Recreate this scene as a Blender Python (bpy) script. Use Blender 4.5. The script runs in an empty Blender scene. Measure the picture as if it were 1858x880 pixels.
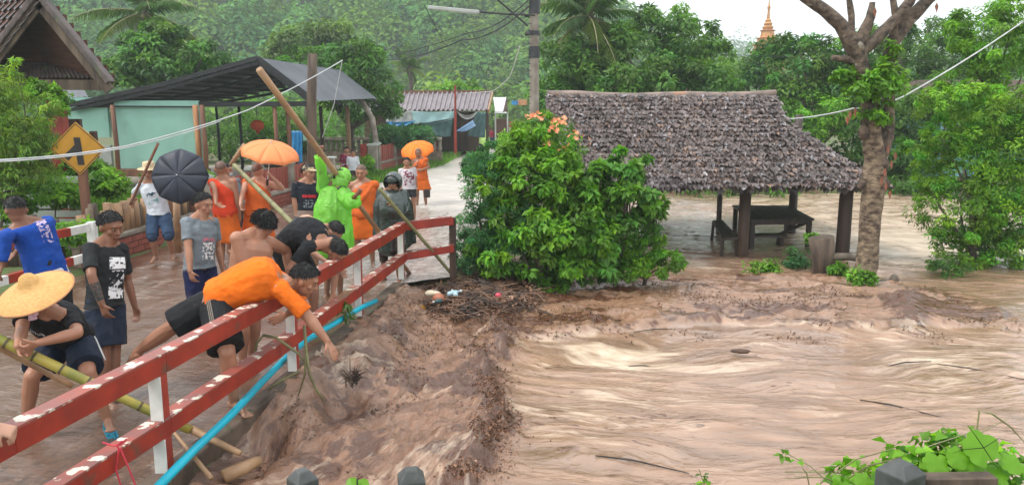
import bpy, math, random
import numpy as np
from mathutils import Vector, Matrix
R = math.radians
rng = np.random.default_rng(7)
random.seed(7)
S = bpy.context.scene
COL = S.collection
# ------------------------------------------------------------ camera
CAMZ, PITCH, F = 2.5, math.atan(240 / 1400), 1400.0
cd = bpy.data.cameras.new('camera')
cam = bpy.data.objects.new('camera', cd); COL.objects.link(cam)
cam.location = (0, 0, CAMZ); cam.rotation_euler = (math.pi / 2 - PITCH, 0, 0)
cd.sensor_fit = 'HORIZONTAL'; cd.sensor_width = 36; cd.lens = 36 * F / 1858
cd.clip_start = 0.05; cd.clip_end = 3000
S.camera = cam
S.render.resolution_x, S.render.resolution_y = 1024, 484
# ------------------------------------------------------------ world: overcast daylight
W = bpy.data.worlds.new('World'); S.world = W; W.use_nodes = True
nt = W.node_tree; nt.nodes.clear()
o_ = nt.nodes.new('ShaderNodeOutputWorld'); bg = nt.nodes.new('ShaderNodeBackground')
sk = nt.nodes.new('ShaderNodeTexSky'); sk.sky_type = 'NISHITA'; sk.sun_disc = False
SUN_EL, SUN_AZ = R(58), R(250)
sk.sun_elevation = SUN_EL; sk.sun_rotation = SUN_AZ
sk.air_density = 1.0; sk.dust_density = 4.0; sk.ozone_density = 1.0
mx = nt.nodes.new('ShaderNodeMixRGB'); mx.blend_type = 'MIX'; mx.inputs[0].default_value = 0.86
mx.inputs[2].default_value = (13.6, 14.0, 14.4, 1)        # the closed white cloud deck over the blue
nt.links.new(sk.outputs[0], mx.inputs[1]); nt.links.new(mx.outputs[0], bg.inputs[0])
bg.inputs[1].default_value = 0.08
nt.links.new(bg.outputs[0], o_.inputs[0])
sl = bpy.data.lights.new('sun', 'SUN'); sl.energy = 1.5; sl.angle = R(11); sl.color = (1, .965, .91)
so = bpy.data.objects.new('sun', sl); COL.objects.link(so)
# direction the light comes from: behind and left of the camera, high
sd = Vector((math.sin(SUN_AZ) * math.cos(SUN_EL), math.cos(SUN_AZ) * math.cos(SUN_EL), math.sin(SUN_EL)))
so.rotation_euler = sd.to_track_quat('Z', 'Y').to_euler(); so.location = (0, -5, 30)
S.view_settings.view_transform = 'Standard'; S.view_settings.look = 'None'
S.view_settings.exposure = 0.80; S.view_settings.gamma = 1
S.cycles.max_bounces = 6; S.cycles.diffuse_bounces = 3; S.cycles.glossy_bounces = 3
S.cycles.transmission_bounces = 3; S.cycles.transparent_max_bounces = 8; S.cycles.volume_bounces = 0
S.cycles.use_denoising = True

# ------------------------------------------------------------ where a pixel of the photograph meets the place
CT, ST = math.cos(PITCH), math.sin(PITCH)
CAM = np.array([0, 0, CAMZ])
def ray(px, py):
    u, v = (px - 929) / F, (py - 440) / F
    return np.array([u, CT - v * ST, -ST - v * CT])
def at(px, py, Y):
    d = ray(px, py); return CAM + d * (Y / d[1])
def gp(px, py, z=0.0):
    d = ray(px, py); return CAM + d * ((z - CAMZ) / d[2])
def nz(v):
    v = np.asarray(v, float); return v / max(1e-9, np.linalg.norm(v))

# ------------------------------------------------------------ helpers: objects
def tag(o, label=None, cat=None, group=None, kind=None):
    if label: o['label'] = label
    if cat: o['category'] = cat
    if group: o['group'] = group
    if kind: o['kind'] = kind
    return o
def link(o, parent=None):
    COL.objects.link(o)
    if parent is not None: o.parent = parent
    return o
def thing(name, label, cat, loc=(0, 0, 0), group=None):
    o = bpy.data.objects.new(name, None); o.empty_display_size = .1
    COL.objects.link(o); o.location = tuple(float(a) for a in loc)
    return tag(o, label, cat, group)
def inst(name, me, parent=None, loc=(0, 0, 0), rot=(0, 0, 0), sc=(1, 1, 1)):
    o = bpy.data.objects.new(name, me); o.location = loc; o.rotation_euler = rot; o.scale = sc
    return link(o, parent)
def worldloc(p):
    L = np.zeros(3)
    while p is not None:
        L = L + np.array(p.location); p = p.parent
    return L
def np_mesh(name, V, FC, mat, smooth=False, col=None, uv=None, uv2=None):
    me = bpy.data.meshes.new(name)
    V = np.asarray(V, np.float32); FC = np.asarray(FC, np.int32); k = FC.shape[1]; n = len(FC)
    me.vertices.add(len(V)); me.vertices.foreach_set('co', V.ravel())
    me.loops.add(n * k); me.loops.foreach_set('vertex_index', FC.ravel())
    me.polygons.add(n); me.polygons.foreach_set('loop_start', np.arange(n, dtype=np.int32) * k)
    me.update(calc_edges=True)
    if smooth: me.polygons.foreach_set('use_smooth', np.ones(n, bool))
    if col is not None:
        c = np.asarray(col, np.float32)
        if c.shape[1] == 3: c = np.c_[c, np.ones(len(c), np.float32)]
        a = me.color_attributes.new('col', 'FLOAT_COLOR', 'POINT'); a.data.foreach_set('color', c.ravel())
    if uv is not None:
        a = me.attributes.new('flow', 'FLOAT_VECTOR', 'POINT'); a.data.foreach_set('vector', np.asarray(uv, np.float32).ravel())
    if uv2 is not None:
        a = me.attributes.new('flow2', 'FLOAT_VECTOR', 'POINT'); a.data.foreach_set('vector', np.asarray(uv2, np.float32).ravel())
    if mat: me.materials.append(mat)
    me.validate(); return me
class Geo:
    def __init__(s): s.v = []; s.f = []
    def add(s, V, FC):
        n = len(s.v); s.v += [tuple(map(float, p)) for p in V]; s.f += [tuple(i + n for i in f) for f in FC]; return s
    def box(s, c, d, ax=None, taper=1.0):
        c = np.array(c, float); d = np.array(d, float) / 2
        A = np.eye(3) if ax is None else np.array(ax, float)
        P = []
        for z in (-1, 1):
            for x, y in ((-1, -1), (1, -1), (1, 1), (-1, 1)):
                k = taper if z > 0 else 1
                P.append(c + A[0] * x * d[0] * k + A[1] * y * d[1] * k + A[2] * z * d[2])
        return s.add(P, [(3, 2, 1, 0), (4, 5, 6, 7), (0, 1, 5, 4), (1, 2, 6, 5), (2, 3, 7, 6), (3, 0, 4, 7)])
    def beam(s, a, b, w, h, up=(0, 0, 1)):
        a = np.array(a, float); b = np.array(b, float); d = nz(b - a); u = np.array(up, float)
        x = nz(np.cross(d, u)); u = np.cross(x, d)
        return s.box((a + b) / 2, (w, np.linalg.norm(b - a), h), (x, d, u))
    def rings(s, C, X, Y, rx, ry, n=12, cap=True, e=1.0):
        C = np.asarray(C, float); m = len(C); P = []
        for i in range(m):
            for k in range(n):
                t = 2 * math.pi * k / n; cx, sy = math.cos(t), math.sin(t)
                if e != 1.0:
                    cx = math.copysign(abs(cx) ** e, cx); sy = math.copysign(abs(sy) ** e, sy)
                P.append(C[i] + X[i] * rx[i] * cx + Y[i] * ry[i] * sy)
        FC = [(i * n + k, i * n + (k + 1) % n, (i + 1) * n + (k + 1) % n, (i + 1) * n + k) for i in range(m - 1) for k in range(n)]
        if cap: FC += [tuple(range(n))[::-1], tuple((m - 1) * n + k for k in range(n))]
        return s.add(P, FC)
    def tube(s, pts, r, n=8, cap=True, jit=0.0):
        pts = [np.array(p, float) for p in pts]; m = len(pts)
        rr = [r] * m if np.isscalar(r) else list(r)
        d0 = nz(pts[1] - pts[0]); x = nz(np.cross(d0, (0, 0, 1) if abs(d0[2]) < .9 else (1, 0, 0)))
        X, Y = [], []
        for i in range(m):
            d = nz(pts[min(i + 1, m - 1)] - pts[max(i - 1, 0)]); x = nz(x - d * np.dot(x, d)); X.append(x); Y.append(np.cross(d, x))
        if jit: rr = [a * (1 + random.uniform(-jit, jit)) for a in rr]
        return s.rings(pts, X, Y, rr, rr, n, cap)
    def rough(s, pts, r, n=14, sub_=5, amp=.09, fq=3.0, seed=1):
        pts = [np.array(p, float) for p in pts]; P, Q = [], []
        for i in range(len(pts) - 1):
            for j in range(sub_):
                t = j / sub_; t2 = t * t * (3 - 2 * t); P.append(pts[i] * (1 - t) + pts[i + 1] * t); Q.append(r[i] * (1 - t2) + r[i + 1] * t2)
        P.append(pts[-1]); Q.append(r[-1]); g = Geo().tube(P, Q, n); V = np.array(g.v); C = np.repeat(np.array(P), n, 0); d = V - C; a = np.tile(np.arange(n) / n * 6.283, len(P)); L = np.repeat(np.cumsum([0] + [np.linalg.norm(P[i + 1] - P[i]) for i in range(len(P) - 1)]), n)
        k = 1 + amp * 4 * (fbm(np.cos(a) * 1.2 + 5, np.sin(a) * 1.2 + L * fq + seed * 7, 4, seed) - .5) + amp * .5 * (ridged(L * fq * 2.5, a * .3, 2, seed) - .4); return s.add(C + d * k[:, None], g.f)
    def ball(s, c, r, ax=None, nu=12, nv=8):
        c = np.array(c, float); r = np.array([r] * 3 if np.isscalar(r) else r, float)
        A = np.eye(3) if ax is None else np.array(ax, float)
        P = [c + A[2] * r[2]]
        for i in range(1, nv):
            ph = math.pi * i / nv
            for k in range(nu):
                t = 2 * math.pi * k / nu
                P.append(c + A[0] * r[0] * math.sin(ph) * math.cos(t) + A[1] * r[1] * math.sin(ph) * math.sin(t) + A[2] * r[2] * math.cos(ph))
        P.append(c - A[2] * r[2]); L = len(P) - 1
        FC = [(0, 1 + k, 1 + (k + 1) % nu) for k in range(nu)]
        FC += [(1 + (i - 1) * nu + k, 1 + i * nu + k, 1 + i * nu + (k + 1) % nu, 1 + (i - 1) * nu + (k + 1) % nu) for i in range(1, nv - 1) for k in range(nu)]
        FC += [(L, 1 + (nv - 2) * nu + (k + 1) % nu, 1 + (nv - 2) * nu + k) for k in range(nu)]
        return s.add(P, FC)
    def cap(s, a, b, ra, rb, n=10):
        a = np.array(a, float); b = np.array(b, float); d = nz(b - a)
        x = nz(np.cross(d, (0, 0, 1) if abs(d[2]) < .9 else (1, 0, 0))); y = np.cross(d, x)
        C, rr = [], []
        for t in (80, 55, 28): C.append(a - d * ra * math.sin(R(t))); rr.append(ra * math.cos(R(t)))
        C += [a, b]; rr += [ra, rb]
        for t in (28, 55, 80): C.append(b + d * rb * math.sin(R(t))); rr.append(rb * math.cos(R(t)))
        return s.rings(C, [x] * 8, [y] * 8, rr, rr, n)
    def sheet(s, P, nu, nv):      # P: (nv+1)*(nu+1) points
        w = nu + 1
        return s.add(P, [(j * w + i, j * w + i + 1, (j + 1) * w + i + 1, (j + 1) * w + i) for j in range(nv) for i in range(nu)])
    def mesh(s, name, mat, off=(0, 0, 0), smooth=False):
        me = bpy.data.meshes.new(name); o = np.array(off, float)
        me.from_pydata([tuple(np.array(p) - o) for p in s.v], [], s.f); me.update()
        if smooth: me.polygons.foreach_set('use_smooth', np.ones(len(me.polygons), bool))
        if mat: me.materials.append(mat)
        return me
    def part(s, name, mat, parent=None, smooth=False, bevel=0, solid=0):
        o = bpy.data.objects.new(name, s.mesh(name, mat, worldloc(parent), smooth)); link(o, parent)
        if solid:
            m = o.modifiers.new('solid', 'SOLIDIFY'); m.thickness = solid; m.offset = 0
        if bevel:
            m = o.modifiers.new('bevel', 'BEVEL'); m.width = bevel; m.segments = 2; m.limit_method = 'ANGLE'
        return o

# ------------------------------------------------------------ noise
_T = rng.random((256, 256)).astype(np.float32)
def vn(x, y, seed=0):
    x = np.asarray(x, float) + seed * 17.3; y = np.asarray(y, float) + seed * 9.1
    xi = np.floor(x).astype(int); yi = np.floor(y).astype(int); fx = x - xi; fy = y - yi
    fx = fx * fx * (3 - 2 * fx); fy = fy * fy * (3 - 2 * fy)
    a = _T[xi & 255, yi & 255]; b = _T[(xi + 1) & 255, yi & 255]; c = _T[xi & 255, (yi + 1) & 255]; d = _T[(xi + 1) & 255, (yi + 1) & 255]
    return (a * (1 - fx) + b * fx) * (1 - fy) + (c * (1 - fx) + d * fx) * fy
def fbm(x, y, oct=4, seed=0, gain=.5):
    s = 0; a = 1; n = 0
    for i in range(oct):
        s = s + a * vn(np.asarray(x) * 2 ** i, np.asarray(y) * 2 ** i, seed + i * 3); n += a; a *= gain
    return s / n
def ridged(x, y, oct=4, seed=0):
    s = 0; a = 1; n = 0
    for i in range(oct):
        s = s + a * (1 - abs(2 * vn(np.asarray(x) * 2 ** i, np.asarray(y) * 2 ** i, seed + i * 5) - 1)) ** 2; n += a; a *= .5
    return s / n
def sstep(a, b, x):
    t = np.clip((np.asarray(x, float) - a) / (b - a), 0, 1); return t * t * (3 - 2 * t)

# ------------------------------------------------------------ materials
def mat(name, c1, c2=None, rough=.7, scale=8, stretch=(1, 1, 1), bump=.2, bscale=None, dist=.02, spec=.5, mud=None,
        vcol=False, contrast=(.35, .65), coat=0, metal=0, detail=6, chips=None, chip_at=(.6, .66), chip_scale=6, print_=None, sub=0):
    m = bpy.data.materials.new(name); m.use_nodes = True; N = m.node_tree.nodes; L = m.node_tree.links
    b = N['Principled BSDF']; b.inputs['Roughness'].default_value = rough; b.inputs['Metallic'].default_value = metal
    b.inputs['Specular IOR Level'].default_value = spec; b.inputs['Coat Weight'].default_value = coat
    if sub:
        b.inputs['Subsurface Weight'].default_value = sub; b.inputs['Subsurface Radius'].default_value = (.02, .008, .004); b.inputs['Subsurface Scale'].default_value = .5
    tc = N.new('ShaderNodeTexCoord'); mp = N.new('ShaderNodeMapping'); mp.inputs['Scale'].default_value = stretch
    L.new(tc.outputs['Object'], mp.inputs[0])
    no = N.new('ShaderNodeTexNoise'); no.inputs['Scale'].default_value = scale; no.inputs['Detail'].default_value = detail
    L.new(mp.outputs[0], no.inputs['Vector'])
    rp = N.new('ShaderNodeValToRGB'); rp.color_ramp.elements[0].position = contrast[0]; rp.color_ramp.elements[1].position = contrast[1]
    c2 = c2 or tuple(a * .75 for a in c1)
    rp.color_ramp.elements[0].color = (*c2, 1); rp.color_ramp.elements[1].color = (*c1, 1)
    L.new(no.outputs['Fac'], rp.inputs[0]); out = rp.outputs[0]
    def mixc(fac, a, bcol, mode='MIX'):
        q = N.new('ShaderNodeMixRGB'); q.blend_type = mode
        if isinstance(fac, float): q.inputs[0].default_value = fac
        else: L.new(fac, q.inputs[0])
        L.new(a, q.inputs[1])
        if isinstance(bcol, tuple): q.inputs[2].default_value = (*bcol, 1)
        else: L.new(bcol, q.inputs[2])
        return q.outputs[0]
    if vcol:
        a = N.new('ShaderNodeAttribute'); a.attribute_name = 'col'; out = mixc(1.0, out, a.outputs['Color'], 'MULTIPLY')
    def thresh(sc, lo, hi, vec=None, det=5):
        n2 = N.new('ShaderNodeTexNoise'); n2.inputs['Scale'].default_value = sc; n2.inputs['Detail'].default_value = det
        L.new(vec or tc.outputs['Object'], n2.inputs['Vector'])
        mr = N.new('ShaderNodeMapRange'); mr.inputs[1].default_value = lo; mr.inputs[2].default_value = hi; L.new(n2.outputs['Fac'], mr.inputs[0]); return mr.outputs[0]
    if chips: out = mixc(thresh(chip_scale, *chip_at), out, chips)
    if print_:       # flat print on cloth: (centre, right, up, half w, half h, colour, noise scale, threshold)
        for (c, rt, up, hw, hh, pc, ns, th) in print_:
            geo = N.new('ShaderNodeNewGeometry')
            sub_ = N.new('ShaderNodeVectorMath'); sub_.operation = 'SUBTRACT'; L.new(geo.outputs['Position'], sub_.inputs[0]); sub_.inputs[1].default_value = tuple(c)
            acc = None
            fr = np.cross(np.array(up), np.array(rt)) * 1.0
            for ax, h in ((rt, hw), (up, hh), (fr, .13)):
                d = N.new('ShaderNodeVectorMath'); d.operation = 'DOT_PRODUCT'; L.new(sub_.outputs[0], d.inputs[0]); d.inputs[1].default_value = tuple(ax)
                ab = N.new('ShaderNodeMath'); ab.operation = 'ABSOLUTE'; L.new(d.outputs['Value'], ab.inputs[0])
                lt = N.new('ShaderNodeMath'); lt.operation = 'LESS_THAN'; L.new(ab.outputs[0], lt.inputs[0]); lt.inputs[1].default_value = h
                if acc is None: acc = lt.outputs[0]
                else:
                    mu = N.new('ShaderNodeMath'); mu.operation = 'MULTIPLY'; L.new(acc, mu.inputs[0]); L.new(lt.outputs[0], mu.inputs[1]); acc = mu.outputs[0]
            tn = thresh(ns, th, th + .03, geo.outputs['Position'], 2)
            mu = N.new('ShaderNodeMath'); mu.operation = 'MULTIPLY'; L.new(acc, mu.inputs[0]); L.new(tn, mu.inputs[1])
            out = mixc(mu.outputs[0], out, tuple(pc))
    if mud:          # dried and wet mud splashed on the lower part, by height above the road
        geo = N.new('ShaderNodeNewGeometry'); sp = N.new('ShaderNodeSeparateXYZ'); L.new(geo.outputs['Position'], sp.inputs[0])
        mr = N.new('ShaderNodeMapRange'); mr.inputs[1].default_value = mud; mr.inputs[2].default_value = 0.0; L.new(sp.outputs['Z'], mr.inputs[0])
        n3 = N.new('ShaderNodeTexNoise'); n3.inputs['Scale'].default_value = 14; L.new(geo.outputs['Position'], n3.inputs['Vector'])
        ad = N.new('ShaderNodeMath'); ad.operation = 'MULTIPLY_ADD'; L.new(n3.outputs['Fac'], ad.inputs[0]); ad.inputs[1].default_value = 1.2; ad.inputs[2].default_value = -.78
        ad2 = N.new('ShaderNodeMath'); ad2.operation = 'ADD'; ad2.use_clamp = True; L.new(ad.outputs[0], ad2.inputs[0]); L.new(mr.outputs[0], ad2.inputs[1])
        ml = N.new('ShaderNodeMath'); ml.operation = 'MULTIPLY'; L.new(ad2.outputs[0], ml.inputs[0]); ml.inputs[1].default_value = .75
        out = mixc(ml.outputs[0], out, (.22, .13, .085))
    L.new(out, b.inputs['Base Color'])
    if bump:
        nb = N.new('ShaderNodeTexNoise'); nb.inputs['Scale'].default_value = bscale or scale * 3; nb.inputs['Detail'].default_value = 5
        L.new(mp.outputs[0], nb.inputs['Vector'])
        bp = N.new('ShaderNodeBump'); bp.inputs['Strength'].default_value = bump; bp.inputs['Distance'].default_value = dist
        L.new(nb.outputs['Fac'], bp.inputs['Height']); L.new(bp.outputs[0], b.inputs['Normal'])
    return m
def leafmat(name, c, trans=.35, rough=.45, spec=.35):
    m = bpy.data.materials.new(name); m.use_nodes = True; N = m.node_tree.nodes; L = m.node_tree.links
    b = N['Principled BSDF']; b.inputs['Roughness'].default_value = rough; b.inputs['Specular IOR Level'].default_value = spec
    a = N.new('ShaderNodeAttribute'); a.attribute_name = 'col'
    q = N.new('ShaderNodeMixRGB'); q.blend_type = 'MULTIPLY'; q.inputs[0].default_value = 1; q.inputs[1].default_value = (*c, 1)
    L.new(a.outputs['Color'], q.inputs[2]); L.new(q.outputs[0], b.inputs['Base Color'])
    t = N.new('ShaderNodeBsdfTranslucent'); q2 = N.new('ShaderNodeMixRGB'); q2.blend_type = 'MULTIPLY'; q2.inputs[0].default_value = 1
    q2.inputs[2].default_value = (1.5, 1.6, .6, 1); L.new(q.outputs[0], q2.inputs[1]); L.new(q2.outputs[0], t.inputs[0])
    ms = N.new('ShaderNodeMixShader'); ms.inputs[0].default_value = trans
    L.new(b.outputs[0], ms.inputs[1]); L.new(t.outputs[0], ms.inputs[2]); L.new(ms.outputs[0], N['Material Output'].inputs[0])
    return m
M = {}
M['wood_dark'] = mat('dark_wood', (.09, .05, .032), (.035, .02, .014), .7, 5, (1, 1, .15), .5)
M['wood_brown'] = mat('brown_wood', (.25, .11, .06), (.12, .05, .03), .7, 5, (1, 1, .15), .4)
M['wood_orange'] = mat('orange_wood', (.5, .24, .1), (.33, .14, .06), .65, 6, (1, 1, .2), .3)
M['wood_old'] = mat('old_wood', (.16, .115, .08), (.05, .034, .027), .85, 7, (1, 1, .12), .8)
M['wood_wet'] = mat('wet_wood', (.06, .04, .03), (.022, .015, .012), .5, 6, (1, 1, .2), .4)
M['wood_pale'] = mat('pale_wood', (.42, .27, .15), (.25, .14, .08), .7, 7, (1, 1, .2), .4)
M['bark'] = mat('mottled_bark', (.27, .20, .13), (.07, .045, .03), .85, 7, (1, 1, 1.5), 1.0, 16, .04, detail=10, chips=(.05, .034, .025), chip_at=(.58, .70), chip_scale=7, contrast=(.38, .62))
M['bark_dark'] = mat('dark_limb_bark', (.16, .115, .08), (.035, .024, .018), .8, 9, (1, 1, 1), 1.0, 18, .04, detail=10, chips=(.28, .25, .2), chip_at=(.62, .68), chip_scale=6)
M['bark_grey'] = mat('grey_bark', (.16, .13, .1), (.06, .045, .035), .9, 6, (1, 1, .3), .8)
M['red_rail'] = mat('red_rail_paint', (.36, .030, .012), (.23, .018, .009), .45, 5, (1, 1, 1), .25, 30, .006, chips=(.13, .05, .03), chip_at=(.58, .72), chip_scale=6)
M['rail_top'] = mat('weathered_rail_top', (.34, .07, .045), (.2, .085, .075), .4, 7, (1, 1, 1), .3, 30, .006, chips=(.66, .6, .5), chip_at=(.56, .59), chip_scale=8.5, detail=9)
M['white_paint'] = mat('white_paint', (.72, .72, .68), (.55, .56, .54), .5, 6, bump=.15)
M['red_paint'] = mat('red_paint', (.34, .035, .018), (.23, .025, .014), .5, 6, bump=.15)
M['concrete'] = mat('concrete', (.34, .3, .25), (.17, .14, .11), .8, 3, bump=.5, bscale=25, dist=.01)
M['concrete_grey'] = mat('wet_grey_concrete', (.085, .09, .09), (.035, .04, .036), .6, 8, bump=.5, bscale=40, dist=.006)
M['brick'] = mat('red_brick', (.34, .085, .055), (.22, .055, .04), .75, 9, bump=.4, bscale=40, dist=.006)
M['mortar'] = mat('mortar', (.3, .24, .19), (.16, .11, .08), .9, 7, bump=.4)
M['picket'] = mat('red_picket_paint', (.34, .07, .045), (.23, .045, .03), .6, 7, (1, 1, .3), .3)
M['tile'] = mat('grey_brown_tile', (.13, .095, .085), (.065, .05, .046), .6, 5, bump=.35, chips=(.12, .19, .06), chip_at=(.6, .7), chip_scale=3)
M['tile_far'] = mat('pale_purple_tile', (.25, .215, .23), (.17, .14, .15), .5, 2.5, bump=.3)
M['metal_roof'] = mat('grey_metal_roof', (.11, .12, .135), (.075, .082, .095), .5, 1.2, bump=.2, metal=.2)
M['metal_dark'] = mat('dark_steel', (.03, .03, .033), (.018, .018, .02), .5, 6, bump=.1)
M['green_wall'] = mat('mint_wall', (.34, .62, .52), (.27, .5, .42), .8, 1.1, (1, 1, .5), .2, contrast=(.3, .7), chips=(.24, .42, .35), chip_at=(.56, .8), chip_scale=1.3)
M['grey_render'] = mat('grey_render', (.42, .45, .42), (.32, .33, .3), .85, 2, bump=.2)
M['sign_yellow'] = mat('sign_yellow', (.50, .24, .01), (.40, .19, .008), .45, 4, bump=.05)
M['sign_black'] = mat('sign_black', (.02, .014, .012), None, .5, 4, bump=0)
M['rope'] = mat('white_wire', (.6, .62, .62), None, .5, 4, bump=0)
M['wire'] = mat('black_wire', (.015, .017, .018), None, .5, 4, bump=0)
M['blue_pipe'] = mat('blue_pipe', (.0, .42, .56), (.0, .36, .5), .28, 3, bump=.03)
M['bamboo_green'] = mat('bamboo_green', (.42, .34, .06), (.10, .17, .035), .4, 2.2, (1, 1, 1), .1, contrast=(.42, .58))
M['bamboo_tan'] = mat('bamboo_tan', (.42, .25, .13), (.24, .14, .075), .5, 5, bump=.2)
M['bamboo_olive'] = mat('bamboo_olive', (.24, .24, .1), (.15, .13, .06), .5, 5, bump=.2)
M['node'] = mat('bamboo_node', (.1, .075, .035), None, .6, 4, bump=0)
# ------------------------------------------------------------ setting: ground, road, river
LY = [0, 11, 13, 21, 27, 35, 56, 80, 120]; LX = [-7.4, -6.7, -6.5, -5.9, -4.6, -3.3, -2.6, -1.6, 0]
RY = [0, 3.7, 4.94, 6.14, 6.57, 8.88, 10.95, 11.5, 14, 20, 40, 56, 80, 120]; RX = [-3.1, -2.57, -2.35, -2.18, -2.1, -1.82, -1.6, -.92, -.6, -.3, .6, 1.4, 2.6, 4.6]
Lx = lambda y: np.interp(y, LY, LX); Rx = lambda y: np.interp(y, RY, RX)
WZ = -0.35
def land(x, y):
    x = np.asarray(x, float); y = np.asarray(y, float)
    h = np.full(x.shape, .03) + .05 * fbm(x * .6, y * .6, 3, 2)
    road = (x > Lx(y) - .1) & (x < Rx(y) + .1); h = np.where(road, -.09, h)
    rl = np.where(y < 12.2, Rx(y) + .12, 1.0 + (y - 13) * .02)          # river's left shore
    rv = sstep(rl - .05, rl + .12, x) * (1 - sstep(26.2, 27.4, y + .6 * vn(x * .4, 0, 4)))
    h = h * (1 - rv) + rv * -1.25
    h = np.where((x > 14) & (y > 24), np.maximum(h, -.2), h)
    mound = lambda cx, cy, sx, sy, top: top - 1.2 * (((x - cx) / sx) ** 2 + ((y - cy) / sy) ** 2)
    for m in (mound(.9, 12.7, 2.3, 1.3, -.12), mound(-.9, 12.0, 1.4, .9, .02), mound(5.7, 12.9, 1.8, .8, -.30), mound(9.9, 15.5, 2.2, 2.0, -.28)):
        h = np.maximum(h, m + .08 * (fbm(x * 3, y * 3, 3, 6) - .5))
    far = sstep(95, 240, y); h = h + far * 4
    return h
def nonuni(a, b, fine0, fine1, df, grow=1.12):
    xs = list(np.arange(fine0, fine1 + 1e-6, df)); s = df
    while xs[-1] < b: s *= grow; xs.append(xs[-1] + s)
    s = df
    while xs[0] > a: s *= grow; xs.insert(0, xs[0] - s)
    return np.array(xs)
def grid_mesh(name, xs, ys, fz, m, smooth=True, **kw):
    Xg, Yg = np.meshgrid(xs, ys); Z = fz(Xg, Yg); w = len(xs)
    V = np.c_[Xg.ravel(), Yg.ravel(), Z.ravel()]
    i, j = np.meshgrid(np.arange(w - 1), np.arange(len(ys) - 1)); a = (j * w + i).ravel()
    return np_mesh(name, V, np.c_[a, a + 1, a + w + 1, a + w], m, smooth, **kw)
M['earth'] = mat('damp_earth_and_grass', (.075, .12, .03), (.14, .085, .055), .85, 1.3, bump=.6, bscale=12, dist=.05, contrast=(.42, .52))
tag(link(bpy.data.objects.new('ground', grid_mesh('ground', nonuni(-600, 600, -12, 14, .25), nonuni(-40, 760, 0, 40, .25), land, M['earth']))), kind='structure')

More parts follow.
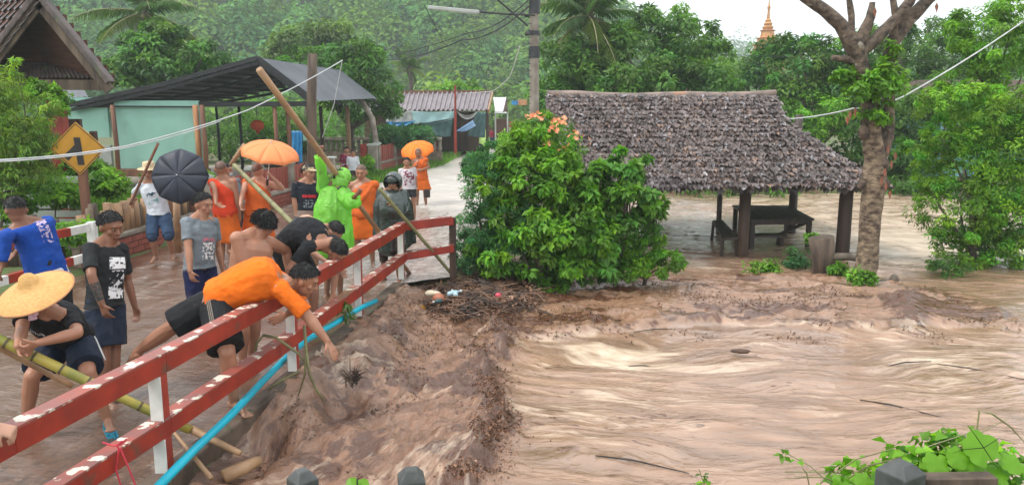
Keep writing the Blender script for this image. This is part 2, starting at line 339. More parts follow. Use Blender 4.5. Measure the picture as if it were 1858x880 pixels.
# muddy water material: foam and clods come with the current (vertex data), far foam also paints the sky's reflection, fine streaks follow the flow
def watermat(name, mudc, clod, foam, rough=.16, bstr=.75, coat=.45):
    m = bpy.data.materials.new(name); m.use_nodes = True; N = m.node_tree.nodes; L = m.node_tree.links
    b = N['Principled BSDF']; b.inputs['Coat Weight'].default_value = coat; b.inputs['Coat Roughness'].default_value = .06; b.inputs['Coat IOR'].default_value = 1.4; b.inputs['IOR'].default_value = 1.4; b.inputs['Specular IOR Level'].default_value = .75
    fl = N.new('ShaderNodeAttribute'); fl.attribute_name = 'flow'; cl = N.new('ShaderNodeAttribute'); cl.attribute_name = 'col'
    sp = N.new('ShaderNodeSeparateColor'); L.new(cl.outputs['Color'], sp.inputs[0])
    def noise(sx, sy, det=6, dist=0.4):
        mp = N.new('ShaderNodeMapping'); mp.inputs['Scale'].default_value = (sx, sy, 1); L.new(fl.outputs['Vector'], mp.inputs[0])
        n = N.new('ShaderNodeTexNoise'); n.inputs['Scale'].default_value = 1; n.inputs['Detail'].default_value = det; n.inputs['Distortion'].default_value = dist
        L.new(mp.outputs[0], n.inputs['Vector']); return n.outputs['Fac']
    def mth(op, a, c):
        q = N.new('ShaderNodeMath'); q.operation = op
        for i, v in enumerate((a, c)):
            if isinstance(v, float): q.inputs[i].default_value = v
            else: L.new(v, q.inputs[i])
        return q.outputs[0]
    def mrange(v, lo, hi):
        q = N.new('ShaderNodeMapRange'); q.inputs[1].default_value = lo; q.inputs[2].default_value = hi; L.new(v, q.inputs[0]); return q.outputs[0]
    def mixc(f, a, c):
        q = N.new('ShaderNodeMixRGB'); L.new(f, q.inputs[0])
        for i, v in ((1, a), (2, c)):
            if isinstance(v, tuple): q.inputs[i].default_value = (*v, 1)
            else: L.new(v, q.inputs[i])
        return q.outputs[0]
    fl2 = N.new('ShaderNodeAttribute'); fl2.attribute_name = 'flow2'; CH = sp.outputs[2]
    def noise2(sc, sx, sy, det=6, dist=0.4, rough_=.5):
        mp = N.new('ShaderNodeMapping'); mp.inputs['Scale'].default_value = (sx, sy, 1); L.new(fl2.outputs['Vector'], mp.inputs[0])
        n = N.new('ShaderNodeTexNoise'); n.inputs['Scale'].default_value = sc; n.inputs['Detail'].default_value = det; n.inputs['Distortion'].default_value = dist; n.inputs['Roughness'].default_value = rough_
        L.new(mp.outputs[0], n.inputs['Vector']); return n.outputs['Fac']
    def mix1(a, c): return mth('ADD', mth('MULTIPLY', a, mth('SUBTRACT', 1.0, CH)), mth('MULTIPLY', c, CH))
    s1 = mix1(noise(.8, 2.6, 7, 1.6), noise2(2.0, .7, 2.6, 8, 1.3, .62)); s2 = mix1(noise(2.2, 7.5, 8, 1.2), noise2(6.5, .7, 2.4, 9, 1.0, .66))
    base = mixc(mrange(s1, .32, .66), tuple(a * .58 for a in mudc), mudc)
    cm = mrange(mth('ADD', mix1(noise(4, 12, 9, 1.4), noise2(6, 1, 1.4, 9, 1.0, .65)), mth('MULTIPLY', sp.outputs[1], .25)), .62, .76)
    wm = N.new('ShaderNodeMixRGB'); wm.blend_type = 'MULTIPLY'; L.new(CH, wm.inputs[0]); L.new(base, wm.inputs[1]); wm.inputs[2].default_value = (.74, .61, .52, 1); base = wm.outputs[0]
    base = mixc(cm, base, clod)
    fm = mrange(mth('ADD', mth('ADD', mth('MULTIPLY', s1, .45), mth('MULTIPLY', s2, .55)), mth('MULTIPLY', sp.outputs[0], .17)), .56, .82)
    base = mixc(mth('MULTIPLY', fm, .85), base, foam)
    L.new(base, b.inputs['Base Color'])
    rr = mth('ADD', mth('MULTIPLY', fm, .3), rough); L.new(mth('ADD', rr, mth('MULTIPLY', CH, .12)), b.inputs['Roughness'])
    bp = N.new('ShaderNodeBump'); bp.inputs['Strength'].default_value = bstr; bp.inputs['Distance'].default_value = .06
    hh = mth('ADD', mth('MULTIPLY', s1, .7), mth('MULTIPLY', s2, .4)); hh = mth('ADD', hh, mth('MULTIPLY', mix1(noise(6, 11, 7, 1.0), noise2(16, 1, 1.3, 7, .8, .62)), .3)); L.new(hh, bp.inputs['Height'])
    L.new(bp.outputs[0], b.inputs['Normal']); L.new(bp.outputs[0], b.inputs['Coat Normal'])
    return m
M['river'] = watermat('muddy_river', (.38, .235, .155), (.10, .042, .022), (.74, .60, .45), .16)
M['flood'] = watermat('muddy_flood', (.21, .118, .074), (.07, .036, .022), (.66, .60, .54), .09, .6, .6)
def front_x(y):   # the line where the heaped mud meets the fast stream
    return -.22 + .09 * np.sin(y * 2.1) + .42 * (vn(y * 1.5, 3.1, 2) - .5) + .16 * (vn(y * 5, 1.1, 3) - .5) - .35 * sstep(9.6, 11.2, y) * 0
def shoal_y(x):   # lower edge of the rough mud band below the shelter
    return 9.35 + .5 * vn(x * .9, 1.2, 5) + .45 * sstep(.5, 3, x) - .2 * sstep(3, 6, x)
def river_fields(x, y):
    nx_ = fbm(x * .5, y * .5, 3, 11) - .5
    ch = sstep(.10, -.10, x - front_x(y)) * sstep(12.4, 11.6, y)                     # churned mud left of the front
    sh = sstep(-.12, .15, y - shoal_y(x)) * sstep(7.6, 6.6, x + .35 * (y - 11)) * (1 - ch) * (1 - sstep(12.8, 13.6, y))
    sl_ = (1 - ch) * (1 - sh)
    nw_ = fbm(x * .22 + 4, y * .45, 3, 12) - .5; s = x * .985 - y * .10 + .5 * nx_; t = y * 1.0 + x * .13 + 1.0 * nx_ + 1.9 * nw_
    # in the churned part the current turns down towards the bridge
    s2 = -(x * .55 + y * .85) + 1.0 * nx_; t2 = x * .85 - y * .5 + 1.2 * nx_
    w = sstep(.5, -.8, x)
    S1 = s; T1 = t
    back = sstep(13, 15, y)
    z = WZ + .05 * (fbm(s * .5, t * 1.3, 4, 1) - .5) + .07 * sl_ * (ridged(s * .55, t * 1.9, 4, 3) - .4) * (1 - .15 * back)
    z += .02 * sl_ * (fbm(s * 2.2, t * 5, 4, 8) - .5)
    lump = ridged(s2 * 1.1, t2 * 1.9, 5, 9); lump2 = ridged(x * 3.2, y * 3.0, 4, 19)
    nd = sstep(1.0, .1, x - np.interp(y, RY, RX)) * sstep(11.5, 10.5, y)
    z += ch * (.12 + .10 * (lump - .45) + .08 * (ridged(s2 * 2.6, t2 * 4.5, 4, 19) - .4) + .09 * (fbm(s2 * 8, t2 * 12, 4, 21) - .5) + .035 * (fbm(x * 24, y * 24, 2, 22) - .5) + nd * (.12 + .14 * sstep(4.8, 6.6, y)))
    fr = np.exp(-((x - front_x(y)) / .17) ** 2) * sstep(12, 11, y)
    z += fr * (.05 + .20 * (ridged(x * 4.5, y * 4.5, 4, 23) - .35))
    z += sh * (.06 + .12 * (ridged(s * 1.0, t * 2.2, 5, 29) - .4) + .10 * (ridged(x * 3.2, y * 4.2, 4, 31) - .4) * sstep(.4, .62, fbm(x * .9, y * 1.2, 2, 33)))
    fe = np.exp(-((y - shoal_y(x)) / .12) ** 2) * sstep(.2, .6, x) * sstep(5.4, 4.6, x)
    z += fe * .05 * ridged(x * 4, y * 5, 3, 37)
    # rusty ridge at the right end of the band
    rx = 7.0 - .62 * (y - 9.6) * 0 - .35 * (y - 9.9) + .15 * np.sin(y * 5); rr_ = np.exp(-((x - 5.25 - .45 * (y - 9.9) - .5 * (vn(y * 2, 0, 8) - .5)) / .24) ** 2) * sstep(9.3, 9.7, y) * sstep(11.8, 11.2, y)
    z += rr_ * (.05 + .10 * ridged(x * 4, y * 4, 4, 39))
    # pits behind boulders near the deck
    hole = np.exp(-(((x + 1.62) / .22) ** 2 + ((y - 6.75) / .42) ** 2)) + .8 * np.exp(-(((x + 2.0) / .2) ** 2 + ((y - 5.7) / .5) ** 2))
    z -= .28 * hole
    st = np.exp(-(((y - 8.1 - .09 * x) / .85) ** 2)) * sstep(-.3, .1, x) * (1 - sstep(4.5, 9, x) * .55)
    pat = sstep(.30, .68, fbm(s * .8, t * 1.8, 4, 53))
    foam = sl_ * (1.0 * np.exp(-(((x - .7) / 1.4) ** 2 + ((y - 8.3) / 1.5) ** 2)) * pat + .8 * st * pat + .35 * sstep(.55, .75, fbm(s * .7, t * 2.4, 3, 41)))
    foam += sh * .25 * sstep(.5, .7, fbm(s * .8, t * 2.5, 3, 43)) + ch * .55 * sstep(.55, .75, fbm(s2 * .8, t2 * 3.0, 4, 45))
    foam += back * (.1 + .9 * sstep(6.0, 8.0, x) + .5 * sstep(14.5, 16, y) * sstep(20, 17, y)); foam -= .25 * (1 - back) * sl_ * np.exp(-(((x - 1.3) / 2.2) ** 2 + ((y - 5.9) / 1.0) ** 2))  # back river: white sky reflection painted in as extra foam
    foam -= .5 * sstep(5.6, 6.6, x - .45 * (y - 9.9)) * sstep(8.9, 9.5, y) * (1 - back)
    clod = ch * (.35 + .95 * sstep(.5, .7, fbm(x * 2.2, y * 2.2, 3, 47))) + fr * .9 + sh * (.3 + .8 * sstep(.5, .65, fbm(x * 1.8, y * 3, 3, 49))) + fe * .5 + rr_ * 1.1 + hole * .6
    clod += sl_ * .45 * sstep(.66, .74, fbm(s * .7, t * 3.4, 3, 51)) * (1 - back) + (-.4 * back)
    return z, np.clip(foam, -.3, 1.9), np.clip(clod, -.3, 1.3), S1, T1, s2, t2, np.clip(sstep(.55, -.35, x - front_x(y)) * sstep(12.4, 11.4, y) + fr * .5 + sh * .5, 0, 1)
def make_river():
    xs = np.concatenate([np.arange(-3.0, 9.0, .032), np.arange(9.0, 30, .16)])
    ys = np.concatenate([np.arange(4.6, 13.6, .034), np.arange(13.6, 28.2, .075)])
    X, Y = np.meshgrid(xs, ys); z, fo, cl, s, t, s2, t2, chm = river_fields(X, Y)
    keep = X > Rx(Y) + .0; keep = np.where(Y > 12.4, X > .55, keep)
    w = len(xs); i, j = np.meshgrid(np.arange(w - 1), np.arange(len(ys) - 1)); a = (j * w + i)
    k = keep[:-1, :-1] | keep[1:, 1:] | keep[:-1, 1:] | keep[1:, :-1]
    a = a[k]; FC = np.c_[a, a + 1, a + w + 1, a + w]
    V = np.c_[X.ravel(), Y.ravel(), z.ravel()]
    used = np.unique(FC); rem = np.full(len(V), -1); rem[used] = np.arange(len(used))
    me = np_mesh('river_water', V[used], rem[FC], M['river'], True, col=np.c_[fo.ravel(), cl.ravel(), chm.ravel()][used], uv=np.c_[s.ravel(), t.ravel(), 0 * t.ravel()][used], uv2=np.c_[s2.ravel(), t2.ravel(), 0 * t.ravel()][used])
    return tag(link(bpy.data.objects.new('river_water', me)), kind='structure')
make_river()
def make_flood():
    ys = np.concatenate([np.arange(2.6, 16, .05), np.arange(16, 30, .12), np.arange(30, 110, .6)]); us = np.linspace(0, 1, 150)
    U, Y = np.meshgrid(us, ys); X = Lx(Y) + .0 + (Rx(Y) - .02 - Lx(Y)) * U
    far = sstep(16, 30, Y)
    z = .012 + (.035 * (fbm(X * 1.1, Y * 1.1, 3, 61) - .5) + .016 * (ridged(X * 1.6 + Y * .5, Y * 2.0, 3, 63) - .4) + .006 * (fbm(X * 7, Y * 7, 3, 65) - .5)) * (1 - .0 * far) + .05 * far * (ridged(X * 1.3, Y * 1.6, 3, 66) - .4)
    foam = .35 * sstep(.52, .7, fbm(X * .9, Y * .5, 3, 67)) + 1.9 * sstep(15, 26, Y) + .5 * sstep(9, 13, Y) * sstep(-3.4, -2.2, X) + .3 * sstep(-3.0, -2.0, X) * sstep(9.5, 11, Y)  # far lane: bright reflected sky painted into the colour as heavy foam
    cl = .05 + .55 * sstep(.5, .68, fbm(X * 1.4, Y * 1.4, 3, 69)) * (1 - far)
    w = len(us); i, j = np.meshgrid(np.arange(w - 1), np.arange(len(ys) - 1)); a = (j * w + i).ravel()
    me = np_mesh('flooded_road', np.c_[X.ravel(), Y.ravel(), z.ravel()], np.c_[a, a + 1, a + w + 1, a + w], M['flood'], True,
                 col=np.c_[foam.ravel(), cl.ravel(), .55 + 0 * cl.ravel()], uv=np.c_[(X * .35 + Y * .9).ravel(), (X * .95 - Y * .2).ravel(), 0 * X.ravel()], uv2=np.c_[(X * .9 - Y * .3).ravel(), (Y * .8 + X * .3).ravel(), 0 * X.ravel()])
    return tag(link(bpy.data.objects.new('flooded_road', me)), kind='structure')
make_flood()
# bridge deck edge (concrete kerb under the railing)
M['deck_mud'] = mat('muddy_concrete', (.13, .09, .065), (.05, .032, .022), .6, 3, bump=.8, bscale=14, dist=.02, chips=(.05, .07, .03), chip_at=(.58, .68))
g = Geo()
ey = [2.4, 3.7, 4.94, 6.14, 6.57, 8.88, 10.95]
for a, b in zip(ey[:-1], ey[1:]):
    pa = np.array([Rx(a) - .05, a, -.38]); pb = np.array([Rx(b) - .05, b + .01, -.38]); g.beam(pa, pb, .17, .84)
tag(g.part('bridge_deck', M['deck_mud'], None, bevel=.02), kind='structure')

# wooded hills behind, and their trees as one wood (nobody could count them)
def hill(x, y):
    x = np.asarray(x, float); y = np.asarray(y, float)
    base = 1.0 + land(x, y) * 0
    H = np.interp(x, [-400, -120, -60, -20, 10, 30, 60, 110, 200, 400], [60, 46, 38, 31, 27, 14, 5, 7, 22, 30])
    h1 = H * sstep(80, 175, y + 14 * (fbm(x * .02, y * .02, 3, 71) - .5)) + 5 * (fbm(x * .03, y * .03, 3, 73) - .5)
    h2 = 62 * sstep(280, 430, y) * np.interp(x, [-500, 0, 120, 150, 200, 260, 600], [.9, .6, .5, .3, .12, .6, 1.0])
    return np.maximum(h1, h2) - 1.0
M['hill'] = mat('dark_hill_understorey', (.035, .06, .022), (.02, .035, .014), .9, .2, bump=0)
tag(link(bpy.data.objects.new('hills', grid_mesh('hills', np.linspace(-480, 520, 120), np.concatenate([np.linspace(72, 240, 60), np.linspace(246, 560, 40)]), hill, M['hill']))), kind='structure')
# ------------------------------------------------------------ foliage
def leaves(P, Nn, D, L, Wd, fold=.25, col=None, droop=.15, tri=False):
    """kite leaves: base point P, normal Nn, direction D; two folded triangles each"""
    P = np.asarray(P); n = len(P); L = np.broadcast_to(L, n)[:, None]; Wd = np.broadcast_to(Wd, n)[:, None]
    D = D / np.linalg.norm(D, axis=1, keepdims=True); Sx = np.cross(D, Nn); Sx /= np.maximum(1e-6, np.linalg.norm(Sx, axis=1, keepdims=True)); U = np.cross(Sx, D)
    b = P; tip = P + D * L - U * L * droop; l = P + D * L * .42 + Sx * Wd * .5 + U * Wd * fold; r = P + D * L * .42 - Sx * Wd * .5 + U * Wd * fold
    V = np.stack([b, l, tip, r], 1).reshape(-1, 3)
    i = np.arange(n)[:, None] * 4
    FC = np.concatenate([i + np.array([[0, 2, 1]]), i + np.array([[0, 3, 2]])], 0)
    C = None if col is None else np.repeat(col, 4, 0)
    return V, FC, C
def rdir(n): 
    v = rng.normal(size=(n, 3)); return v / np.linalg.norm(v, axis=1, keepdims=True)
def crown_points(lobes, n, shell=.55, clumps=40, cr=.28, zcut=None):
    """lobes: (cx,cy,cz, rx,ry,rz). Leaves gather in clumps near the lobes' surface, leaving gaps."""
    lobes = np.array(lobes, float); vol = (lobes[:, 3] * lobes[:, 5]) ** 1.0; pr = vol / vol.sum()
    li = rng.choice(len(lobes), clumps, p=pr); d = rdir(clumps); rad = rng.uniform(shell, 1.0, clumps) ** .6
    cc = lobes[li, :3] + d * lobes[li, 3:] * rad[:, None]
    cs = lobes[li, 3:].mean(1) * cr * rng.uniform(.55, 1.25, clumps)
    k = rng.integers(0, clumps, n); dd = rdir(n); r = rng.uniform(.3, 1, n) ** .5
    P = cc[k] + dd * (cs[k] * r)[:, None] * np.array([1.15, 1.15, .75])
    N0 = dd * .6 + d[k] * .5 + np.array([0, 0, .9]); N0 += rng.normal(size=(n, 3)) * .35
    tone = rng.uniform(.45, 1.4, clumps)[k] * rng.uniform(.75, 1.25, n); hue = rng.uniform(-1, 1, clumps)[k] * .7 + rng.uniform(-.3, .3, n)
    return P, N0 / np.linalg.norm(N0, axis=1, keepdims=True), tone, hue, dd
def tonecol(tone, hue, yel=.25):
    c = np.stack([tone * (1 + yel * hue), tone * (1 + .08 * hue), tone * (1 - .3 * hue)], 1); return np.clip(c, .05, 2.5)
LM = dict(
    bright=leafmat('bright_green_leaf', (.135, .31, .02)), mid=leafmat('mid_green_leaf', (.085, .20, .026)), dark=leafmat('dark_green_leaf', (.09, .23, .026), .35),
    olive=leafmat('olive_leaf', (.11, .19, .035)), fern=leafmat('blue_green_leaflet', (.055, .18, .05)), palm=leafmat('palm_leaflet', (.07, .14, .035)),
    bamboo=leafmat('bamboo_leaf', (.22, .36, .06)), hill=leafmat('hill_leaf', (.105, .21, .055), .3, .7, .1), lime=leafmat('lime_leaf', (.14, .32, .02), .4), grass=leafmat('grass_blade', (.12, .26, .03)))
def foliage_obj(name, parent, lobes, n, L, Wd, mkey, clumps=40, cr=.28, shell=.55, droop=.15, fold=.2, yel=.25, n_parts=0, down=.3, L_j=.35):
    P, N0, tone, hue, dd = crown_points(lobes, n, shell, clumps, cr)
    D = dd + rng.normal(size=(n, 3)) * .7 - np.array([0, 0, down]); D -= N0 * (D * N0).sum(1, keepdims=True) * .7
    s = rng.uniform(1 - L_j, 1 + L_j, n); C = tonecol(tone, hue, yel)
    off = worldloc(parent)
    if n_parts:       # the leaves that show largest are leaves of their own
        dist = np.linalg.norm(P - CAM, axis=1) - s * L * 6; idx = np.argsort(dist)[:n_parts]
        groups = []
        for q in range(4):
            V, FC, CC = leaves(np.zeros((1, 3)), np.array([[0, 0, 1.]]), np.array([[1., 0, 0]]), L, Wd, fold * (1 + .3 * q), np.array([tonecol(np.array([.8 + .22 * q]), np.array([.25 * q - .3]), yel)[0]]), droop)
            groups.append(np_mesh('leaf', V, FC, LM[mkey], False, CC))
        for i in idx:
            Dn = nz(D[i]); Sx = nz(np.cross(D[i], N0[i])); U = np.cross(Sx, Dn)
            o = bpy.data.objects.new('leaf', groups[int(np.clip((tone[i] - .6) * 5, 0, 3))]); link(o, parent)
            o.matrix_local = Matrix.LocRotScale(Vector(P[i] - off), Matrix(np.array([Dn, -Sx, U]).T.tolist()).to_quaternion(), Vector((s[i],) * 3))
        m = np.ones(n, bool); m[idx] = False; P, N0, D, s, C = P[m], N0[m], D[m], s[m], C[m]
    V, FC, CC = leaves(P - off, N0, D, L * s, Wd * s, fold, C, droop)
    o = link(bpy.data.objects.new(name, np_mesh(name, V, FC, LM[mkey], False, CC)), parent)
    return o
def trunk_geo(g, base, top, r0, r1, bend=.3, n=8, seg=6):
    base = np.array(base, float); top = np.array(top, float); pts = []
    o = rng.normal(size=3) * bend; o[2] = 0
    for i in range(seg + 1):
        t = i / seg; pts.append(base + (top - base) * t + o * math.sin(t * math.pi) * np.linalg.norm(top - base) * .15 + rng.normal(size=3) * r0 * .15 * (0 < i < seg))
    g.tube(pts, list(np.linspace(r0, r1, seg + 1)), n); return pts
def tree(name, label, cat, base, lobes, n, L, Wd, mkey, group=None, r0=.2, clumps=60, cr=.3, shell=.5, bark='bark_grey', **kw):
    T = thing(name, label, cat, base, group)
    lb = np.array(lobes, float); c = lb[:, :3].mean(0); z0 = lb[:, 2].min()
    g = Geo(); fork = np.array([c[0] * .5 + base[0] * .5, c[1] * .5 + base[1] * .5, base[2] + (z0 - base[2]) * .55 + .2])
    trunk_geo(g, base, fork, r0, r0 * .75); tr = g.part('trunk', M[bark], T, True)
    g = Geo()
    for l in lb[:9]: trunk_geo(g, fork, l[:3] + rng.normal(size=3) * l[3:] * .2, r0 * .6, r0 * .12, .5, 6)
    g.part('limbs', M[bark], T, True)
    foliage_obj('crown', T, lobes, n, L, Wd, mkey, clumps, cr, shell, **kw)
    return T
def pxlobes(Y, items, dy=1.0):
    """items: (px,py,rx_px,ry_px[,dY]) -> lobes at depth Y"""
    out = []
    for it in items:
        y = Y + (it[4] if len(it) > 4 else 0); p = at(it[0], it[1], y); k = np.linalg.norm(p - CAM) / math.hypot(F, it[0] - 929) 
        out.append((*p, it[2] * k, max(it[2], it[3]) * k * dy, it[3] * k))
    return out
# the wood on the hills
def make_hill_wood():
    V_, F_, C_ = [], [], []; off = 0
    pts = []
    for k in range(3600):
        x = rng.uniform(-230, 230); y = rng.uniform(78, 190)
        if abs(x) > .78 * y + 25: continue
        pts.append((x, y, 1))
    for k in range(2200):
        y = rng.uniform(290, 470); x = rng.uniform(-.75, .75) * y
        pts.append((x, y, 2.2))
    for x, y, sc in pts:
        z = float(hill(x, y)); r = rng.uniform(1.8, 4.6) * sc ** .8; n = int(rng.uniform(150, 190) if sc == 1 else 60)
        hgt = r * rng.uniform(1.0, 1.9); d = rdir(n); d[:, 2] = np.abs(d[:, 2]); d[:, 1] = -abs(d[:, 1]) * rng.choice([1, 1, 1, -1], n)
        P = np.array([x, y, z + r * .2]) + d * np.array([r, r, hgt]) * rng.uniform(.7, 1.05, (n, 1))
        N0 = d + np.array([0, 0, .3]) + rng.normal(size=(n, 3)) * .22; N0 /= np.linalg.norm(N0, axis=1, keepdims=True); D = rdir(n) + np.array([0, 0, -.3]); D -= N0 * (D * N0).sum(1, keepdims=True)
        tone = rng.uniform(.5, 1.5) * rng.uniform(.7, 1.3, n) * (.75 + .45 * d[:, 2]) ** 0; hue = np.full(n, rng.uniform(-.9, 1.1))
        s = rng.uniform(.35, .65, n) * r * .31
        V, FC, CC = leaves(P, N0, D, s * 1.3, s, .15, tonecol(tone, hue, .35), .2)
        V_.append(V); F_.append(FC + off); C_.append(CC); off += len(V)
    me = np_mesh('forest', np.concatenate(V_), np.concatenate(F_), LM['hill'], False, np.concatenate(C_))
    tag(link(bpy.data.objects.new('forest', me)), 'dense wood covering the misty green hills behind the village', 'forest', kind='stuff')
make_hill_wood()
# ------------------------------------------------------------ bridge railing, right side
rail_xy = lambda y: (float(Rx(y)), y)
def rail_run(T, pts, w, h, matf, mattop):
    for a, b in zip(pts[:-1], pts[1:]):
        a = np.array(a, float); b = np.array(b, float)
        Geo().beam(a, b, w, h).part('rail', matf, T, bevel=.006)
        up = np.array([0, 0, h / 2 + .006]); Geo().beam(a + up, b + up, w + .008, .012).part('rail_top', mattop, T)
T = thing('bridge_railing', 'long red painted railing with white post sides that the orange shirted man leans over', 'railing', (-2.2, 6.0, 0))
k1 = [(*rail_xy(y), .84) for y in (2.2, 3.7, 4.94, 6.57, 8.88, 10.97)]; k2 = [(*rail_xy(y), .40) for y in (2.2, 3.7, 4.94, 6.57, 8.88, 10.97)]
rail_run(T, k1, .10, .13, M['red_rail'], M['rail_top']); rail_run(T, k2, .10, .12, M['red_rail'], M['rail_top'])
rail_run(T, [(-1.6, 11.03, .84), (-.9, 11.5, .86)], .09, .12, M['red_rail'], M['rail_top']); rail_run(T, [(-1.6, 11.03, .40), (-.9, 11.5, .44)], .09, .11, M['red_rail'], M['rail_top'])
for y in (4.9, 6.95, 8.9, 10.93):
    x = float(Rx(y)); hi = .775
    for z0, z1 in ((.46, .775), (.10, .34)):
        p = Geo().box((x + .002, y, (z0 + z1) / 2), (.085, .10, z1 - z0)).part('post', M['red_paint'], T, bevel=.004)
        Geo().box((x + .006, y - .056, (z0 + z1) / 2), (.08, .012, z1 - z0 - .004)).part('post_face', M['white_paint'], p)
Geo().box((-.9, 11.55, .35), (.1, .1, 1.1)).part('post', M['wood_dark'], T, bevel=.01)
# old railing at the far left, red and white bands
T = thing('bridge_railing', 'low railing banded red and white behind the man in the blue shirt', 'railing', (-6.6, 10.5, 0))
A = np.array([-6.45, 11.6]); Bv = np.array([-7.15, 6.0]); LR = np.linalg.norm(Bv - A); dv = (Bv - A) / LR
for z in (.74, .30):
    t = 0; k = 0
    while t < LR:
        L_ = .42; a = A + dv * t; b = A + dv * min(LR, t + L_ - .003)
        Geo().beam((*a, z), (*b, z), .07, .12).part('rail_band', M['white_paint'] if k % 2 == 0 else M['red_rail'], T, bevel=.004); t += L_; k += 1
Geo().box((A[0] + .02, A[1] + .08, .37), (.12, .12, .90)).part('post', M['white_paint'], T, bevel=.008)
Geo().box((A[0] - .3, A[1] - 2.9, .37), (.12, .12, .90)).part('post', M['white_paint'], T, bevel=.008)

# ------------------------------------------------------------ brick wall and log fence on the left
def brick_wall(x0, y0, x1, y1, zt, label, rows, nmax, L_=.36, H_=.105, coping=True):
    a = np.array([x0, y0]); b = np.array([x1, y1]); D = (b - a); Ln = np.linalg.norm(D); D /= Ln; ang = math.atan2(D[1], D[0]); nrm = np.array([-D[1], D[0]])
    if nrm[0] < 0: nrm = -nrm
    T = thing('brick_wall', label, 'wall', (x0, y0, 0))
    g = Geo(); A = ((D[0], D[1], 0), (nrm[0], nrm[1], 0), (0, 0, 1)); mid = (a + b) / 2 - nrm * .09
    g.box((*mid, zt / 2 - .1), (Ln, .14, zt + .2), A); g.part('mortar', M['mortar'], T)
    me = Geo().box((0, 0, 0), (L_ - .016, .04, H_ - .014)).mesh('brick', M['brick']); k = 0
    for r in range(rows):
        t = (L_ / 2 if r % 2 else 0) + L_ / 2; z = zt - .03 - H_ * (r + .5)
        while t < Ln - L_ / 2 and k < nmax:
            p = a + D * t - nrm * .005 + nrm * random.uniform(-.004, .004)
            inst('brick', me, T, (p[0] - x0, p[1] - y0, z), (0, 0, ang)); t += L_; k += 1
    if coping: g = Geo(); g.box((*mid, zt + .03), (Ln + .04, .24, .07), A); g.part('coping', M['concrete'], T, bevel=.01)
    return T
brick_wall(-6.75, 11.9, -6.5, 16.2, .36, 'low red brick wall with grey coping behind the man in the white shirt', 4, 80)
brick_wall(-6.5, 16.3, -5.75, 23.6, .34, 'low red brick base wall under the picket fence behind the monks', 4, 110)
def log_fence(x0, y0, x1, y1, n, z0, h, label, mkey, r=.06, group=None):
    T = thing('log_fence', label, 'fence', (x0, y0, z0))
    for i in range(n):
        t = i / (n - 1); x = x0 + (x1 - x0) * t; y = y0 + (y1 - y0) * t; hh = h * random.uniform(.75, 1.1); rr = r * random.uniform(.8, 1.35)
        lean = random.uniform(-.05, .05)
        Geo().tube([(x, y, z0 - .02), (x + lean * .5, y, z0 + hh * .5), (x + lean, y, z0 + hh)], [rr, rr * .95, rr * .85], 8, jit=.1).part('log', M[random.choice(mkey)], T, True)
    Geo().beam((x0, y0 + .0, z0 + h * .55), (x1, y1, z0 + h * .5), .04, .07).part('rail', M['wood_old'], T)
    return T
log_fence(-6.9, 12.3, -6.62, 16.0, 24, .40, .55, 'fence of rough weathered log posts on the low brick wall beside the white shirted man', ['wood_old', 'bamboo_tan', 'wood_pale', 'wood_brown'], .075)
log_fence(-8.6, 12.0, -7.2, 12.1, 9, .05, .75, 'short row of dark round log posts behind the blue shirted man', ['wood_old', 'wood_brown'], .1)
# picket fences along the road
def picket_fence(pts, z0, h, label, sp, pillar_every, base=None, w=.16):
    T = thing('picket_fence', label, 'fence', (*pts[0], 0))
    me = Geo().box((0, 0, h / 2), (w, .03, h)).mesh('picket', M['picket']); x0, y0 = pts[0]
    cap = Geo().box((0, 0, .5), (.22, .22, 1.0)).mesh('pillar', M['concrete']); ct = Geo().box((0, 0, 0), (.28, .28, .06)).box((0, 0, .04), (.18, .18, .04)).mesh('pillar_cap', M['grey_render'])
    k = 0; q = 0
    for (ax, ay), (bx, by) in zip(pts[:-1], pts[1:]):
        Ln = math.hypot(bx - ax, by - ay); n = int(Ln / sp); ang = math.atan2(by - ay, bx - ax)
        for i in range(n):
            t = (i + .5) / n; x = ax + (bx - ax) * t; y = ay + (by - ay) * t
            if k % pillar_every == 0:
                p = inst('pillar', cap, T, (x - x0, y - y0, .02 + z0 - .35), (0, 0, ang), (1, 1, h + .42)); inst('pillar_cap', ct, T, (x - x0, y - y0, z0 + h + .1), (0, 0, ang)); 
            else: inst('picket', me, T, (x - x0 + random.uniform(-.01, .01), y - y0, z0 + random.uniform(-.02, .02)), (random.uniform(-.02, .02), random.uniform(-.02, .02), ang))
            k += 1
        g = Geo()
        for z in (.25, .75): g.beam((ax - .05, ay, z0 + h * z), (bx - .05, by, z0 + h * z), .03, .06)
        g.part('rail', M['picket'], T)
        if base:
            ze, ze2 = base; g = Geo(); g.beam((ax, ay, (ze + ze2) / 2), (bx, by, (ze + ze2) / 2), .16, ze2 - ze); g.part('base_wall', M['brick'], T)
            g = Geo(); g.beam((ax, ay, ze2 + .03), (bx, by, ze2 + .03), .2, .06); g.part('coping', M['concrete'], T)
    return T
picket_fence([(-6.55, 16.3), (-6.1, 21), (-5.8, 23.7)], .42, .58, 'red picket fence behind the monk with the tilted orange umbrella', .19, 12)
picket_fence([(-5.25, 30.0), (-4.6, 38), (-3.9, 48), (-3.3, 58)], .5, .62, 'long red picket fence on a pink base wall along the flooded road', .30, 9, (0, .42), .22)
T = thing('gate_pillar', 'concrete pillar with red board at the gap in the fence', 'pillar', (-5.35, 29.7, 0))
Geo().box((-5.32, 29.7, .58), (.34, .34, 1.16)).part('shaft', M['concrete'], T, bevel=.01); Geo().box((-5.32, 29.7, 1.19), (.42, .42, .07)).part('cap', M['grey_render'], T, bevel=.01)
Geo().box((-5.66, 29.7, .62), (.26, .1, 1.2)).part('board', M['red_paint'], T)
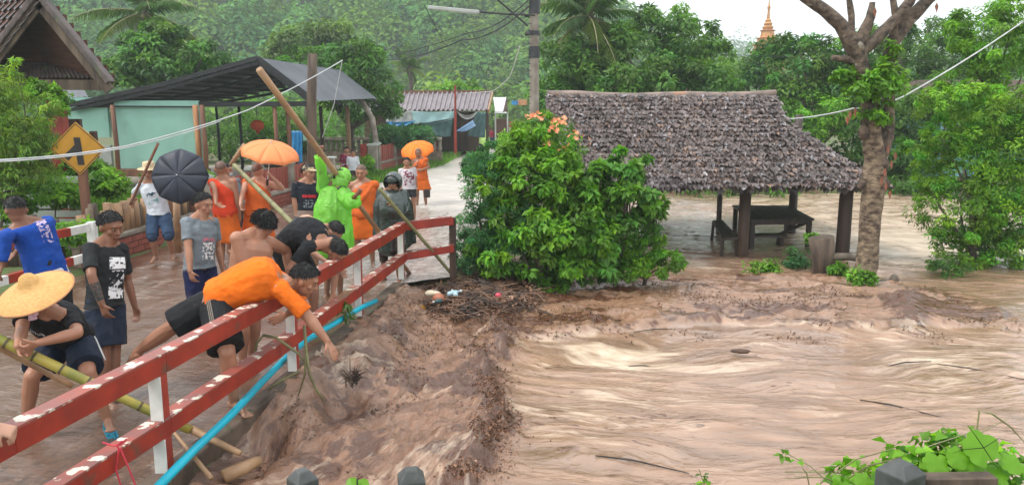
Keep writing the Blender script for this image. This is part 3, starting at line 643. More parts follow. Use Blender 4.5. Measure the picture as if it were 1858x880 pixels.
T = thing('gate_pillar', 'short concrete pillar ending the fence beside the raincoat man', 'pillar', (-5.62, 24.0, 0))
Geo().box((-5.62, 24.0, .5), (.24, .24, 1.05)).part('shaft', M['concrete'], T, bevel=.01); Geo().box((-5.62, 24.0, 1.05), (.32, .32, .06)).part('cap', M['grey_render'], T, bevel=.01)
# balustrade of the yard behind the gap
T = thing('balustrade', 'low grey concrete balustrade in the yard behind the two children', 'fence', (-8, 36, 0))
zb = 0.35
Geo().box((-6.5, 36, zb), (6.5, .2, .5)).part('base_wall', M['mortar'], T); Geo().box((-6.5, 36, 1.2), (6.5, .22, .12)).part('coping', M['concrete'], T)
bm_ = Geo().tube([(0, 0, 0), (0, 0, .12), (0, 0, .28), (0, 0, .45), (0, 0, .55)], [.06, .11, .07, .09, .07], 8).mesh('baluster', M['concrete'], smooth=True)
for i in range(26): inst('baluster', bm_, T, (-1.6 + i * .25, 0, .6))

# ------------------------------------------------------------ yellow road sign
T = thing('road_sign', 'yellow diamond sign with a black side road arrow on a brown post', 'sign', (-7.3, 12.9, 0))
c = at(141, 270, 12.9); hd = 47 * 12.9 / F / CT * 1.0
ax = np.array([(math.cos(R(8)), math.sin(R(8)), 0), (-math.sin(R(8)), math.cos(R(8)), 0), (0, 0, 1)])
def dia(h, y): return [c + ax[0] * a * h + ax[2] * b * h + ax[1] * y for a, b in ((0, 1), (1, 0), (0, -1), (-1, 0))]
g = Geo(); q = dia(hd, 0) + dia(hd, .012); g.add(q, [(0, 3, 2, 1), (4, 5, 6, 7), (0, 1, 5, 4), (1, 2, 6, 5), (2, 3, 7, 6), (3, 0, 4, 7)]); pl = g.part('sign_plate', M['sign_yellow'], T)
g = Geo(); q = dia(hd * .95, -.003) + dia(hd * .91, -.003); g.add(q, [(i, i + 4, (i + 1) % 4 + 4, (i + 1) % 4) for i in range(4)]); g.part('border', M['sign_black'], pl)
def flat(poly, y): return [c + ax[0] * a * hd + ax[2] * b * hd + ax[1] * y for a, b in poly]
g = Geo(); g.add(flat([(-.04, -.62), (.20, -.62), (.12, .42), (-.12, .42)][::-1], -.004), [(3, 2, 1, 0)])
g.add(flat([(-.55, -.28), (-.36, -.46), (.02, -.02), (.02, .25)], -.0045), [(0, 1, 2, 3)]); g.part('arrow', M['sign_black'], pl)
b0 = at(150, 330, 12.95)
Geo().box((b0[0], 12.98, c[2] / 2 - .1), (.13, .1, c[2] + .2)).part('post', M['wood_brown'], T, bevel=.01)
Geo().box((b0[0] + .2, 13.05, c[2] + .06), (.12, .05, .45)).part('batten', M['wood_dark'], T, bevel=.01)

# ------------------------------------------------------------ thatched shelter on the right
RYs, EY = 17.3, 14.55; RZ = float(at(1200, 176, RYs)[2]); EZ = float(at(1300, 338, EY)[2])
xL, xR, xH = float(at(996, 172, RYs)[0]), float(at(1403, 172, RYs)[0]), float(at(1606, 340, EY)[0])
SH = thing('thatched_shelter', 'low open shelter with shaggy grey leaf thatch standing in the flood', 'shelter', (4.0, 16.0, -1.0))
M['thatch_base'] = mat('thatch_underlayer', (.05, .035, .03), (.02, .015, .013), .9, 12)
g = Geo(); e = .0
BY = 2 * RYs - EY
P0, P1 = np.array([xL, RYs, RZ]), np.array([xR, RYs, RZ]); tb = .36
hx = xR + .12
F0, F1 = np.array([xL - .02, EY, EZ]), np.array([xH, EY, EZ]); G1 = P1 * (1 - tb) + np.array([xR, EY, EZ]) * tb
B0, B1 = np.array([xL, BY, EZ]), np.array([xH, BY, EZ]); G2 = P1 * (1 - tb) + np.array([xR, BY, EZ]) * tb
g.add([P0, P1, G1, F1, F0], [(0, 4, 3, 2, 1)]); g.add([P0, P1, G2, B1, B0], [(0, 1, 2, 3, 4)]); g.add([G1, F1, B1, G2], [(0, 1, 2, 3)]); g.add([P1, G1, G2], [(0, 1, 2)])
g.part('roof_base', M['thatch_base'], SH, solid=.05)
M['thatch'] = mat('dry_leaf_thatch', (1, 1, 1), (.55, .52, .5), .42, 25, bump=.5, bscale=60, dist=.01, vcol=True, contrast=(.3, .7), spec=.6)
def thatch():
    n_s = 104; Pp, Nn, Dd, Tn = [], [], [], []
    U = P0 - F0; sl_len = np.linalg.norm([RYs - EY, RZ - EZ]); up = nz([0, RYs - EY, RZ - EZ]); nrm = nz(np.cross([1, 0, 0], up))
    for r in range(n_s):
        t = (r + .3) / n_s; base = np.array([0, EY - .10, EZ - .03]) + up * sl_len * t
        zt = t; xr = xH - (xH - xR) * min(1, t / (1 - tb)) if t < 1 - tb else xR
        n = int((xr - xL + .1) / .046)
        xs = xL - .05 + (np.arange(n) + rng.uniform(-.4, .4, n)) * .046
        p = base + np.zeros((n, 3)); p[:, 0] += xs; p += nrm * (.03 + .03 * rng.random((n, 1)) + .045 * ((t * 19 + .5 * vn(xs * .8, xs * 0, 6)[:, None]) % 1.0) * -1 + .055 + .05 * (fbm(xs * 1.3, np.full(n, t * 5), 3, 81)[:, None] - .4)) ; p += up * rng.uniform(-.03, .03, (n, 1))
        Pp.append(p); Nn.append(nrm + rng.normal(size=(n, 3)) * .30); Dd.append(-up + np.array([1, 0, 0]) * rng.normal(size=(n, 1)) * .32 + nrm * rng.uniform(.0, .45, (n, 1)))
        Tn.append(rng.uniform(.45, 1.5, n) * (.55 + .9 * fbm(xs * 2.2, np.full(n, t * 7), 3, 83)))
    # the hip end that faces right, thatched the same way
    hu = nz(np.array([xR, 0, EZ + (RZ - EZ) * (1 - tb)]) - np.array([xH, 0, EZ])); hn = nz(np.cross(hu, [0, 1, 0])); hn = hn if hn[0] > 0 else -hn; hl = math.hypot(xH - xR, (RZ - EZ) * (1 - tb))
    for r in range(34):
        t = r / 34; ya = EY + (RYs - EY) * (1 - tb) * t; yb = 2 * RYs - ya; n = int((yb - ya) / .07) + 1
        p = np.array([xH + .05, 0, EZ - .02]) + hu * hl * t + np.zeros((n, 3)); p[:, 1] += np.linspace(ya, yb, n) + rng.uniform(-.03, .03, n); p += hn * (.03 + .04 * rng.random((n, 1)))
        Pp.append(p); Nn.append(hn + rng.normal(size=(n, 3)) * .38); Dd.append(-hu + np.array([0, 1, 0]) * rng.normal(size=(n, 1)) * .45 + hn * rng.uniform(0, .4, (n, 1))); Tn.append(rng.uniform(.5, 1.5, n))
    # back slope
    ub = nz([0, -(RYs - EY), RZ - EZ]); nb = nz(np.cross(ub, [1, 0, 0]))
    for r in range(30):
        t = r / 30; xr = xH - (xH - xR) * min(1, t / (1 - tb)); n = int((xr - xL) / .11); p = np.array([0, BY + .1, EZ]) + ub * sl_len * t + np.zeros((n, 3)); p[:, 0] += np.linspace(xL, xr, n); p += nb * .05
        Pp.append(p); Nn.append(nb + rng.normal(size=(n, 3)) * .35); Dd.append(-ub + np.array([1, 0, 0]) * rng.normal(size=(n, 1)) * .4); Tn.append(rng.uniform(.5, 1.4, n))
    # ragged fringe hanging from the front eave and the ridge overlap
    n = 150; p = np.zeros((n, 3)); p[:, 0] = np.linspace(xL, xH, n) + rng.uniform(-.02, .02, n); p[:, 1] = EY - .05 + rng.uniform(-.04, .04, n); p[:, 2] = EZ + .02 + rng.uniform(-.03, .02, n)
    Pp.append(p); Nn.append(np.array([0, -1, .2]) + rng.normal(size=(n, 3)) * .3); Dd.append(np.array([0, -.25, -1]) + rng.normal(size=(n, 3)) * .2); Tn.append(rng.uniform(.35, 1., n))
    P, N_, D_, Tn = np.concatenate(Pp), np.concatenate(Nn), np.concatenate(Dd), np.concatenate(Tn)
    N_ /= np.linalg.norm(N_, axis=1, keepdims=True); n = len(P); h = rng.random(n)[:, None]
    colr = (np.array([.16, .13, .128]) * (1 - h) + np.array([.12, .078, .062]) * h); m = rng.random(n) < .06; colr[m] = [.24, .14, .09]; m = rng.random(n) < .07; colr[m] = [.27, .255, .27]
    colr = colr * Tn[:, None]; s = rng.uniform(.7, 1.3, n); off = worldloc(SH)
    me4 = []
    for q in range(6):
        V, FC, CC = leaves(np.zeros((1, 3)), np.array([[0, 0, 1.]]), np.array([[1., 0, 0]]), .14, .078, -.2 + .12 * q, np.array([[.17 - .02 * q, .14 - .018 * q, .14 - .018 * q]]), .3 - .1 * (q % 3)); me4.append(np_mesh('thatch_leaf', V, FC, M['thatch'], False, CC))
    idx = np.argsort(np.linalg.norm(P - CAM, axis=1) + (P[:, 0] < 2.2) * 50)[:300]
    for i in idx:
        Dn = nz(D_[i]); Sx = nz(np.cross(Dn, N_[i])); Uu = np.cross(Sx, Dn)
        o = bpy.data.objects.new('thatch_leaf', me4[rng.integers(6)]); link(o, SH)
        o.matrix_local = Matrix.LocRotScale(Vector(P[i] - off), Matrix(np.array([Dn, -Sx, Uu]).T.tolist()).to_quaternion(), Vector((s[i],) * 3))
    m = np.ones(n, bool); m[idx] = False
    V, FC, CC = leaves(P[m] - off, N_[m], D_[m], .14 * s[m], .078 * s[m], rng.uniform(-.3, .4, (m.sum(), 1)), colr[m], .15)
    tag(link(bpy.data.objects.new('thatch', np_mesh('thatch', V, FC, M['thatch'], False, CC)), SH), kind='stuff')
thatch()
g = Geo(); pts = [(xL - .05 + (xR - xL + .1) * i / 8, RYs, RZ + .06 + .02 * math.sin(i * 1.7) - .045 * math.sin(math.pi * i / 8)) for i in range(9)]
M['ridge_pole'] = mat('ridge_pole', (.30, .22, .18), (.13, .1, .09), .6, 3, bump=.3, chips=(.34, .19, .12), chip_at=(.58, .62), chip_scale=1.8)
g.tube(pts, .085, 10, jit=.08).part('ridge_pole', M['ridge_pole'], SH, True)
def hw(px, py0, d): return d
for (px, y, w) in ((1350, 15.0, .23), (1531, 15.0, .27), (1303, 17.9, .12), (1437, 17.9, .2), (1130, 15.0, .22), (1085, 17.9, .2)):
    x = float(at(px, 420, y)[0]); zt = EZ + (RZ - EZ) * max(0, (y if y < RYs else 2 * RYs - y) - EY) / (RYs - EY) - .02
    Geo().tube([(x, y, -1.2), (x + random.uniform(-.02, .02), y, -.2), (x, y, zt)], [w / 2 * 1.05, w / 2, w / 2 * .93], 9, jit=.04).part('post', M['wood_dark' if w > .2 else 'wood_wet'], SH, True)
for y in (15.0, 17.9): Geo().beam((xL + .1, y, EZ + .12), (xH - .2, y, EZ + .12), .12, .12).part('beam', M['wood_dark'], SH)
# plank table and benches under the shelter
def pt(px, py, z): return gp(px, py, z)
T = thing('plank_table', 'dark wet plank table on square legs standing in water under the thatched roof', 'table', (5.6, 17, WZ))
tz = .26; c4 = [pt(1362, 399, tz), pt(1478, 397, tz), pt(1432, 373, tz), pt(1328, 372, tz)]
a, b, c_, d_ = c4; n = 8
for i in range(n):
    t0, t1 = i / n + .004, (i + 1) / n - .004; q = [a + (b - a) * t0, a + (b - a) * t1, d_ + (c_ - d_) * t1, d_ + (c_ - d_) * t0]
    g = Geo(); g.add([p + np.array([0, 0, .0]) for p in q] + [p - np.array([0, 0, .04]) for p in q], [(0, 1, 2, 3), (7, 6, 5, 4), (0, 4, 5, 1), (1, 5, 6, 2), (2, 6, 7, 3), (3, 7, 4, 0)]); g.part('plank', M['wood_wet'], T)
for p, q in ((a, c_), (b, d_), (c_, a), (d_, b)):
    p2 = p + nz(q - p) * .14; Geo().box((p2[0], p2[1], tz - .5), (.09, .09, .9)).part('leg', M['wood_wet'], T)
Geo().beam(a + (0.05, .08, -.08), b + (-.05, .08, -.08), .05, .08).part('apron', M['wood_wet'], T); Geo().beam(b + (-.08, .1, -.08), c_ + (-.08, -.1, -.08), .05, .08).part('apron', M['wood_wet'], T)
Geo().beam(b + (-.1, .15, -.1), b * .55 + c_ * .45 + (-.6, 0, -.55), .05, .06).part('brace', M['wood_wet'], T)
bx = (a + b) / 2
T = thing('wooden_bench', 'narrow dark plank bench standing in water left of the table', 'bench', (4.4, 15.6, WZ))
tz = .06; q = [pt(1312, 432, tz), pt(1340, 430, tz), pt(1311, 399, tz), pt(1292, 400, tz)]
for k in range(2):
    a_, b_ = q[0] + (q[1] - q[0]) * (k * .5 + .01), q[0] + (q[1] - q[0]) * (k * .5 + .49); d2, c2 = q[3] + (q[2] - q[3]) * (k * .5 + .01), q[3] + (q[2] - q[3]) * (k * .5 + .49); r_ = [a_, b_, c2, d2]
    g = Geo(); g.add(r_ + [p - np.array([0, 0, .05]) for p in r_], [(0, 1, 2, 3), (7, 6, 5, 4), (0, 4, 5, 1), (1, 5, 6, 2), (2, 6, 7, 3), (3, 7, 4, 0)]); g.part('plank', M['wood_wet'], T)
for i in range(4):
    p = q[i] * .86 + sum(q) / 4 * .14; Geo().tube([(p[0], p[1], tz - .03), (p[0] + (.05 if i in (1, 2) else -.05), p[1], WZ - .5)], .035, 6).part('leg', M['wood_wet'], T)
T = thing('wooden_bench', 'low plank bench half under water in front of the table', 'bench', (5.2, 16.2, WZ))
Geo().box((5.3, 16.3, -.14), (1.1, .3, .05)).part('seat', M['wood_wet'], T, bevel=.005)
for x in (4.85, 5.75): Geo().box((x, 16.3, -.5), (.08, .25, .68)).part('leg', M['wood_wet'], T)

# ------------------------------------------------------------ open metal shed with mint wall, left
T = thing('open_shed', 'open metal roofed shed with a mint green wall and brown posts', 'shed', (-10, 25, 0))
Ya, Yb = 25.0, 32.0
apN, apF = at(469, 105, Ya), at(618, 128, Yb); reN, reF = at(574, 184, Ya), at(684, 179, Yb + .5); leN = at(126, 191, Ya)
leF = leN + (apF - apN) * np.array([1, 1, 0]) + (0, 0, .1); lm = at(300, 152, Ya); lmF = lm + (apF - apN)
def corr(g, A, B, C_, D_, n, amp, m=1):    # corrugated sheet A-B along eave, ribs running A->D
    A, B, C_, D_ = map(np.array, (A, B, C_, D_)); nr = nz(np.cross(B - A, D_ - A)); P = []
    for j in range(m + 1):
        for i in range(n + 1):
            s = i / n; t = j / m; p = (A * (1 - s) + B * s) * (1 - t) + (D_ * (1 - s) + C_ * s) * t; P.append(p + nr * amp * (1 if i % 2 else -1))
    return g.sheet(P, n, m)
for k in range(6):
    a_, b_ = reN + (reF - reN) * k / 6, reN + (reF - reN) * (k + 1) / 6; d2, c2 = apN + (apF - apN) * k / 6, apN + (apF - apN) * (k + 1) / 6
    corr(Geo(), a_ + (0, 0, .004 * (k % 2)), b_ + (0, 0, .004 * (k % 2)), c2, d2, 12, .012).part('roof_sheet', M['metal_roof'], T)
for k in range(5):
    f0, f1 = k / 5, (k + 1) / 5; h = np.array([0, 0, .006 * (k % 2)])
    corr(Geo(), apN + (apF - apN) * f0 + h, apN + (apF - apN) * f1 + h, lmF * 1 if f1 == 1 else lm + (lmF - lm) * f1 + h, lm + (lmF - lm) * f0 + h, 12, .012).part('roof_sheet', M['metal_roof'], T)
    corr(Geo(), lm + (lmF - lm) * f0 + h, lm + (lmF - lm) * f1 + h, leN + (leF - leN) * f1 + h, leN + (leF - leN) * f0 + h, 12, .012).part('roof_sheet', M['metal_roof'], T)
ml = leN * .0 + lm
for (p, q) in ((apN, lm), (lm, leN), (apN, reN)): Geo().beam(p + (0, -.05, -.01), q + (0, -.05, -.01), .06, .14).part('verge', M['metal_dark'], T)
for t in (.12, .28, .44, .6, .76, .92):
    for S0, S1 in (((apN * (1 - t) + lm * t), (apF * (1 - t) + lmF * t)), ((lm * (1 - t) + leN * t), (lmF * (1 - t) + leF * t))): Geo().beam(S0 + (0, 0, -.08), S1 + (0, 0, -.08), .05, .08).part('purlin', M['metal_dark'], T)
for f in (.0, .33, .66, 1):
    A_, B_, C_ = apN + (apF - apN) * f, lm + (lmF - lm) * f, leN + (leF - leN) * f; D_ = reN + (reF - reN) * f; dz = np.array([0, 0, -.16])
    Geo().beam(A_ + dz, B_ + dz, .07, .1).part('rafter', M['metal_dark'], T); Geo().beam(B_ + dz, C_ + dz, .07, .1).part('rafter', M['metal_dark'], T); Geo().beam(A_ + dz, D_ + dz, .07, .1).part('rafter', M['metal_dark'], T)
zt = float(reN[2]) - .12
Geo().beam((leN[0] + .5, Ya + .15, zt), (reN[0] - .1, Ya + .15, zt + .04), .08, .16).part('tie_beam', M['metal_dark'], T)
Geo().beam((apN[0], Ya + .15, zt), apN + (0, .15, -.1), .06, .06).part('strut', M['metal_dark'], T)
for px, y, py1, mk, w in ((208, 24.9, 305, 'wood_brown', .16), (357, 24.9, 310, 'wood_orange', .2), (369, 24.8, 305, 'wood_brown', .17), (500, 25.2, 305, 'wood_brown', .15), (523, 25.6, 295, 'wood_brown', .15), (560, 25.2, 300, 'wood_brown', .12), (631, 31.8, 292, 'wood_pale', .2), (436, 28.2, 300, 'metal_dark', .12), (583, 31.8, 290, 'wood_dark', .16), (395, 31.5, 300, 'metal_dark', .12)):
    p = at(px, 240, y); Geo().tube([(p[0], y, 0), (p[0] + .03, y, 1.4), (p[0], y, zt)], [w / 2, w / 2 * .95, w / 2 * .9], 8).part('post', M[mk], T, True)
a1, a2 = at(212, 250, 25.1), at(364, 250, 25.1); z0 = float(at(300, 306, 25.1)[2]); z1 = float(at(300, 183, 25.1)[2])
Geo().box(((a1[0] + a2[0]) / 2, 25.15, (z0 + z1) / 2), (a2[0] - a1[0], .12, z1 - z0)).part('wall', M['green_wall'], T)
a0 = at(118, 250, 25.1)
g = Geo(); g.box(((a0[0] + a1[0]) / 2 - .15, 25.2, (z1 + z0 + .9) / 2 + .1), (a1[0] - a0[0] - .2, .12, z1 - z0 - .9)); g.part('wall', M['green_wall'], T)
Geo().box(((a0[0] + a1[0]) / 2 - .15, 25.18, (z0 + .9) / 2 - .05), (a1[0] - a0[0] - .18, .14, .9 + .1 + z0 - .3)).part('wall', M['grey_render'], T)
Geo().box(((a1[0] + a2[0]) / 2, 25.0, z0 - .12), (a2[0] - a1[0] + .4, .5, .22)).part('plinth', M['wood_brown'], T)
Geo().beam((a1[0], 25.02, z1 - .18), (a2[0], 25.02, z1 - .2), .03, .05).part('curtain_rail', M['metal_dark'], T)
tag(Geo().box((-9.5, 29.6, .02), (9.0, 9.0, .16)).part('shed_floor', M['concrete'], None), kind='structure')
# things in and round the shed
T = thing('lantern', 'red orange hanging lantern under the shed roof', 'lantern', at(467, 228, 27.5)); c = at(467, 228, 27.5)
M['lantern'] = mat('lantern_red', (.62, .09, .03), (.5, .06, .02), .6, 6, bump=.1); Geo().ball(c, (.24, .24, .2), nu=14).part('shade', M['lantern'], T, True); Geo().tube([c, c + (0, 0, .75)], .012, 5).part('cord', M['wire'], T)
Geo().tube([c - (0, 0, .18), c - (0, 0, .3)], [.08, .02], 8).part('tassel', M['lantern'], T)
c = gp(475, 300, .1); c = at(476, 250, 24.5)
T = thing('stone_plinth', 'grey tapered concrete block behind the tilted orange umbrella', 'plinth', (c[0], 24.5, 0)); Geo().box((c[0], 24.5, .45), (.75, .5, .9), taper=.82).part('block', M['concrete'], T, bevel=.01); Geo().box((c[0], 24.5, 1.12), (.5, .4, .44), taper=.8).part('block_top', M['concrete_grey'], T, bevel=.01)
c = at(537, 268, 24.2)
M['tarp_blue'] = mat('blue_tarp', (.02, .24, .5), (.015, .15, .36), .35, 5, bump=.4, bscale=12); M['tarp_teal'] = mat('pale_teal_tarp', (.36, .55, .56), (.26, .44, .46), .45, 3, bump=.4, bscale=9)
M['tarp_dark'] = mat('dark_green_tarp', (.05, .12, .12), (.03, .07, .075), .4, 4, bump=.5, bscale=10); M['tarp_grey'] = mat('grey_tarp', (.42, .42, .4), (.3, .31, .31), .4, 3, bump=.4, bscale=9); M['tarp_sky'] = mat('light_blue_tarp', (.25, .4, .62), (.16, .3, .5), .4, 3, bump=.4, bscale=9)
def cloth(name, label, cat, corners, mk, sag=.05, n=14, parent=None, fold=.03):
    A, B, C_, D_ = [np.array(q, float) for q in corners]; P = []; nr = nz(np.cross(B - A, D_ - A))
    for j in range(n + 1):
        for i in range(n + 1):
            s, t = i / n, j / n; p = (A * (1 - s) + B * s) * (1 - t) + (D_ * (1 - s) + C_ * s) * t
            p = p + nr * fold * math.sin(s * 17 + t * 3) * (.3 + t) + nr * sag * .5 * math.sin(math.pi * s) * math.sin(math.pi * t) - np.array([0, 0, sag * math.sin(math.pi * s) * (1 - .3 * t)]); P.append(p)
    o = Geo().sheet(P, n, n).part(name, M[mk], parent, True, solid=.008)
    if label: tag(o, label, cat)
    return o
cloth('cloth', 'bright blue cloth hanging between the shed posts', 'cloth', (at(529, 238, 24.2), at(549, 238, 24.2), at(548, 296, 24.2), at(530, 298, 24.2)), 'tarp_blue', 0, 16, fold=.035)
cloth('towel', 'small pale green towel hanging beside the old trunk post', 'towel', (at(550, 239, 24.1), at(556, 238, 24.1), at(556, 256, 24.1), at(550, 257, 24.1)), 'green_wall', 0, 6)
T = thing('motorcycle', 'dark parked motorcycle under the shed behind the picket fence', 'motorcycle', (at(512, 288, 24.0)[0], 24.0, .1)); c = np.array([at(512, 288, 24.0)[0], 24.0, .1])
for s in (-.45, .55):
    w = Geo(); w.rings([c + (s, -.05, .3), c + (s, .05, .3)], [np.array([1, 0, 0])] * 2, [np.array([0, 0, 1])] * 2, (.3, .3), (.3, .3), 20); wh = w.part('wheel', M['metal_dark'], T)
    Geo().rings([c + (s, -.07, .3), c + (s, .07, .3)], [np.array([1, 0, 0])] * 2, [np.array([0, 0, 1])] * 2, (.16, .16), (.16, .16), 14).part('rim', M['concrete'], wh)
Geo().cap(c + (-.3, 0, .45), c + (.3, 0, .5), .13, .16).part('body', M['red_paint'], T, True); Geo().cap(c + (-.5, 0, .72), c + (.05, 0, .72), .09, .1).part('seat', M['sign_black'], T, True)
Geo().tube([c + (.55, 0, .3), c + (.4, 0, .95)], .03, 6).tube([c + (.4, -.3, .98), c + (.38, 0, .95), c + (.4, .3, .98)], .018, 6).part('handlebar', M['metal_dark'], T)
tag(Geo().tube([at(566, 330, 20.5) * (1, 1, 0) + (0, 0, 0), at(565, 185, 20.5), at(567, 98, 20.5)], [.15, .13, .11], 9, jit=.12).part('tree_post', M['wood_old'], None, True), 'thick old weathered timber post rising in front of the metal shed roof', 'post')
tag(Geo().tube([at(689, 266, 31) * (1, 1, 0) + (0, 0, .1), at(675, 215, 31), at(652, 176, 31)], [.13, .12, .1], 8).part('leaning_post', M['concrete'], None, True), 'leaning grey concrete pole at the right end of the shed roof', 'pole')
# ------------------------------------------------------------ wooden house at the far left with gable roof
T = thing('wooden_house', 'brown wooden house with steep tiled gable roof at the left edge', 'house', (-11.5, 17, 0))
Hy = 15.5; ap = at(75, -6, Hy); rb = at(203, 152, Hy); lb = at(-20, 118, Hy); back = np.array([-6.5, 4.5, 0.0]); 
lb = at(-75, 200, Hy) * .0 + at(-5, 98, Hy); ltip = ap + (lb - ap) * 2.2
M['soffit'] = mat('dark_red_brown_boards', (.13, .055, .035), (.07, .03, .022), .7, 4, (.3, 1, 6), .3)
# the left slope faces the camera: single tiles
mt = mat('mossy_roof_tile', (.17, .155, .155), (.1, .09, .09), .55, 3, bump=.35, chips=(.09, .16, .05), chip_at=(.62, .72), chip_scale=3)
sl_ = ltip - ap; nrow = 13; rowv = sl_ / nrow; bk = nz(back); tw = .27
nrm = nz(np.cross(bk, sl_)); nrm = nrm if nrm[2] > 0 else -nrm
g = Geo(); g.add([ap, ap + back, ltip + back, ltip], [(0, 1, 2, 3)]); g.add([ap, ap + back, rb + back, rb], [(3, 2, 1, 0)]); g.part('roof_deck', M['soffit'], T, solid=.04)
off = worldloc(T)
def tiles(origin, rv, bv, nr, nc, nrmv, mm, name='roof_tile'):
    L_ = np.linalg.norm(rv) * 1.22; d = nz(rv); b_ = nz(bv); P = []
    for i in range(7):
        h = .035 * math.sin(i / 6 * math.pi) if i < 5 else 0
        for t in (0, 1): P.append((t * L_, (i / 6) * tw, h + .012 + .03 * t))
    g = Geo(); g.add(P + [(x, y, z - .018) for x, y, z in P], [(2 * i, 2 * i + 1, 2 * i + 3, 2 * i + 2) for i in range(6)] + [(2 * i + 15, 2 * i + 1 + 14 - 1 + 0, 2 * i + 16, 2 * i + 17) if False else (2 * i + 1, 2 * i + 15, 2 * i + 17, 2 * i + 3) for i in range(6)]); me = g.mesh(name, mm)
    Rm = Matrix(np.array([d, b_, nrmv]).T.tolist()).to_quaternion()
    for r in range(nr):
        for q in range(nc):
            o = bpy.data.objects.new(name, me); link(o, T); o.rotation_mode = 'QUATERNION'
            o.location = Vector(origin + rv * r + b_ * tw * q + nrmv * (.02 + random.uniform(0, .006)) - off); o.rotation_quaternion = Rm
mo = at(-70, -60, Hy + 3.4); md = at(-70, 118, Hy + 1.5) - mo; mx_ = at(52, -60, Hy + 3.4) - mo; mn = nz(np.cross(md, mx_)); mn = mn if mn[2] > 0 else -mn
g = Geo(); g.add([mo, mo + mx_, mo + mx_ + md, mo + md], [(0, 1, 2, 3)]); g.part('main_roof_deck', M['soffit'], T)
nl_ = nz(np.cross(sl_, bk)); nl_ = nl_ if nl_ @ (CAM - ap) > 0 else -nl_
tiles(ap + nl_ * .03, rowv, back, nrow, 14, nl_, mt)
sr = rb - ap; nr2 = nz(np.cross(sr, bk)); nr2 = nr2 if nr2[2] > 0 else -nr2
def edge_tiles(a, b, n, mm, name):
    d = nz(b - a); 
    for i in range(n):
        p, q = a + (b - a) * (i / n), a + (b - a) * ((i + 1.12) / n); up = np.array([0, 0, .03 * 1]); Geo().beam(p + (0, -.06, .05), q + (0, -.06, .02), .26, .10).part(name, mm, T, bevel=.02)
edge_tiles(ap, rb, 15, M['tile'], 'verge_tile'); edge_tiles(ap, ltip, 16, M['tile'], 'verge_tile')
for a_, b_ in ((ap, rb), (ap, ltip)): Geo().beam(a_ + (0, -.1, -.14), b_ + (0, -.1, -.14), .05, .2).part('barge_board', M['wood_old'], T)
gy = Hy + 1.1; apg = ap + back * .244 + (0, 0, -.2)
wl = at(-60, 185, gy); rbg = rb + back * .244 + (0, 0, -.15)
g = Geo(); q = [apg, rbg, apg + (rbg - apg) * (-1, 1, 1)]; g.add(q, [(0, 1, 2)]); g.part('gable_wall', M['soffit'], T, solid=.06)
for i in range(9):
    z = float(at(0, 150, gy)[2]) + .1 + i * .17; xa = float(at(20, 100, gy)[0]); 
    tt = (z - rb[2]) / (ap[2] - rb[2]); xb = rb[0] + (ap[0] - rb[0]) * tt - .35
    if xb > xa - 1.2: Geo().box(((xb + xa - 1.8) / 2, gy - .06, z), (xb - xa + 1.8, .03, .166)).part('gable_board', M['soffit'], T)
# small tiled skirt roof under the gable
s0, s1 = at(-30, 108, gy), at(150, 112, gy); e0, e1 = at(-60, 140, gy - .9), at(181, 142, gy - .9)
g = Geo(); corr(g, e0, e1, s1, s0, 60, .018, 1); g.part('skirt_roof', M['tile'], T); Geo().beam(e0 + (0, 0, -.14), e1 + (0, 0, -.14), .06, .2).part('fascia', M['wood_old'], T)
z_ = float(e0[2]) - .3
for px in (104, 10, -60):
    p = at(px, 200, gy - .3); Geo().box((p[0], gy - .3, z_ / 2), (.28, .28, z_)).part('column', M['red_paint'] if px == 104 else M['wood_brown'], T, bevel=.02)
p = at(30, 200, gy + .5); Geo().box((p[0] - .6, gy + 1.2, 1.1), (3.2, .1, 2.4)).part('wall', M['wood_dark'], T)
Geo().box((p[0] + .1, gy + .0, .95), (3.0, .06, .05)).box((p[0] + .1, gy, 1.2), (3.0, .06, .05)).part('handrail', M['wood_brown'], T)
T = thing('slat_wall', 'pale grey horizontal slat wall behind the bushes at left', 'wall', (-9.0, 14.4, 0))
for i in range(6): Geo().box((-9.3, 14.4, .42 + i * .16), (2.6, .05, .12)).part('slat', M['grey_render'], T)
T = thing('metal_panel', 'small blue grey metal roof tucked between the house and the mint wall', 'roof', at(140, 165, 22)); corr(Geo(), at(112, 178, 22), at(160, 176, 22), at(150, 158, 23), at(112, 158, 23), 8, .01).part('sheet', M['metal_roof'], T)

# ------------------------------------------------------------ village buildings farther back
T = thing('long_house', 'long low house with ribbed grey tile roof and tarps along its front', 'house', (-5, 42, 0))
hy = 42.0; rl, rr = at(668, 170, hy + 2.5), at(892, 168, hy + 2.5); el, er = at(660, 202, hy - .5), at(884, 201, hy - .5); n = 26
for k in range(n):
    a_, b_ = el + (er - el) * k / n, el + (er - el) * (k + 1) / n; d2, c2 = rl + (rr - rl) * k / n, rl + (rr - rl) * (k + 1) / n
    g = Geo(); P = []
    for j, (u0, u1) in enumerate(((a_, b_), (d2, c2))):
        for i, h in enumerate((0, .0, .09, .09, 0)): P.append(u0 + (u1 - u0) * (0, .45, .6, .85, 1)[i] + np.array([0, -.02, h]))
    g.sheet(P, 4, 1); g.part('roof_tile_row', M['tile_far'], T)
g = Geo(); g.add([rl + (0, 0, -.05), rr + (0, 0, -.05), er + (0, 6, -.05), el + (0, 6, -.05)], [(0, 1, 2, 3)]); g.part('roof_back', M['tile_far'], T)
for k in range(30):
    p = rl + (rr - rl) * (k + .5) / 30; Geo().box(p + (0, 0, .06), (.2, .26, .14)).part('ridge_tile', M['wood_brown'], T)
Geo().beam(er + (.05, 0, -.05), rr + (.05, 0, -.05), .08, .22).part('barge_board', M['wood_pale'], T)
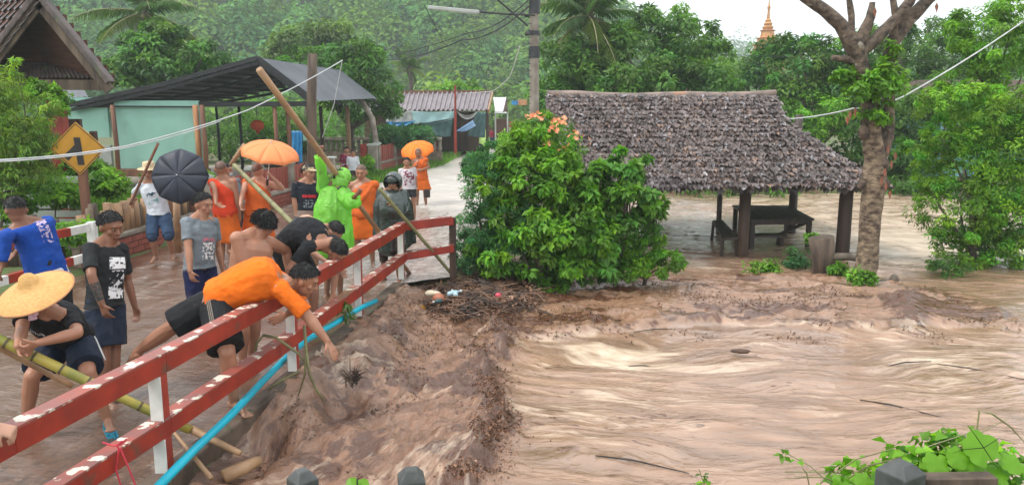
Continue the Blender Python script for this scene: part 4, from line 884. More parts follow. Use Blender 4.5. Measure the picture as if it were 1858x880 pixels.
Geo().box(((el[0] + er[0]) / 2 - .3, hy + 1.6, 1.2), (er[0] - el[0] - .8, .12, 2.4)).part('wall', M['wood_dark'], T); Geo().box((el[0] + 1.2, hy + .1, 1.1), (2.6, .1, 2.2)).part('wall', M['soffit'], T)
for px in (700, 748, 826, 866, 884): p = at(px, 230, hy); Geo().box((p[0], hy, 1.25), (.16, .16, 2.5)).part('post', M['red_paint'] if px == 826 else M['wood_dark'], T)
def q4(y, *pts): return [at(px, py, y + (i < 2) * 0) for i, (px, py) in enumerate(pts)]
ty = hy - .6
cloth('tarp', 'grey tarp with blue lower edge hanging at the left of the long house', 'tarp', q4(ty, (704, 208), (748, 200), (752, 222), (700, 222)), 'tarp_grey', .05)
cloth('tarp', 'bright blue strip of tarp below the grey one on the long house', 'tarp', q4(ty - .1, (699, 221), (755, 219), (738, 230), (706, 226)), 'tarp_blue', .05)
cloth('tarp', 'pale teal tarp stretched under the roof of the long house', 'tarp', q4(ty - .05, (747, 202), (824, 202), (824, 214), (750, 226)), 'tarp_teal', .05)
cloth('tarp', 'dark green tarp slanting below the pale teal one', 'tarp', q4(ty - .15, (760, 222), (823, 214), (818, 248), (786, 244)), 'tarp_dark', .12)
cloth('tarp', 'cream tarp bundle drooping beside the red mast', 'tarp', q4(ty - .05, (828, 202), (868, 201), (860, 212), (834, 210)), 'tarp_grey', .25)
cloth('tarp', 'light blue tarp sheet propped at the right of the red mast', 'tarp', q4(ty - .3, (858, 218), (864, 228), (846, 238), (828, 238)), 'tarp_sky', .05)
cloth('tarp', 'deep green tarp curtain at the right end of the long house', 'tarp', q4(ty - .02, (864, 202), (882, 204), (880, 250), (848, 246)), 'tarp_dark', .05)
tag(Geo().tube([(at(826, 240, 41)[0], 41, 0), at(826, 155, 41)], .06, 6).part('mast', M['red_paint'], None), 'thin red mast in front of the tarps', 'mast')
T = thing('small_house', 'small house with bright white metal roof at the end of the lane', 'house', (-1.2, 55, 0))
a_, b_, c_, d_ = at(895, 177, 56), at(919, 177, 56), at(913, 203, 53), at(899, 203, 53)
M['white_sheet'] = mat('white_metal_sheet', (.75, .77, .8), (.65, .67, .7), .4, 2, bump=.05); corr(Geo(), d_, c_, b_, a_, 12, .015).part('roof_sheet', M['white_sheet'], T); Geo().box(at(908, 222, 55) * (1, 1, 0) + (.1, 0, .95), (1.0, 2.6, 1.9)).part('wall', M['soffit'], T); corr(Geo(), at(896, 206, 52.5), at(921, 206, 52.5), at(918, 203, 53.4), at(898, 203, 53.4), 12, .01).part('porch_roof', M['grey_render'], T)
g = Geo(); g.add([b_, c_, at(921, 204, 56)], [(0, 1, 2)]); g.part('gable', M['soffit'], T, solid=.05)
for px in (899, 921): Geo().box((at(px, 230, 52.6)[0], 52.6, 1.15), (.1, .1, 2.3)).part('post', M['grey_render'], T)
T = thing('house', 'red brick house wall half seen past the small white roof', 'house', (.4, 60, 0)); p = at(938, 215, 62)
Geo().box((p[0], 62, .9), (2.6, .2, 1.4)).part('wall', M['brick'], T); cloth('roof_tarp', None, None, (at(928, 183, 70), at(942, 181, 70), at(942, 190, 70), at(928, 190, 70)), 'tarp_blue', .05, parent=T)
Geo().box(at(948, 186, 70), (.8, .4, .5)).part('chimney', M['wood_orange'], T)
picket_fence([(-.3, 60), (1.9, 63)], .1, .9, 'low red fence at the end of the lane before the small house', .3, 20)
# right: house half hidden by the leaves
T = thing('house', 'dark roofed house with turquoise wall hidden behind the trees at right', 'house', (15, 30, 0)); p = at(1730, 190, 29)
g = Geo(); g.add([at(1668, 180, 29), at(1710, 132, 29), at(1830, 60, 29), at(1900, 60, 29), at(1900, 180, 29)], [(0, 1, 2, 3, 4)]); g.add([at(1668, 180, 29), at(1710, 132, 29), at(1830, 60, 29), at(1900, 60, 29), at(1900, 180, 29)][::-1], [(0, 1, 2, 3, 4)])
g = Geo(); A_, B_ = at(1690, 188, 28), at(1760, 150, 31); top = np.array([0, 2.5, 1.7]); g.add([A_, A_ + (6.5, 0, 0), A_ + (6.5, 3, .9), A_ + (.9, 3, .9)], [(0, 1, 2, 3)]); g.add([A_ + (6.5, 6, 0), A_ + (0, 6, 0), A_ + (.9, 3, .9), A_ + (6.5, 3, .9)], [(0, 1, 2, 3)]); g.add([A_, A_ + (.9, 3, .9), A_ + (0, 6, 0)], [(0, 1, 2)]); g.part('roof', M['wood_dark'], T, solid=.06)
M['turq'] = mat('turquoise_wall', (.25, .5, .52), (.18, .4, .42), .7, 2, bump=.1); Geo().box(A_ * (1, 1, 0) + (3.6, 3.2, A_[2] / 2), (5.4, 4.6, A_[2] - .02)).part('wall', M['turq'], T)
for i in range(3): w = Geo().box(A_ * (1, 1, 0) + (1.6 + i * 1.5, .86, A_[2] * .55), (.8, .06, .9)).part('window', M['metal_dark'], T); Geo().box(A_ * (1, 1, 0) + (1.6 + i * 1.5, .82, A_[2] * .55), (.9, .04, .06)).part('frame', M['white_paint'], w)
# golden spire above the trees
T = thing('pagoda_spire', 'golden tiered temple spire rising above the trees on the skyline', 'spire', at(1396, 100, 120) * (1, 1, 0)); c = at(1396, 0, 120); sc = 120 / F
M['gold'] = mat('weathered_gold', (.6, .3, .08), (.42, .16, .05), .45, 4, bump=.3, metal=.3)
def lathe(prof, name):
    g = Geo(); X = np.array([1., 0, 0]); Y = np.array([0, 1., 0]); C_ = [np.array([c[0], 120, float(at(1396, py, 120)[2])]) for py, r in prof]; rr = [r * sc for _, r in prof]; g.rings(C_, [X] * len(C_), [Y] * len(C_), rr, rr, 12); g.part(name, M['gold'], T)
lathe([(130, 34), (110, 33), (108, 28), (96, 27), (94, 33), (91, 24), (84, 22), (82, 27), (79, 19), (72, 17), (70, 20), (68, 13), (58, 11), (56, 14), (54, 8)], 'tiers'); lathe([(54, 8), (50, 10), (46, 6), (44, 8), (40, 4.5), (38, 5.5), (35, 3), (20, 1.8), (14, 3), (8, 1.2), (-6, .5)], 'finial'); lathe([(240, 40), (130, 36)], 'base')
# ------------------------------------------------------------ trees and plants
def palm(label, name, c, Y0, trunk_to, n, L, cat='palm tree', nl=34, lw=.05, ll=.62, group=None, down=.9):
    c = np.array(c, float); T = thing(name, label, cat, trunk_to, group)
    g = Geo(); pts = [np.array(trunk_to) + (c - np.array(trunk_to)) * t + (.25 * math.sin(t * 3), 0, 0) for t in np.linspace(0, 1, 8)]; g.tube(pts, list(np.linspace(.22, .15, 8)), 9, jit=.08).part('trunk', M['bark_grey'], T, True)
    off = worldloc(T)
    for k in range(n):
        a = k * 2.399 + random.uniform(-.2, .2); el = R(random.uniform(-35, 72)) if k > 2 else R(75); f = Geo(); P = []; l = L * random.uniform(.8, 1.1)
        d = np.array([math.cos(a) * math.cos(el), math.sin(a) * math.cos(el), math.sin(el)]); p = c.copy(); seg = 14
        for i in range(seg + 1):
            P.append(p.copy()); d = nz(d + np.array([0, 0, -down * (i + 1) / seg / seg * 2.2])); p = p + d * l / seg
        P = np.array(P); 
        tt = np.linspace(.12, .995, nl); base = np.array([P[min(seg - 1, int(t * seg))] * (1 - (t * seg) % 1) + P[min(seg, int(t * seg) + 1)] * ((t * seg) % 1) for t in tt])
        dirs = np.gradient(P, axis=0); dirs = np.array([dirs[min(seg, int(t * seg))] for t in tt]); dirs /= np.linalg.norm(dirs, axis=1, keepdims=True)
        side = np.cross(dirs, [0, 0, 1.]); side /= np.maximum(1e-6, np.linalg.norm(side, axis=1, keepdims=True)); upv = np.cross(side, dirs)
        V_, F_, C_ = [], [], []; o_ = 0; tone = random.uniform(.7, 1.4); hu = random.uniform(-.6, 1) if el > R(-10) else 1.9
        for s in (-1, 1):
            Dl = side * s * .9 + dirs * .55 + np.array([0, 0, -.45]) * rng.uniform(.5, 1.4, (nl, 1)); ln = ll * np.sin(np.clip(tt * 1.05 + .12, 0, 1) * math.pi) ** .5 * rng.uniform(.8, 1.1, nl)
            V, FC, CC = leaves(base, upv, Dl, ln, lw * (1 + 0 * tt), .2, tonecol(tone * rng.uniform(.8, 1.2, nl), np.full(nl, hu)), .35); V_.append(V); F_.append(FC + o_); C_.append(CC); o_ += len(V)
        V = np.concatenate(V_) - off
        r = Geo(); r.tube(list(P[::2]), list(np.linspace(.035, .008, len(P[::2]))), 4); fr = r.part('frond', M['bamboo_olive'], T)
        tag(link(bpy.data.objects.new('leaflets', np_mesh('leaflets', V, np.concatenate(F_), LM['palm'], False, np.concatenate(C_))), fr), kind='stuff')
    g = Geo()
    for k in range(7): g.ball(c + (math.cos(k) * .28, math.sin(k) * .28, -.25), .13, nu=8, nv=6)
    g.part('coconuts', M['bamboo_olive'], T, True)
    return T
gz = lambda x, y: float(land(np.array([x]), np.array([y]))[0])
def base_at(px, Y):
    p = at(px, 300, Y); return (float(p[0]), Y, max(-.4, gz(p[0], Y)))
palm('tall coconut palm with drooping yellowed fronds left of the big round tree', 'coconut_palm', at(1068, 30, 30), 30, base_at(1075, 30), 26, 2.9)
palm('coconut palm behind the wooden house at upper left', 'coconut_palm', at(262, 22, 36), 36, base_at(262, 36), 22, 3.4)
palm('small distant palm between the shed and the long house roof', 'coconut_palm', at(742, 122, 62), 62, base_at(742, 62), 16, 2.3, nl=20, lw=.09)
tree('mango_tree', 'big round dense green tree right of the coconut palm, rising above the thatched roof', 'tree', base_at(1190, 31),
     pxlobes(31, [(1190, 90, 100, 68), (1130, 110, 70, 60, -1), (1245, 70, 55, 50), (1270, 120, 55, 55, -1), (1200, 50, 60, 36), (1110, 150, 70, 40, -2), (1230, 150, 90, 40, -2), (1300, 165, 50, 26, -2)]), 15000, .21, .095, 'mid', clumps=170, cr=.24, r0=.35, shell=.7, yel=.35)
tree('leafy_tree', 'lighter tree under the coconut palm beside the utility pole', 'tree', base_at(1020, 29), pxlobes(29, [(1010, 130, 40, 50), (1050, 120, 40, 55, 1), (1000, 170, 45, 50), (1060, 165, 40, 40)]), 6000, .19, .09, 'mid', clumps=90, r0=.15)
tree('leafy_tree', 'dark dense tree with pale tips between the wooden house and the shed roof', 'tree', base_at(300, 31),
     pxlobes(31, [(250, 100, 48, 42), (310, 80, 50, 38), (360, 105, 50, 30), (235, 130, 40, 28), (300, 125, 70, 32), (285, 60, 30, 24), (395, 125, 26, 20)]), 9500, .20, .10, 'mid', clumps=120, cr=.27, r0=.25, yel=.4)
tree('leafy_tree', 'spreading tree behind the right end of the shed roof reaching over the long house', 'tree', base_at(640, 34),
     pxlobes(34, [(600, 110, 55, 28), (650, 130, 55, 42), (690, 165, 42, 36), (550, 105, 50, 25), (640, 100, 50, 30), (705, 190, 30, 22), (640, 185, 50, 40), (595, 150, 45, 35)]), 10500, .21, .09, 'mid', clumps=140, cr=.26, r0=.2, yel=.35)
tree('pale_tree', 'tall pale green tree rising over the shed ridge', 'tree', base_at(560, 52), pxlobes(52, [(545, 75, 50, 25), (590, 62, 40, 22), (620, 90, 45, 24), (520, 95, 35, 20)]), 4200, .32, .17, 'olive', clumps=70, r0=.25)
tree('leafy_tree', 'small round tree top showing above the long house roof', 'tree', base_at(836, 52), pxlobes(52, [(836, 158, 34, 12), (830, 170, 44, 12)]), 2200, .3, .15, 'bright', clumps=40, r0=.15)
tree('leafy_tree', 'tree in front of the golden spire at the skyline', 'tree', base_at(1370, 36), pxlobes(36, [(1340, 140, 40, 30), (1385, 120, 45, 34), (1398, 92, 30, 20), (1430, 90, 34, 24), (1420, 150, 45, 42), (1350, 175, 50, 35)]), 6500, .22, .09, 'mid', clumps=100, r0=.2, yel=.5)
tree('leafy_tree', 'yellow green tree left of the forked trunk, above the right end of the thatch', 'tree', base_at(1480, 29), pxlobes(29, [(1450, 120, 55, 42), (1500, 105, 55, 45), (1540, 150, 60, 60), (1450, 190, 60, 55), (1500, 240, 80, 60), (1440, 80, 40, 20), (1570, 110, 50, 55)]), 14000, .19, .08, 'mid', clumps=180, cr=.24, r0=.2, yel=.6)
tree('leafy_tree', 'dark bushy tree on the far bank under the turquoise house', 'tree', base_at(1620, 28.2), pxlobes(28.2, [(1560, 290, 50, 40), (1620, 270, 60, 55), (1680, 290, 50, 50), (1520, 310, 40, 25), (1610, 210, 55, 45)]), 9000, .17, .08, 'mid', clumps=130, r0=.15)
tree('leafy_tree', 'tall layered tree with feathery boughs at upper right behind the forked trunk', 'tree', base_at(1690, 34), pxlobes(34, [(1670, 90, 70, 24), (1640, 130, 60, 24), (1700, 55, 60, 22), (1740, 110, 60, 26), (1690, 150, 70, 22), (1620, 60, 40, 24), (1800, 100, 60, 60)]), 12000, .2, .07, 'mid', clumps=200, cr=.22, r0=.2)
tree('bamboo_clump', 'tall feathery green tree leaning in from the right edge', 'tree', base_at(1830, 17.5), pxlobes(17.5, [(1800, 60, 60, 60), (1840, 150, 60, 80), (1770, 150, 45, 45), (1850, 20, 50, 40), (1790, 230, 60, 50), (1735, 60, 22, 40)]), 15000, .11, .04, 'bright', clumps=240, cr=.2, r0=.1, shell=.4)
tree('river_shrub', 'large airy green shrub on the right bank by the flood water', 'shrub', base_at(1790, 14.2), pxlobes(14.2, [(1740, 300, 75, 65), (1800, 260, 75, 80), (1750, 380, 85, 70), (1820, 380, 75, 90), (1710, 250, 45, 40), (1760, 450, 75, 40), (1835, 460, 60, 45), (1690, 330, 40, 35), (1850, 320, 50, 90), (1665, 270, 35, 35), (1700, 190, 50, 40), (1760, 190, 60, 50), (1845, 200, 60, 60)]), 42000, .075, .030, 'bright', clumps=640, cr=.17, r0=.07, shell=.35, yel=.5, n_parts=0)
for i, (px, py, rx, ry, Y, lab, mk) in enumerate([(1480, 200, 50, 30, 27.6, 'light yellow green shrub just above the sloping end of the thatch', 'bright'), (1400, 250, 60, 50, 29, 'green shrub on the far bank behind the thatched roof', 'mid')]):
    tree('shrub', lab, 'shrub', base_at(px, Y), pxlobes(Y, [(px, py, rx, ry), (px + 20, py + ry, rx, ry)]), 2600, .17, .07, mk, clumps=50, r0=.06)
for i, (px, py, rx, ry, Y, lab) in enumerate([(1655, 335, 60, 18, 26.7, 'low dark shrub on the far bank between the forked trunk and the river shrub'), (1715, 175, 62, 40, 25.0, 'leafy boughs hiding the turquoise wall'), (1300, 328, 110, 14, 26.9, 'low greenery on the far bank behind the shelter posts'), (1745, 190, 40, 40, 24, 'light feathery foliage in front of the dark roof at right')]):
    tree('bank_shrub', lab, 'shrub', base_at(px, Y), pxlobes(Y, [(px, py, rx, ry), (px + rx * .6, py + ry * .4, rx * .8, ry * .8), (px - rx * .6, py + ry * .4, rx * .7, ry * .7)]), 3600, .15, .06, 'mid', clumps=70, r0=.05)
# greenery behind and under the shed
for px, py, rx, ry, Y, lab, mk in [(420, 240, 60, 50, 37, 'leafy green shrub seen through the open shed left of the lantern', 'mid'), (480, 215, 45, 40, 38, 'light green leafy tree behind the shed lantern', 'bright'), (600, 240, 60, 45, 39, 'dark green shrub behind the shed posts near the timber post', 'dark'),
                                   (700, 245, 26, 20, 33, 'feathery green shrub left of the leaning pole', 'fern'), (752, 246, 34, 18, 34, 'low feathery shrub in front of the dark green tarp', 'fern'), (535, 235, 35, 45, 36, 'green shrub behind the bright blue cloth', 'mid')]:
    tree('shrub', lab, 'shrub', base_at(px, Y), pxlobes(Y, [(px, py, rx, ry), (px + rx * .4, py + ry * .5, rx * .8, ry * .7), (px - rx * .4, py + ry * .5, rx * .8, ry * .7)]), 3600, .17, .06, mk, clumps=60, r0=.06)
# bamboo like bush at the left edge and the weeds below it
tree('bamboo_bush', 'feathery light green bamboo bush at the left edge in front of the wooden house', 'shrub', (-8.9, 12.9, .05), pxlobes(12.9, [(20, 215, 55, 60), (70, 245, 35, 45), (5, 160, 30, 45), (50, 290, 60, 45), (-20, 260, 60, 80), (85, 190, 22, 24), (5, 330, 70, 30), (30, 120, 14, 24)]), 12000, .085, .018, 'bamboo', clumps=330, cr=.18, r0=.03, shell=.2, droop=.3)
tree('climber', 'small leafy climber hanging under the skirt roof of the wooden house', 'plant', at(80, 240, 14.9) * (1, 1, 0), pxlobes(14.9, [(75, 165, 40, 14), (105, 185, 18, 26), (60, 150, 30, 8)]), 2200, .08, .04, 'bright', clumps=50, r0=.02, shell=.3)
for px, py, rx, ry, Y, lab in [(185, 330, 38, 24, 14.2, 'yellow green weeds beside the post of the road sign'), (90, 345, 60, 22, 13.6, 'low green plants behind the man in blue'), (10, 370, 40, 26, 13.2, 'leafy weeds left of the blue shirted man'), (330, 322, 60, 12, 17.3, 'low weeds behind the black umbrella'), (590, 330, 40, 14, 21.5, 'grassy tuft behind the man with the cap'), (660, 300, 26, 26, 29, 'bushy weeds beside the gate pillar'), (150, 300, 40, 20, 16.5, 'green bush behind the yellow sign'), (135, 420, 60, 16, 12.1, 'short weeds by the banded railing')]:
    tree('weed_clump', lab, 'plant', base_at(px, Y), pxlobes(Y, [(px, py, rx, ry), (px + rx * .4, py + ry * .4, rx * .7, ry * .8)]), 1800, .11, .045, 'bright', clumps=45, r0=.015, shell=.3)
# the big mixed bush beside the bridge
FB = [('feathery_shrub', 'dark blue green feathery shrub at the left of the big bush, touching the railing end', pxlobes(12.0, [(880, 340, 50, 55), (865, 420, 42, 50), (905, 450, 60, 45), (930, 380, 50, 60), (850, 455, 32, 40), (895, 285, 45, 30)]), 24000, .055, .017, 'fern', 300, .2, 0),
      ('leafy_shrub', 'bright green broad leaved shrub in the middle of the big bush', pxlobes(11.75, [(950, 330, 55, 50), (985, 400, 60, 65), (930, 400, 48, 50), (1010, 320, 50, 50), (1040, 400, 60, 60), (900, 330, 40, 40), (935, 258, 12, 26), (975, 250, 10, 30), (1050, 300, 12, 30), (900, 460, 50, 36), (1080, 420, 40, 60), (990, 480, 55, 36), (1050, 470, 50, 40), (950, 280, 45, 26), (1000, 505, 40, 22)]), 15000, .105, .052, 'bright', 330, .165, 170),
      ('flowering_shrub', 'fine leaved shrub with orange blossoms at the top of the big bush', pxlobes(12.4, [(960, 250, 45, 36), (1010, 250, 45, 32), (1000, 290, 60, 30), (985, 222, 30, 20), (1035, 285, 30, 26)]), 8000, .06, .022, 'bright', 170, .25, 0),
      ('broad_shrub', 'darker glossy broad leaved branches arching over at the right of the big bush', pxlobes(11.9, [(1110, 330, 55, 40), (1160, 350, 50, 46), (1080, 370, 50, 55), (1185, 390, 28, 34), (1135, 300, 30, 28), (1128, 278, 8, 18), (1172, 298, 8, 22), (1095, 300, 8, 20), (1075, 440, 55, 50), (1100, 480, 50, 30), (1045, 330, 40, 50), (1130, 400, 40, 40)]), 6400, .13, .07, 'dark', 140, .2, 90),
      ('light_shrub', 'light green low shrub at the right foot of the big bush', pxlobes(12.0, [(1165, 450, 40, 28), (1205, 475, 36, 26), (1140, 485, 40, 20), (1190, 435, 20, 16)]), 5200, .07, .032, 'bright', 90, .22, 60)]
for nm, lab, lobes, n, L, Wd, mk, cl_, cr, npx in FB:
    c = np.array(lobes)[:, :2].mean(0)
    tree(nm, lab, 'shrub', (c[0], c[1] + .2, gz(c[0], c[1]) - .02), lobes, n, L, Wd, mk, clumps=cl_, cr=cr, r0=.045, shell=.45, n_parts=npx, yel=.35, down=.5)
fs = [o for o in COL.objects if o.name == 'flowering_shrub'][0]
M['blossom'] = mat('orange_blossom', (.9, .27, .14), (.8, .4, .2), .6, 30, bump=0); V_ = []; me = None
g = Geo()
for k in range(5):
    a = k * 1.2566; d = np.array([math.cos(a), math.sin(a), .35]); s = np.array([-math.sin(a), math.cos(a), 0]); g.add([(0, 0, 0), d * .03 + s * .018, d * .05, d * .03 - s * .018], [(0, 1, 2, 3)])
me = g.mesh('blossom', M['blossom'])
for cx, cy, n, r in ((1014, 222, 20, 9), (978, 211, 12, 6), (1002, 235, 9, 6), (962, 214, 8, 6), (1042, 248, 9, 8), (990, 262, 5, 8), (1018, 268, 5, 9)):
    for _ in range(n):
        p = at(cx + random.gauss(0, r), cy + random.gauss(0, r * .5), 11.9 + random.uniform(-.25, .2)); inst('blossom', me, fs, tuple(p - worldloc(fs)), (random.uniform(-1, 1.6), random.uniform(-1, 1), random.uniform(0, 6)), (.75, .75, .75))
# shrubs on the verge right of the lane, far end
for px, py, rx, ry, Y, lab in [(925, 262, 26, 22, 26, 'green shrub on the verge between the lane and the flowering bush'), (948, 232, 18, 14, 40, 'light shrub at the bend of the lane near the pole'), (950, 270, 22, 40, 20, 'leafy green shrub just behind the orange blossoms'), (868, 300, 34, 20, 18, 'feathery shrub leaning over the flooded lane')]:
    tree('verge_shrub', lab, 'shrub', base_at(px, Y), pxlobes(Y, [(px, py, rx, ry), (px + rx * .4, py + ry * .4, rx * .7, ry * .8)]), 2600, .11, .045, 'fern' if px == 868 else 'bright', clumps=50, r0=.03, shell=.3)
# grass
def grass(name, label, region, n, h, w=.012):
    P, col = [], []
    while len(P) < n:
        x, y = region(); z = gz_fast(x, y); P.append((x, y, z))
    P = np.array(P); D = rng.normal(size=(n, 3)) * .35 + np.array([0, 0, 1.]); N0 = rdir(n); s = rng.uniform(.5, 1.4, n) * h
    V, FC, C = leaves(P, N0, D, s, w * (1 + s), .1, tonecol(rng.uniform(.6, 1.3, n), rng.uniform(-.5, .9, n)), .3)
    tag(link(bpy.data.objects.new(name, np_mesh(name, V, FC, LM['grass'], False, C))), label, 'grass', kind='stuff')
def gz_fast(x, y): return .04
def reg_verge():
    y = 24 + 44 * random.random() ** 1.3; x0 = np.interp(y, [24, 30, 38, 48, 58, 80], [-5.7, -5.0, -4.35, -3.7, -3.1, -2.4]); x1 = float(Lx(y)) + .25; return random.uniform(x0, max(x0 + .1, x1)), y
grass('verge_grass', 'green grass verge between the fence base and the flooded road', reg_verge, 9000, .22, .03)
def reg_yard():
    return random.uniform(-13, -6.8), random.uniform(12.6, 23)
grass('yard_grass', 'grass growing in the yard behind the low brick wall', reg_yard, 14000, .22, .02)
def reg_r(): 
    y = random.uniform(42, 75); return float(Rx(y)) + random.uniform(0, 3), y
grass('lane_grass', 'grass along the right side of the far end of the lane', reg_r, 3500, .35, .05)
# forked tree standing in the mud on the right
T = thing('forked_tree', 'bare forked tree with pale mottled bark standing at the edge of the mud', 'tree', at(1568, 515, 12.5) * (1, 1, 0) + (0, 0, -.4)); Yt = 12.5
A_ = lambda px, py, dy=0: at(px, py, Yt + dy)
g = Geo(); g.rough([A_(1562, 545), A_(1563, 515), A_(1572, 480), A_(1578, 420), A_(1583, 370), A_(1585, 325), A_(1588, 285), A_(1582, 240), A_(1580, 205)], [.24, .20, .17, .165, .17, .195, .16, .145, .13], 20, 7, .07).part('trunk', M['bark'], T, True)
limbs = [([A_(1580, 225), A_(1578, 180), A_(1562, 120), A_(1552, 85), A_(1525, 45), A_(1490, 15), A_(1450, -12), A_(1400, -40)], [.17, .16, .15, .17, .13, .11, .09, .07]), ([A_(1552, 90), A_(1568, 60), A_(1580, 30), A_(1583, 5)], [.14, .11, .08, .05]), ([A_(1555, 100), A_(1590, 70), A_(1625, 35), A_(1650, 5), A_(1665, -30)], [.13, .11, .10, .09, .07]),
         ([A_(1590, 300, .1), A_(1608, 250, .15), A_(1612, 180, .15), A_(1612, 120, .15), A_(1618, 80, .1), A_(1650, 35, .1), A_(1700, -15, .1)], [.15, .14, .13, .12, .13, .12, .10]), ([A_(1562, 118), A_(1535, 108), A_(1510, 105)], [.09, .07, .05]), ([A_(1545, 70), A_(1545, 30), A_(1538, -20)], [.07, .06, .045]), ([A_(1620, 70, .1), A_(1625, 30), A_(1617, -15)], [.08, .06, .05])]
for q_, (P, r) in enumerate(limbs): Geo().rough(P, [a_ * .85 for a_ in r], 14, 6, .09, 3.5, q_ + 2).part('limb', M['bark_dark'], T, True)
for px, py, r in ((1602, 300, .10), (1568, 240, .10), (1606, 335, .08), (1563, 335, .07)): Geo().ball(A_(px, py, -.08), (r, r * .8, r * 1.3), nu=10, nv=8).part('burl', M['bark_dark'], T, True)
foliage_obj('leaves', T, pxlobes(Yt - .15, [(1565, 165, 38, 26), (1600, 150, 36, 30), (1535, 140, 22, 14), (1610, 115, 20, 26), (1575, 205, 26, 22), (1620, 95, 14, 20), (1600, 200, 20, 20)]), 1700, .10, .05, 'bright', 60, .3, .3, n_parts=60)
dl = Geo()
M['dead_leaf'] = mat('dead_red_leaf', (.26, .08, .04), (.16, .06, .03), .7, 9, bump=0)
for px, py in [(1612, 262), (1618, 290), (1608, 330), (1606, 305), (1543, 200), (1552, 195), (1600, 320), (1625, 275), (1615, 345), (1538, 210), (1588, 14), (1700, 5)]:
    p = A_(px, py, -.25); dl.add([p, p + (.03, 0, -.06), p + (0, -.02, -.16), p + (-.03, 0, -.06)], [(0, 1, 2, 3)])
dl.part('dead_leaves', M['dead_leaf'], T)
T = thing('tree_stump', 'dark weathered stump between the shelter and the forked tree', 'stump', at(1492, 500, 13.2) * (1, 1, 0) + (0, 0, -.35)); Geo().tube([at(1497, 520, 13.2), at(1494, 470, 13.2), at(1490, 431, 13.2)], [.20, .2, .22], 12, jit=.06).part('stump', M['wood_old'], T, True)
Geo().tube([at(1510, 466, 13.1), at(1540, 466, 13.0), at(1556, 470, 12.9)], [.07, .065, .05], 8).part('side_branch', M['bark_grey'], T, True)
tag(Geo().ball(at(1606, 518, 12.5), (.19, .14, .1), nu=12, nv=8).ball(at(1622, 510, 12.45), (.08, .07, .12), nu=8).part('broken_root', M['bark_grey'], None, True), 'lumpy grey broken root in the mud right of the forked tree', 'root')
for px, py, rx, ry, Y, lab, mk in [(1385, 485, 34, 18, 13.3, 'small bright green plant in the mud below the shelter post', 'bright'), (1450, 470, 30, 22, 13.9, 'dark feathery weed left of the stump', 'fern'), (1476, 430, 12, 7, 13.7, 'tiny leafy sprig in front of the table leg', 'bright'), (1565, 500, 26, 20, 12.2, 'small plant at the foot of the forked tree', 'bright'), (1520, 485, 14, 14, 12.9, 'little weed right of the stump', 'bright'), (1720, 480, 40, 14, 13.2, 'low shrub dipping into the water at right', 'mid')]:
    p = at(px, py, Y); tree('small_plant', lab, 'plant', (p[0], p[1], WZ - .05), pxlobes(Y, [(px, py, rx, ry), (px + rx * .5, py + 3, rx * .6, ry * .7), (px - rx * .5, py + 4, rx * .6, ry * .6)]), 620, .07, .035, mk, clumps=30, cr=.35, r0=.01, shell=.2)
# foreground creeper over the balustrade at lower right
T = thing('creeper', 'bright lime green creeper with one big lobed leaf over the dark post at lower right', 'plant', at(1640, 870, 2.75))
g = Geo()
for _ in range(26):
    a = at(random.uniform(1450, 1850), random.uniform(870, 900), 2.9); px = random.uniform(1420, 1850); b = at(px, random.uniform(max(745, 860 - (px - 1400) * .25), 870), 2.75 + random.uniform(-.1, .3)); g.tube([a, (a + b) / 2 + (0, 0, .03), b], [.003, .0025, .0015], 4)
g.part('stems', M['bamboo_olive'], T)
foliage_obj('leaves', T, pxlobes(2.85, [(1560, 862, 60, 18), (1500, 868, 40, 12), (1680, 835, 60, 26), (1760, 830, 70, 34), (1830, 845, 50, 30), (1640, 820, 30, 14), (1720, 815, 50, 22), (1610, 860, 30, 14)]), 620, .045, .038, 'lime', 110, .35, .2, n_parts=150, yel=.4)
def lobed_leaf(name, c, r, tilt, mk, parent, lobes=5, spin=0):
    g = Geo(); P = [(0, 0, 0)]; n = 40
    for i in range(n):
        a = 2 * math.pi * i / n; rr = r * (.82 + .18 * abs(math.cos(lobes * a / 2)) ** .6) * (1 - .25 * (math.cos(a + math.pi / 2) > .93)); P.append((rr * math.cos(a), rr * math.sin(a), -.18 * rr * abs(math.sin(lobes * a / 2)) - .1 * rr))
    E = Matrix.Rotation(spin, 3, 'Z'); Q = Matrix.Rotation(tilt, 3, 'X') @ E; g.add([np.array(Q @ Vector(p)) + c for p in P], [(0, i + 1, (i + 1) % n + 1) for i in range(n)])
    me = g.mesh(name, LM[mk], worldloc(parent), True); a = me.color_attributes.new('col', 'FLOAT_COLOR', 'POINT'); a.data.foreach_set('color', np.tile([1, 1, .9, 1], len(me.vertices)).astype(np.float32)); return link(bpy.data.objects.new(name, me), parent)
for px, py, r, tl, sp in ((1785, 812, .072, R(52), .5), (1838, 838, .05, R(30), 2), (1740, 830, .045, R(60), 2.6), (1815, 858, .045, R(35), 1), (1765, 845, .06, R(60), 1), (1700, 840, .05, R(50), 3), (1640, 858, .035, R(50), 1.3), (1570, 872, .04, R(40), 2.2), (1715, 870, .05, R(30), .2), (1800, 868, .07, R(20), 1.7)):
    lobed_leaf('large_leaf', at(px, py, 2.68), r, tl, 'lime', T, 5, sp)
tag(Geo().tube([at(1770, 800, 2.8), at(1777, 745, 2.8), at(1800, 750, 2.8), at(1835, 775, 2.8), at(1870, 815, 2.8)], [.003, .004, .004, .003, .001], 4).part('grass_stalk', M['bamboo_olive'], None), 'single bent grass stalk above the big creeper leaf', 'grass stalk')
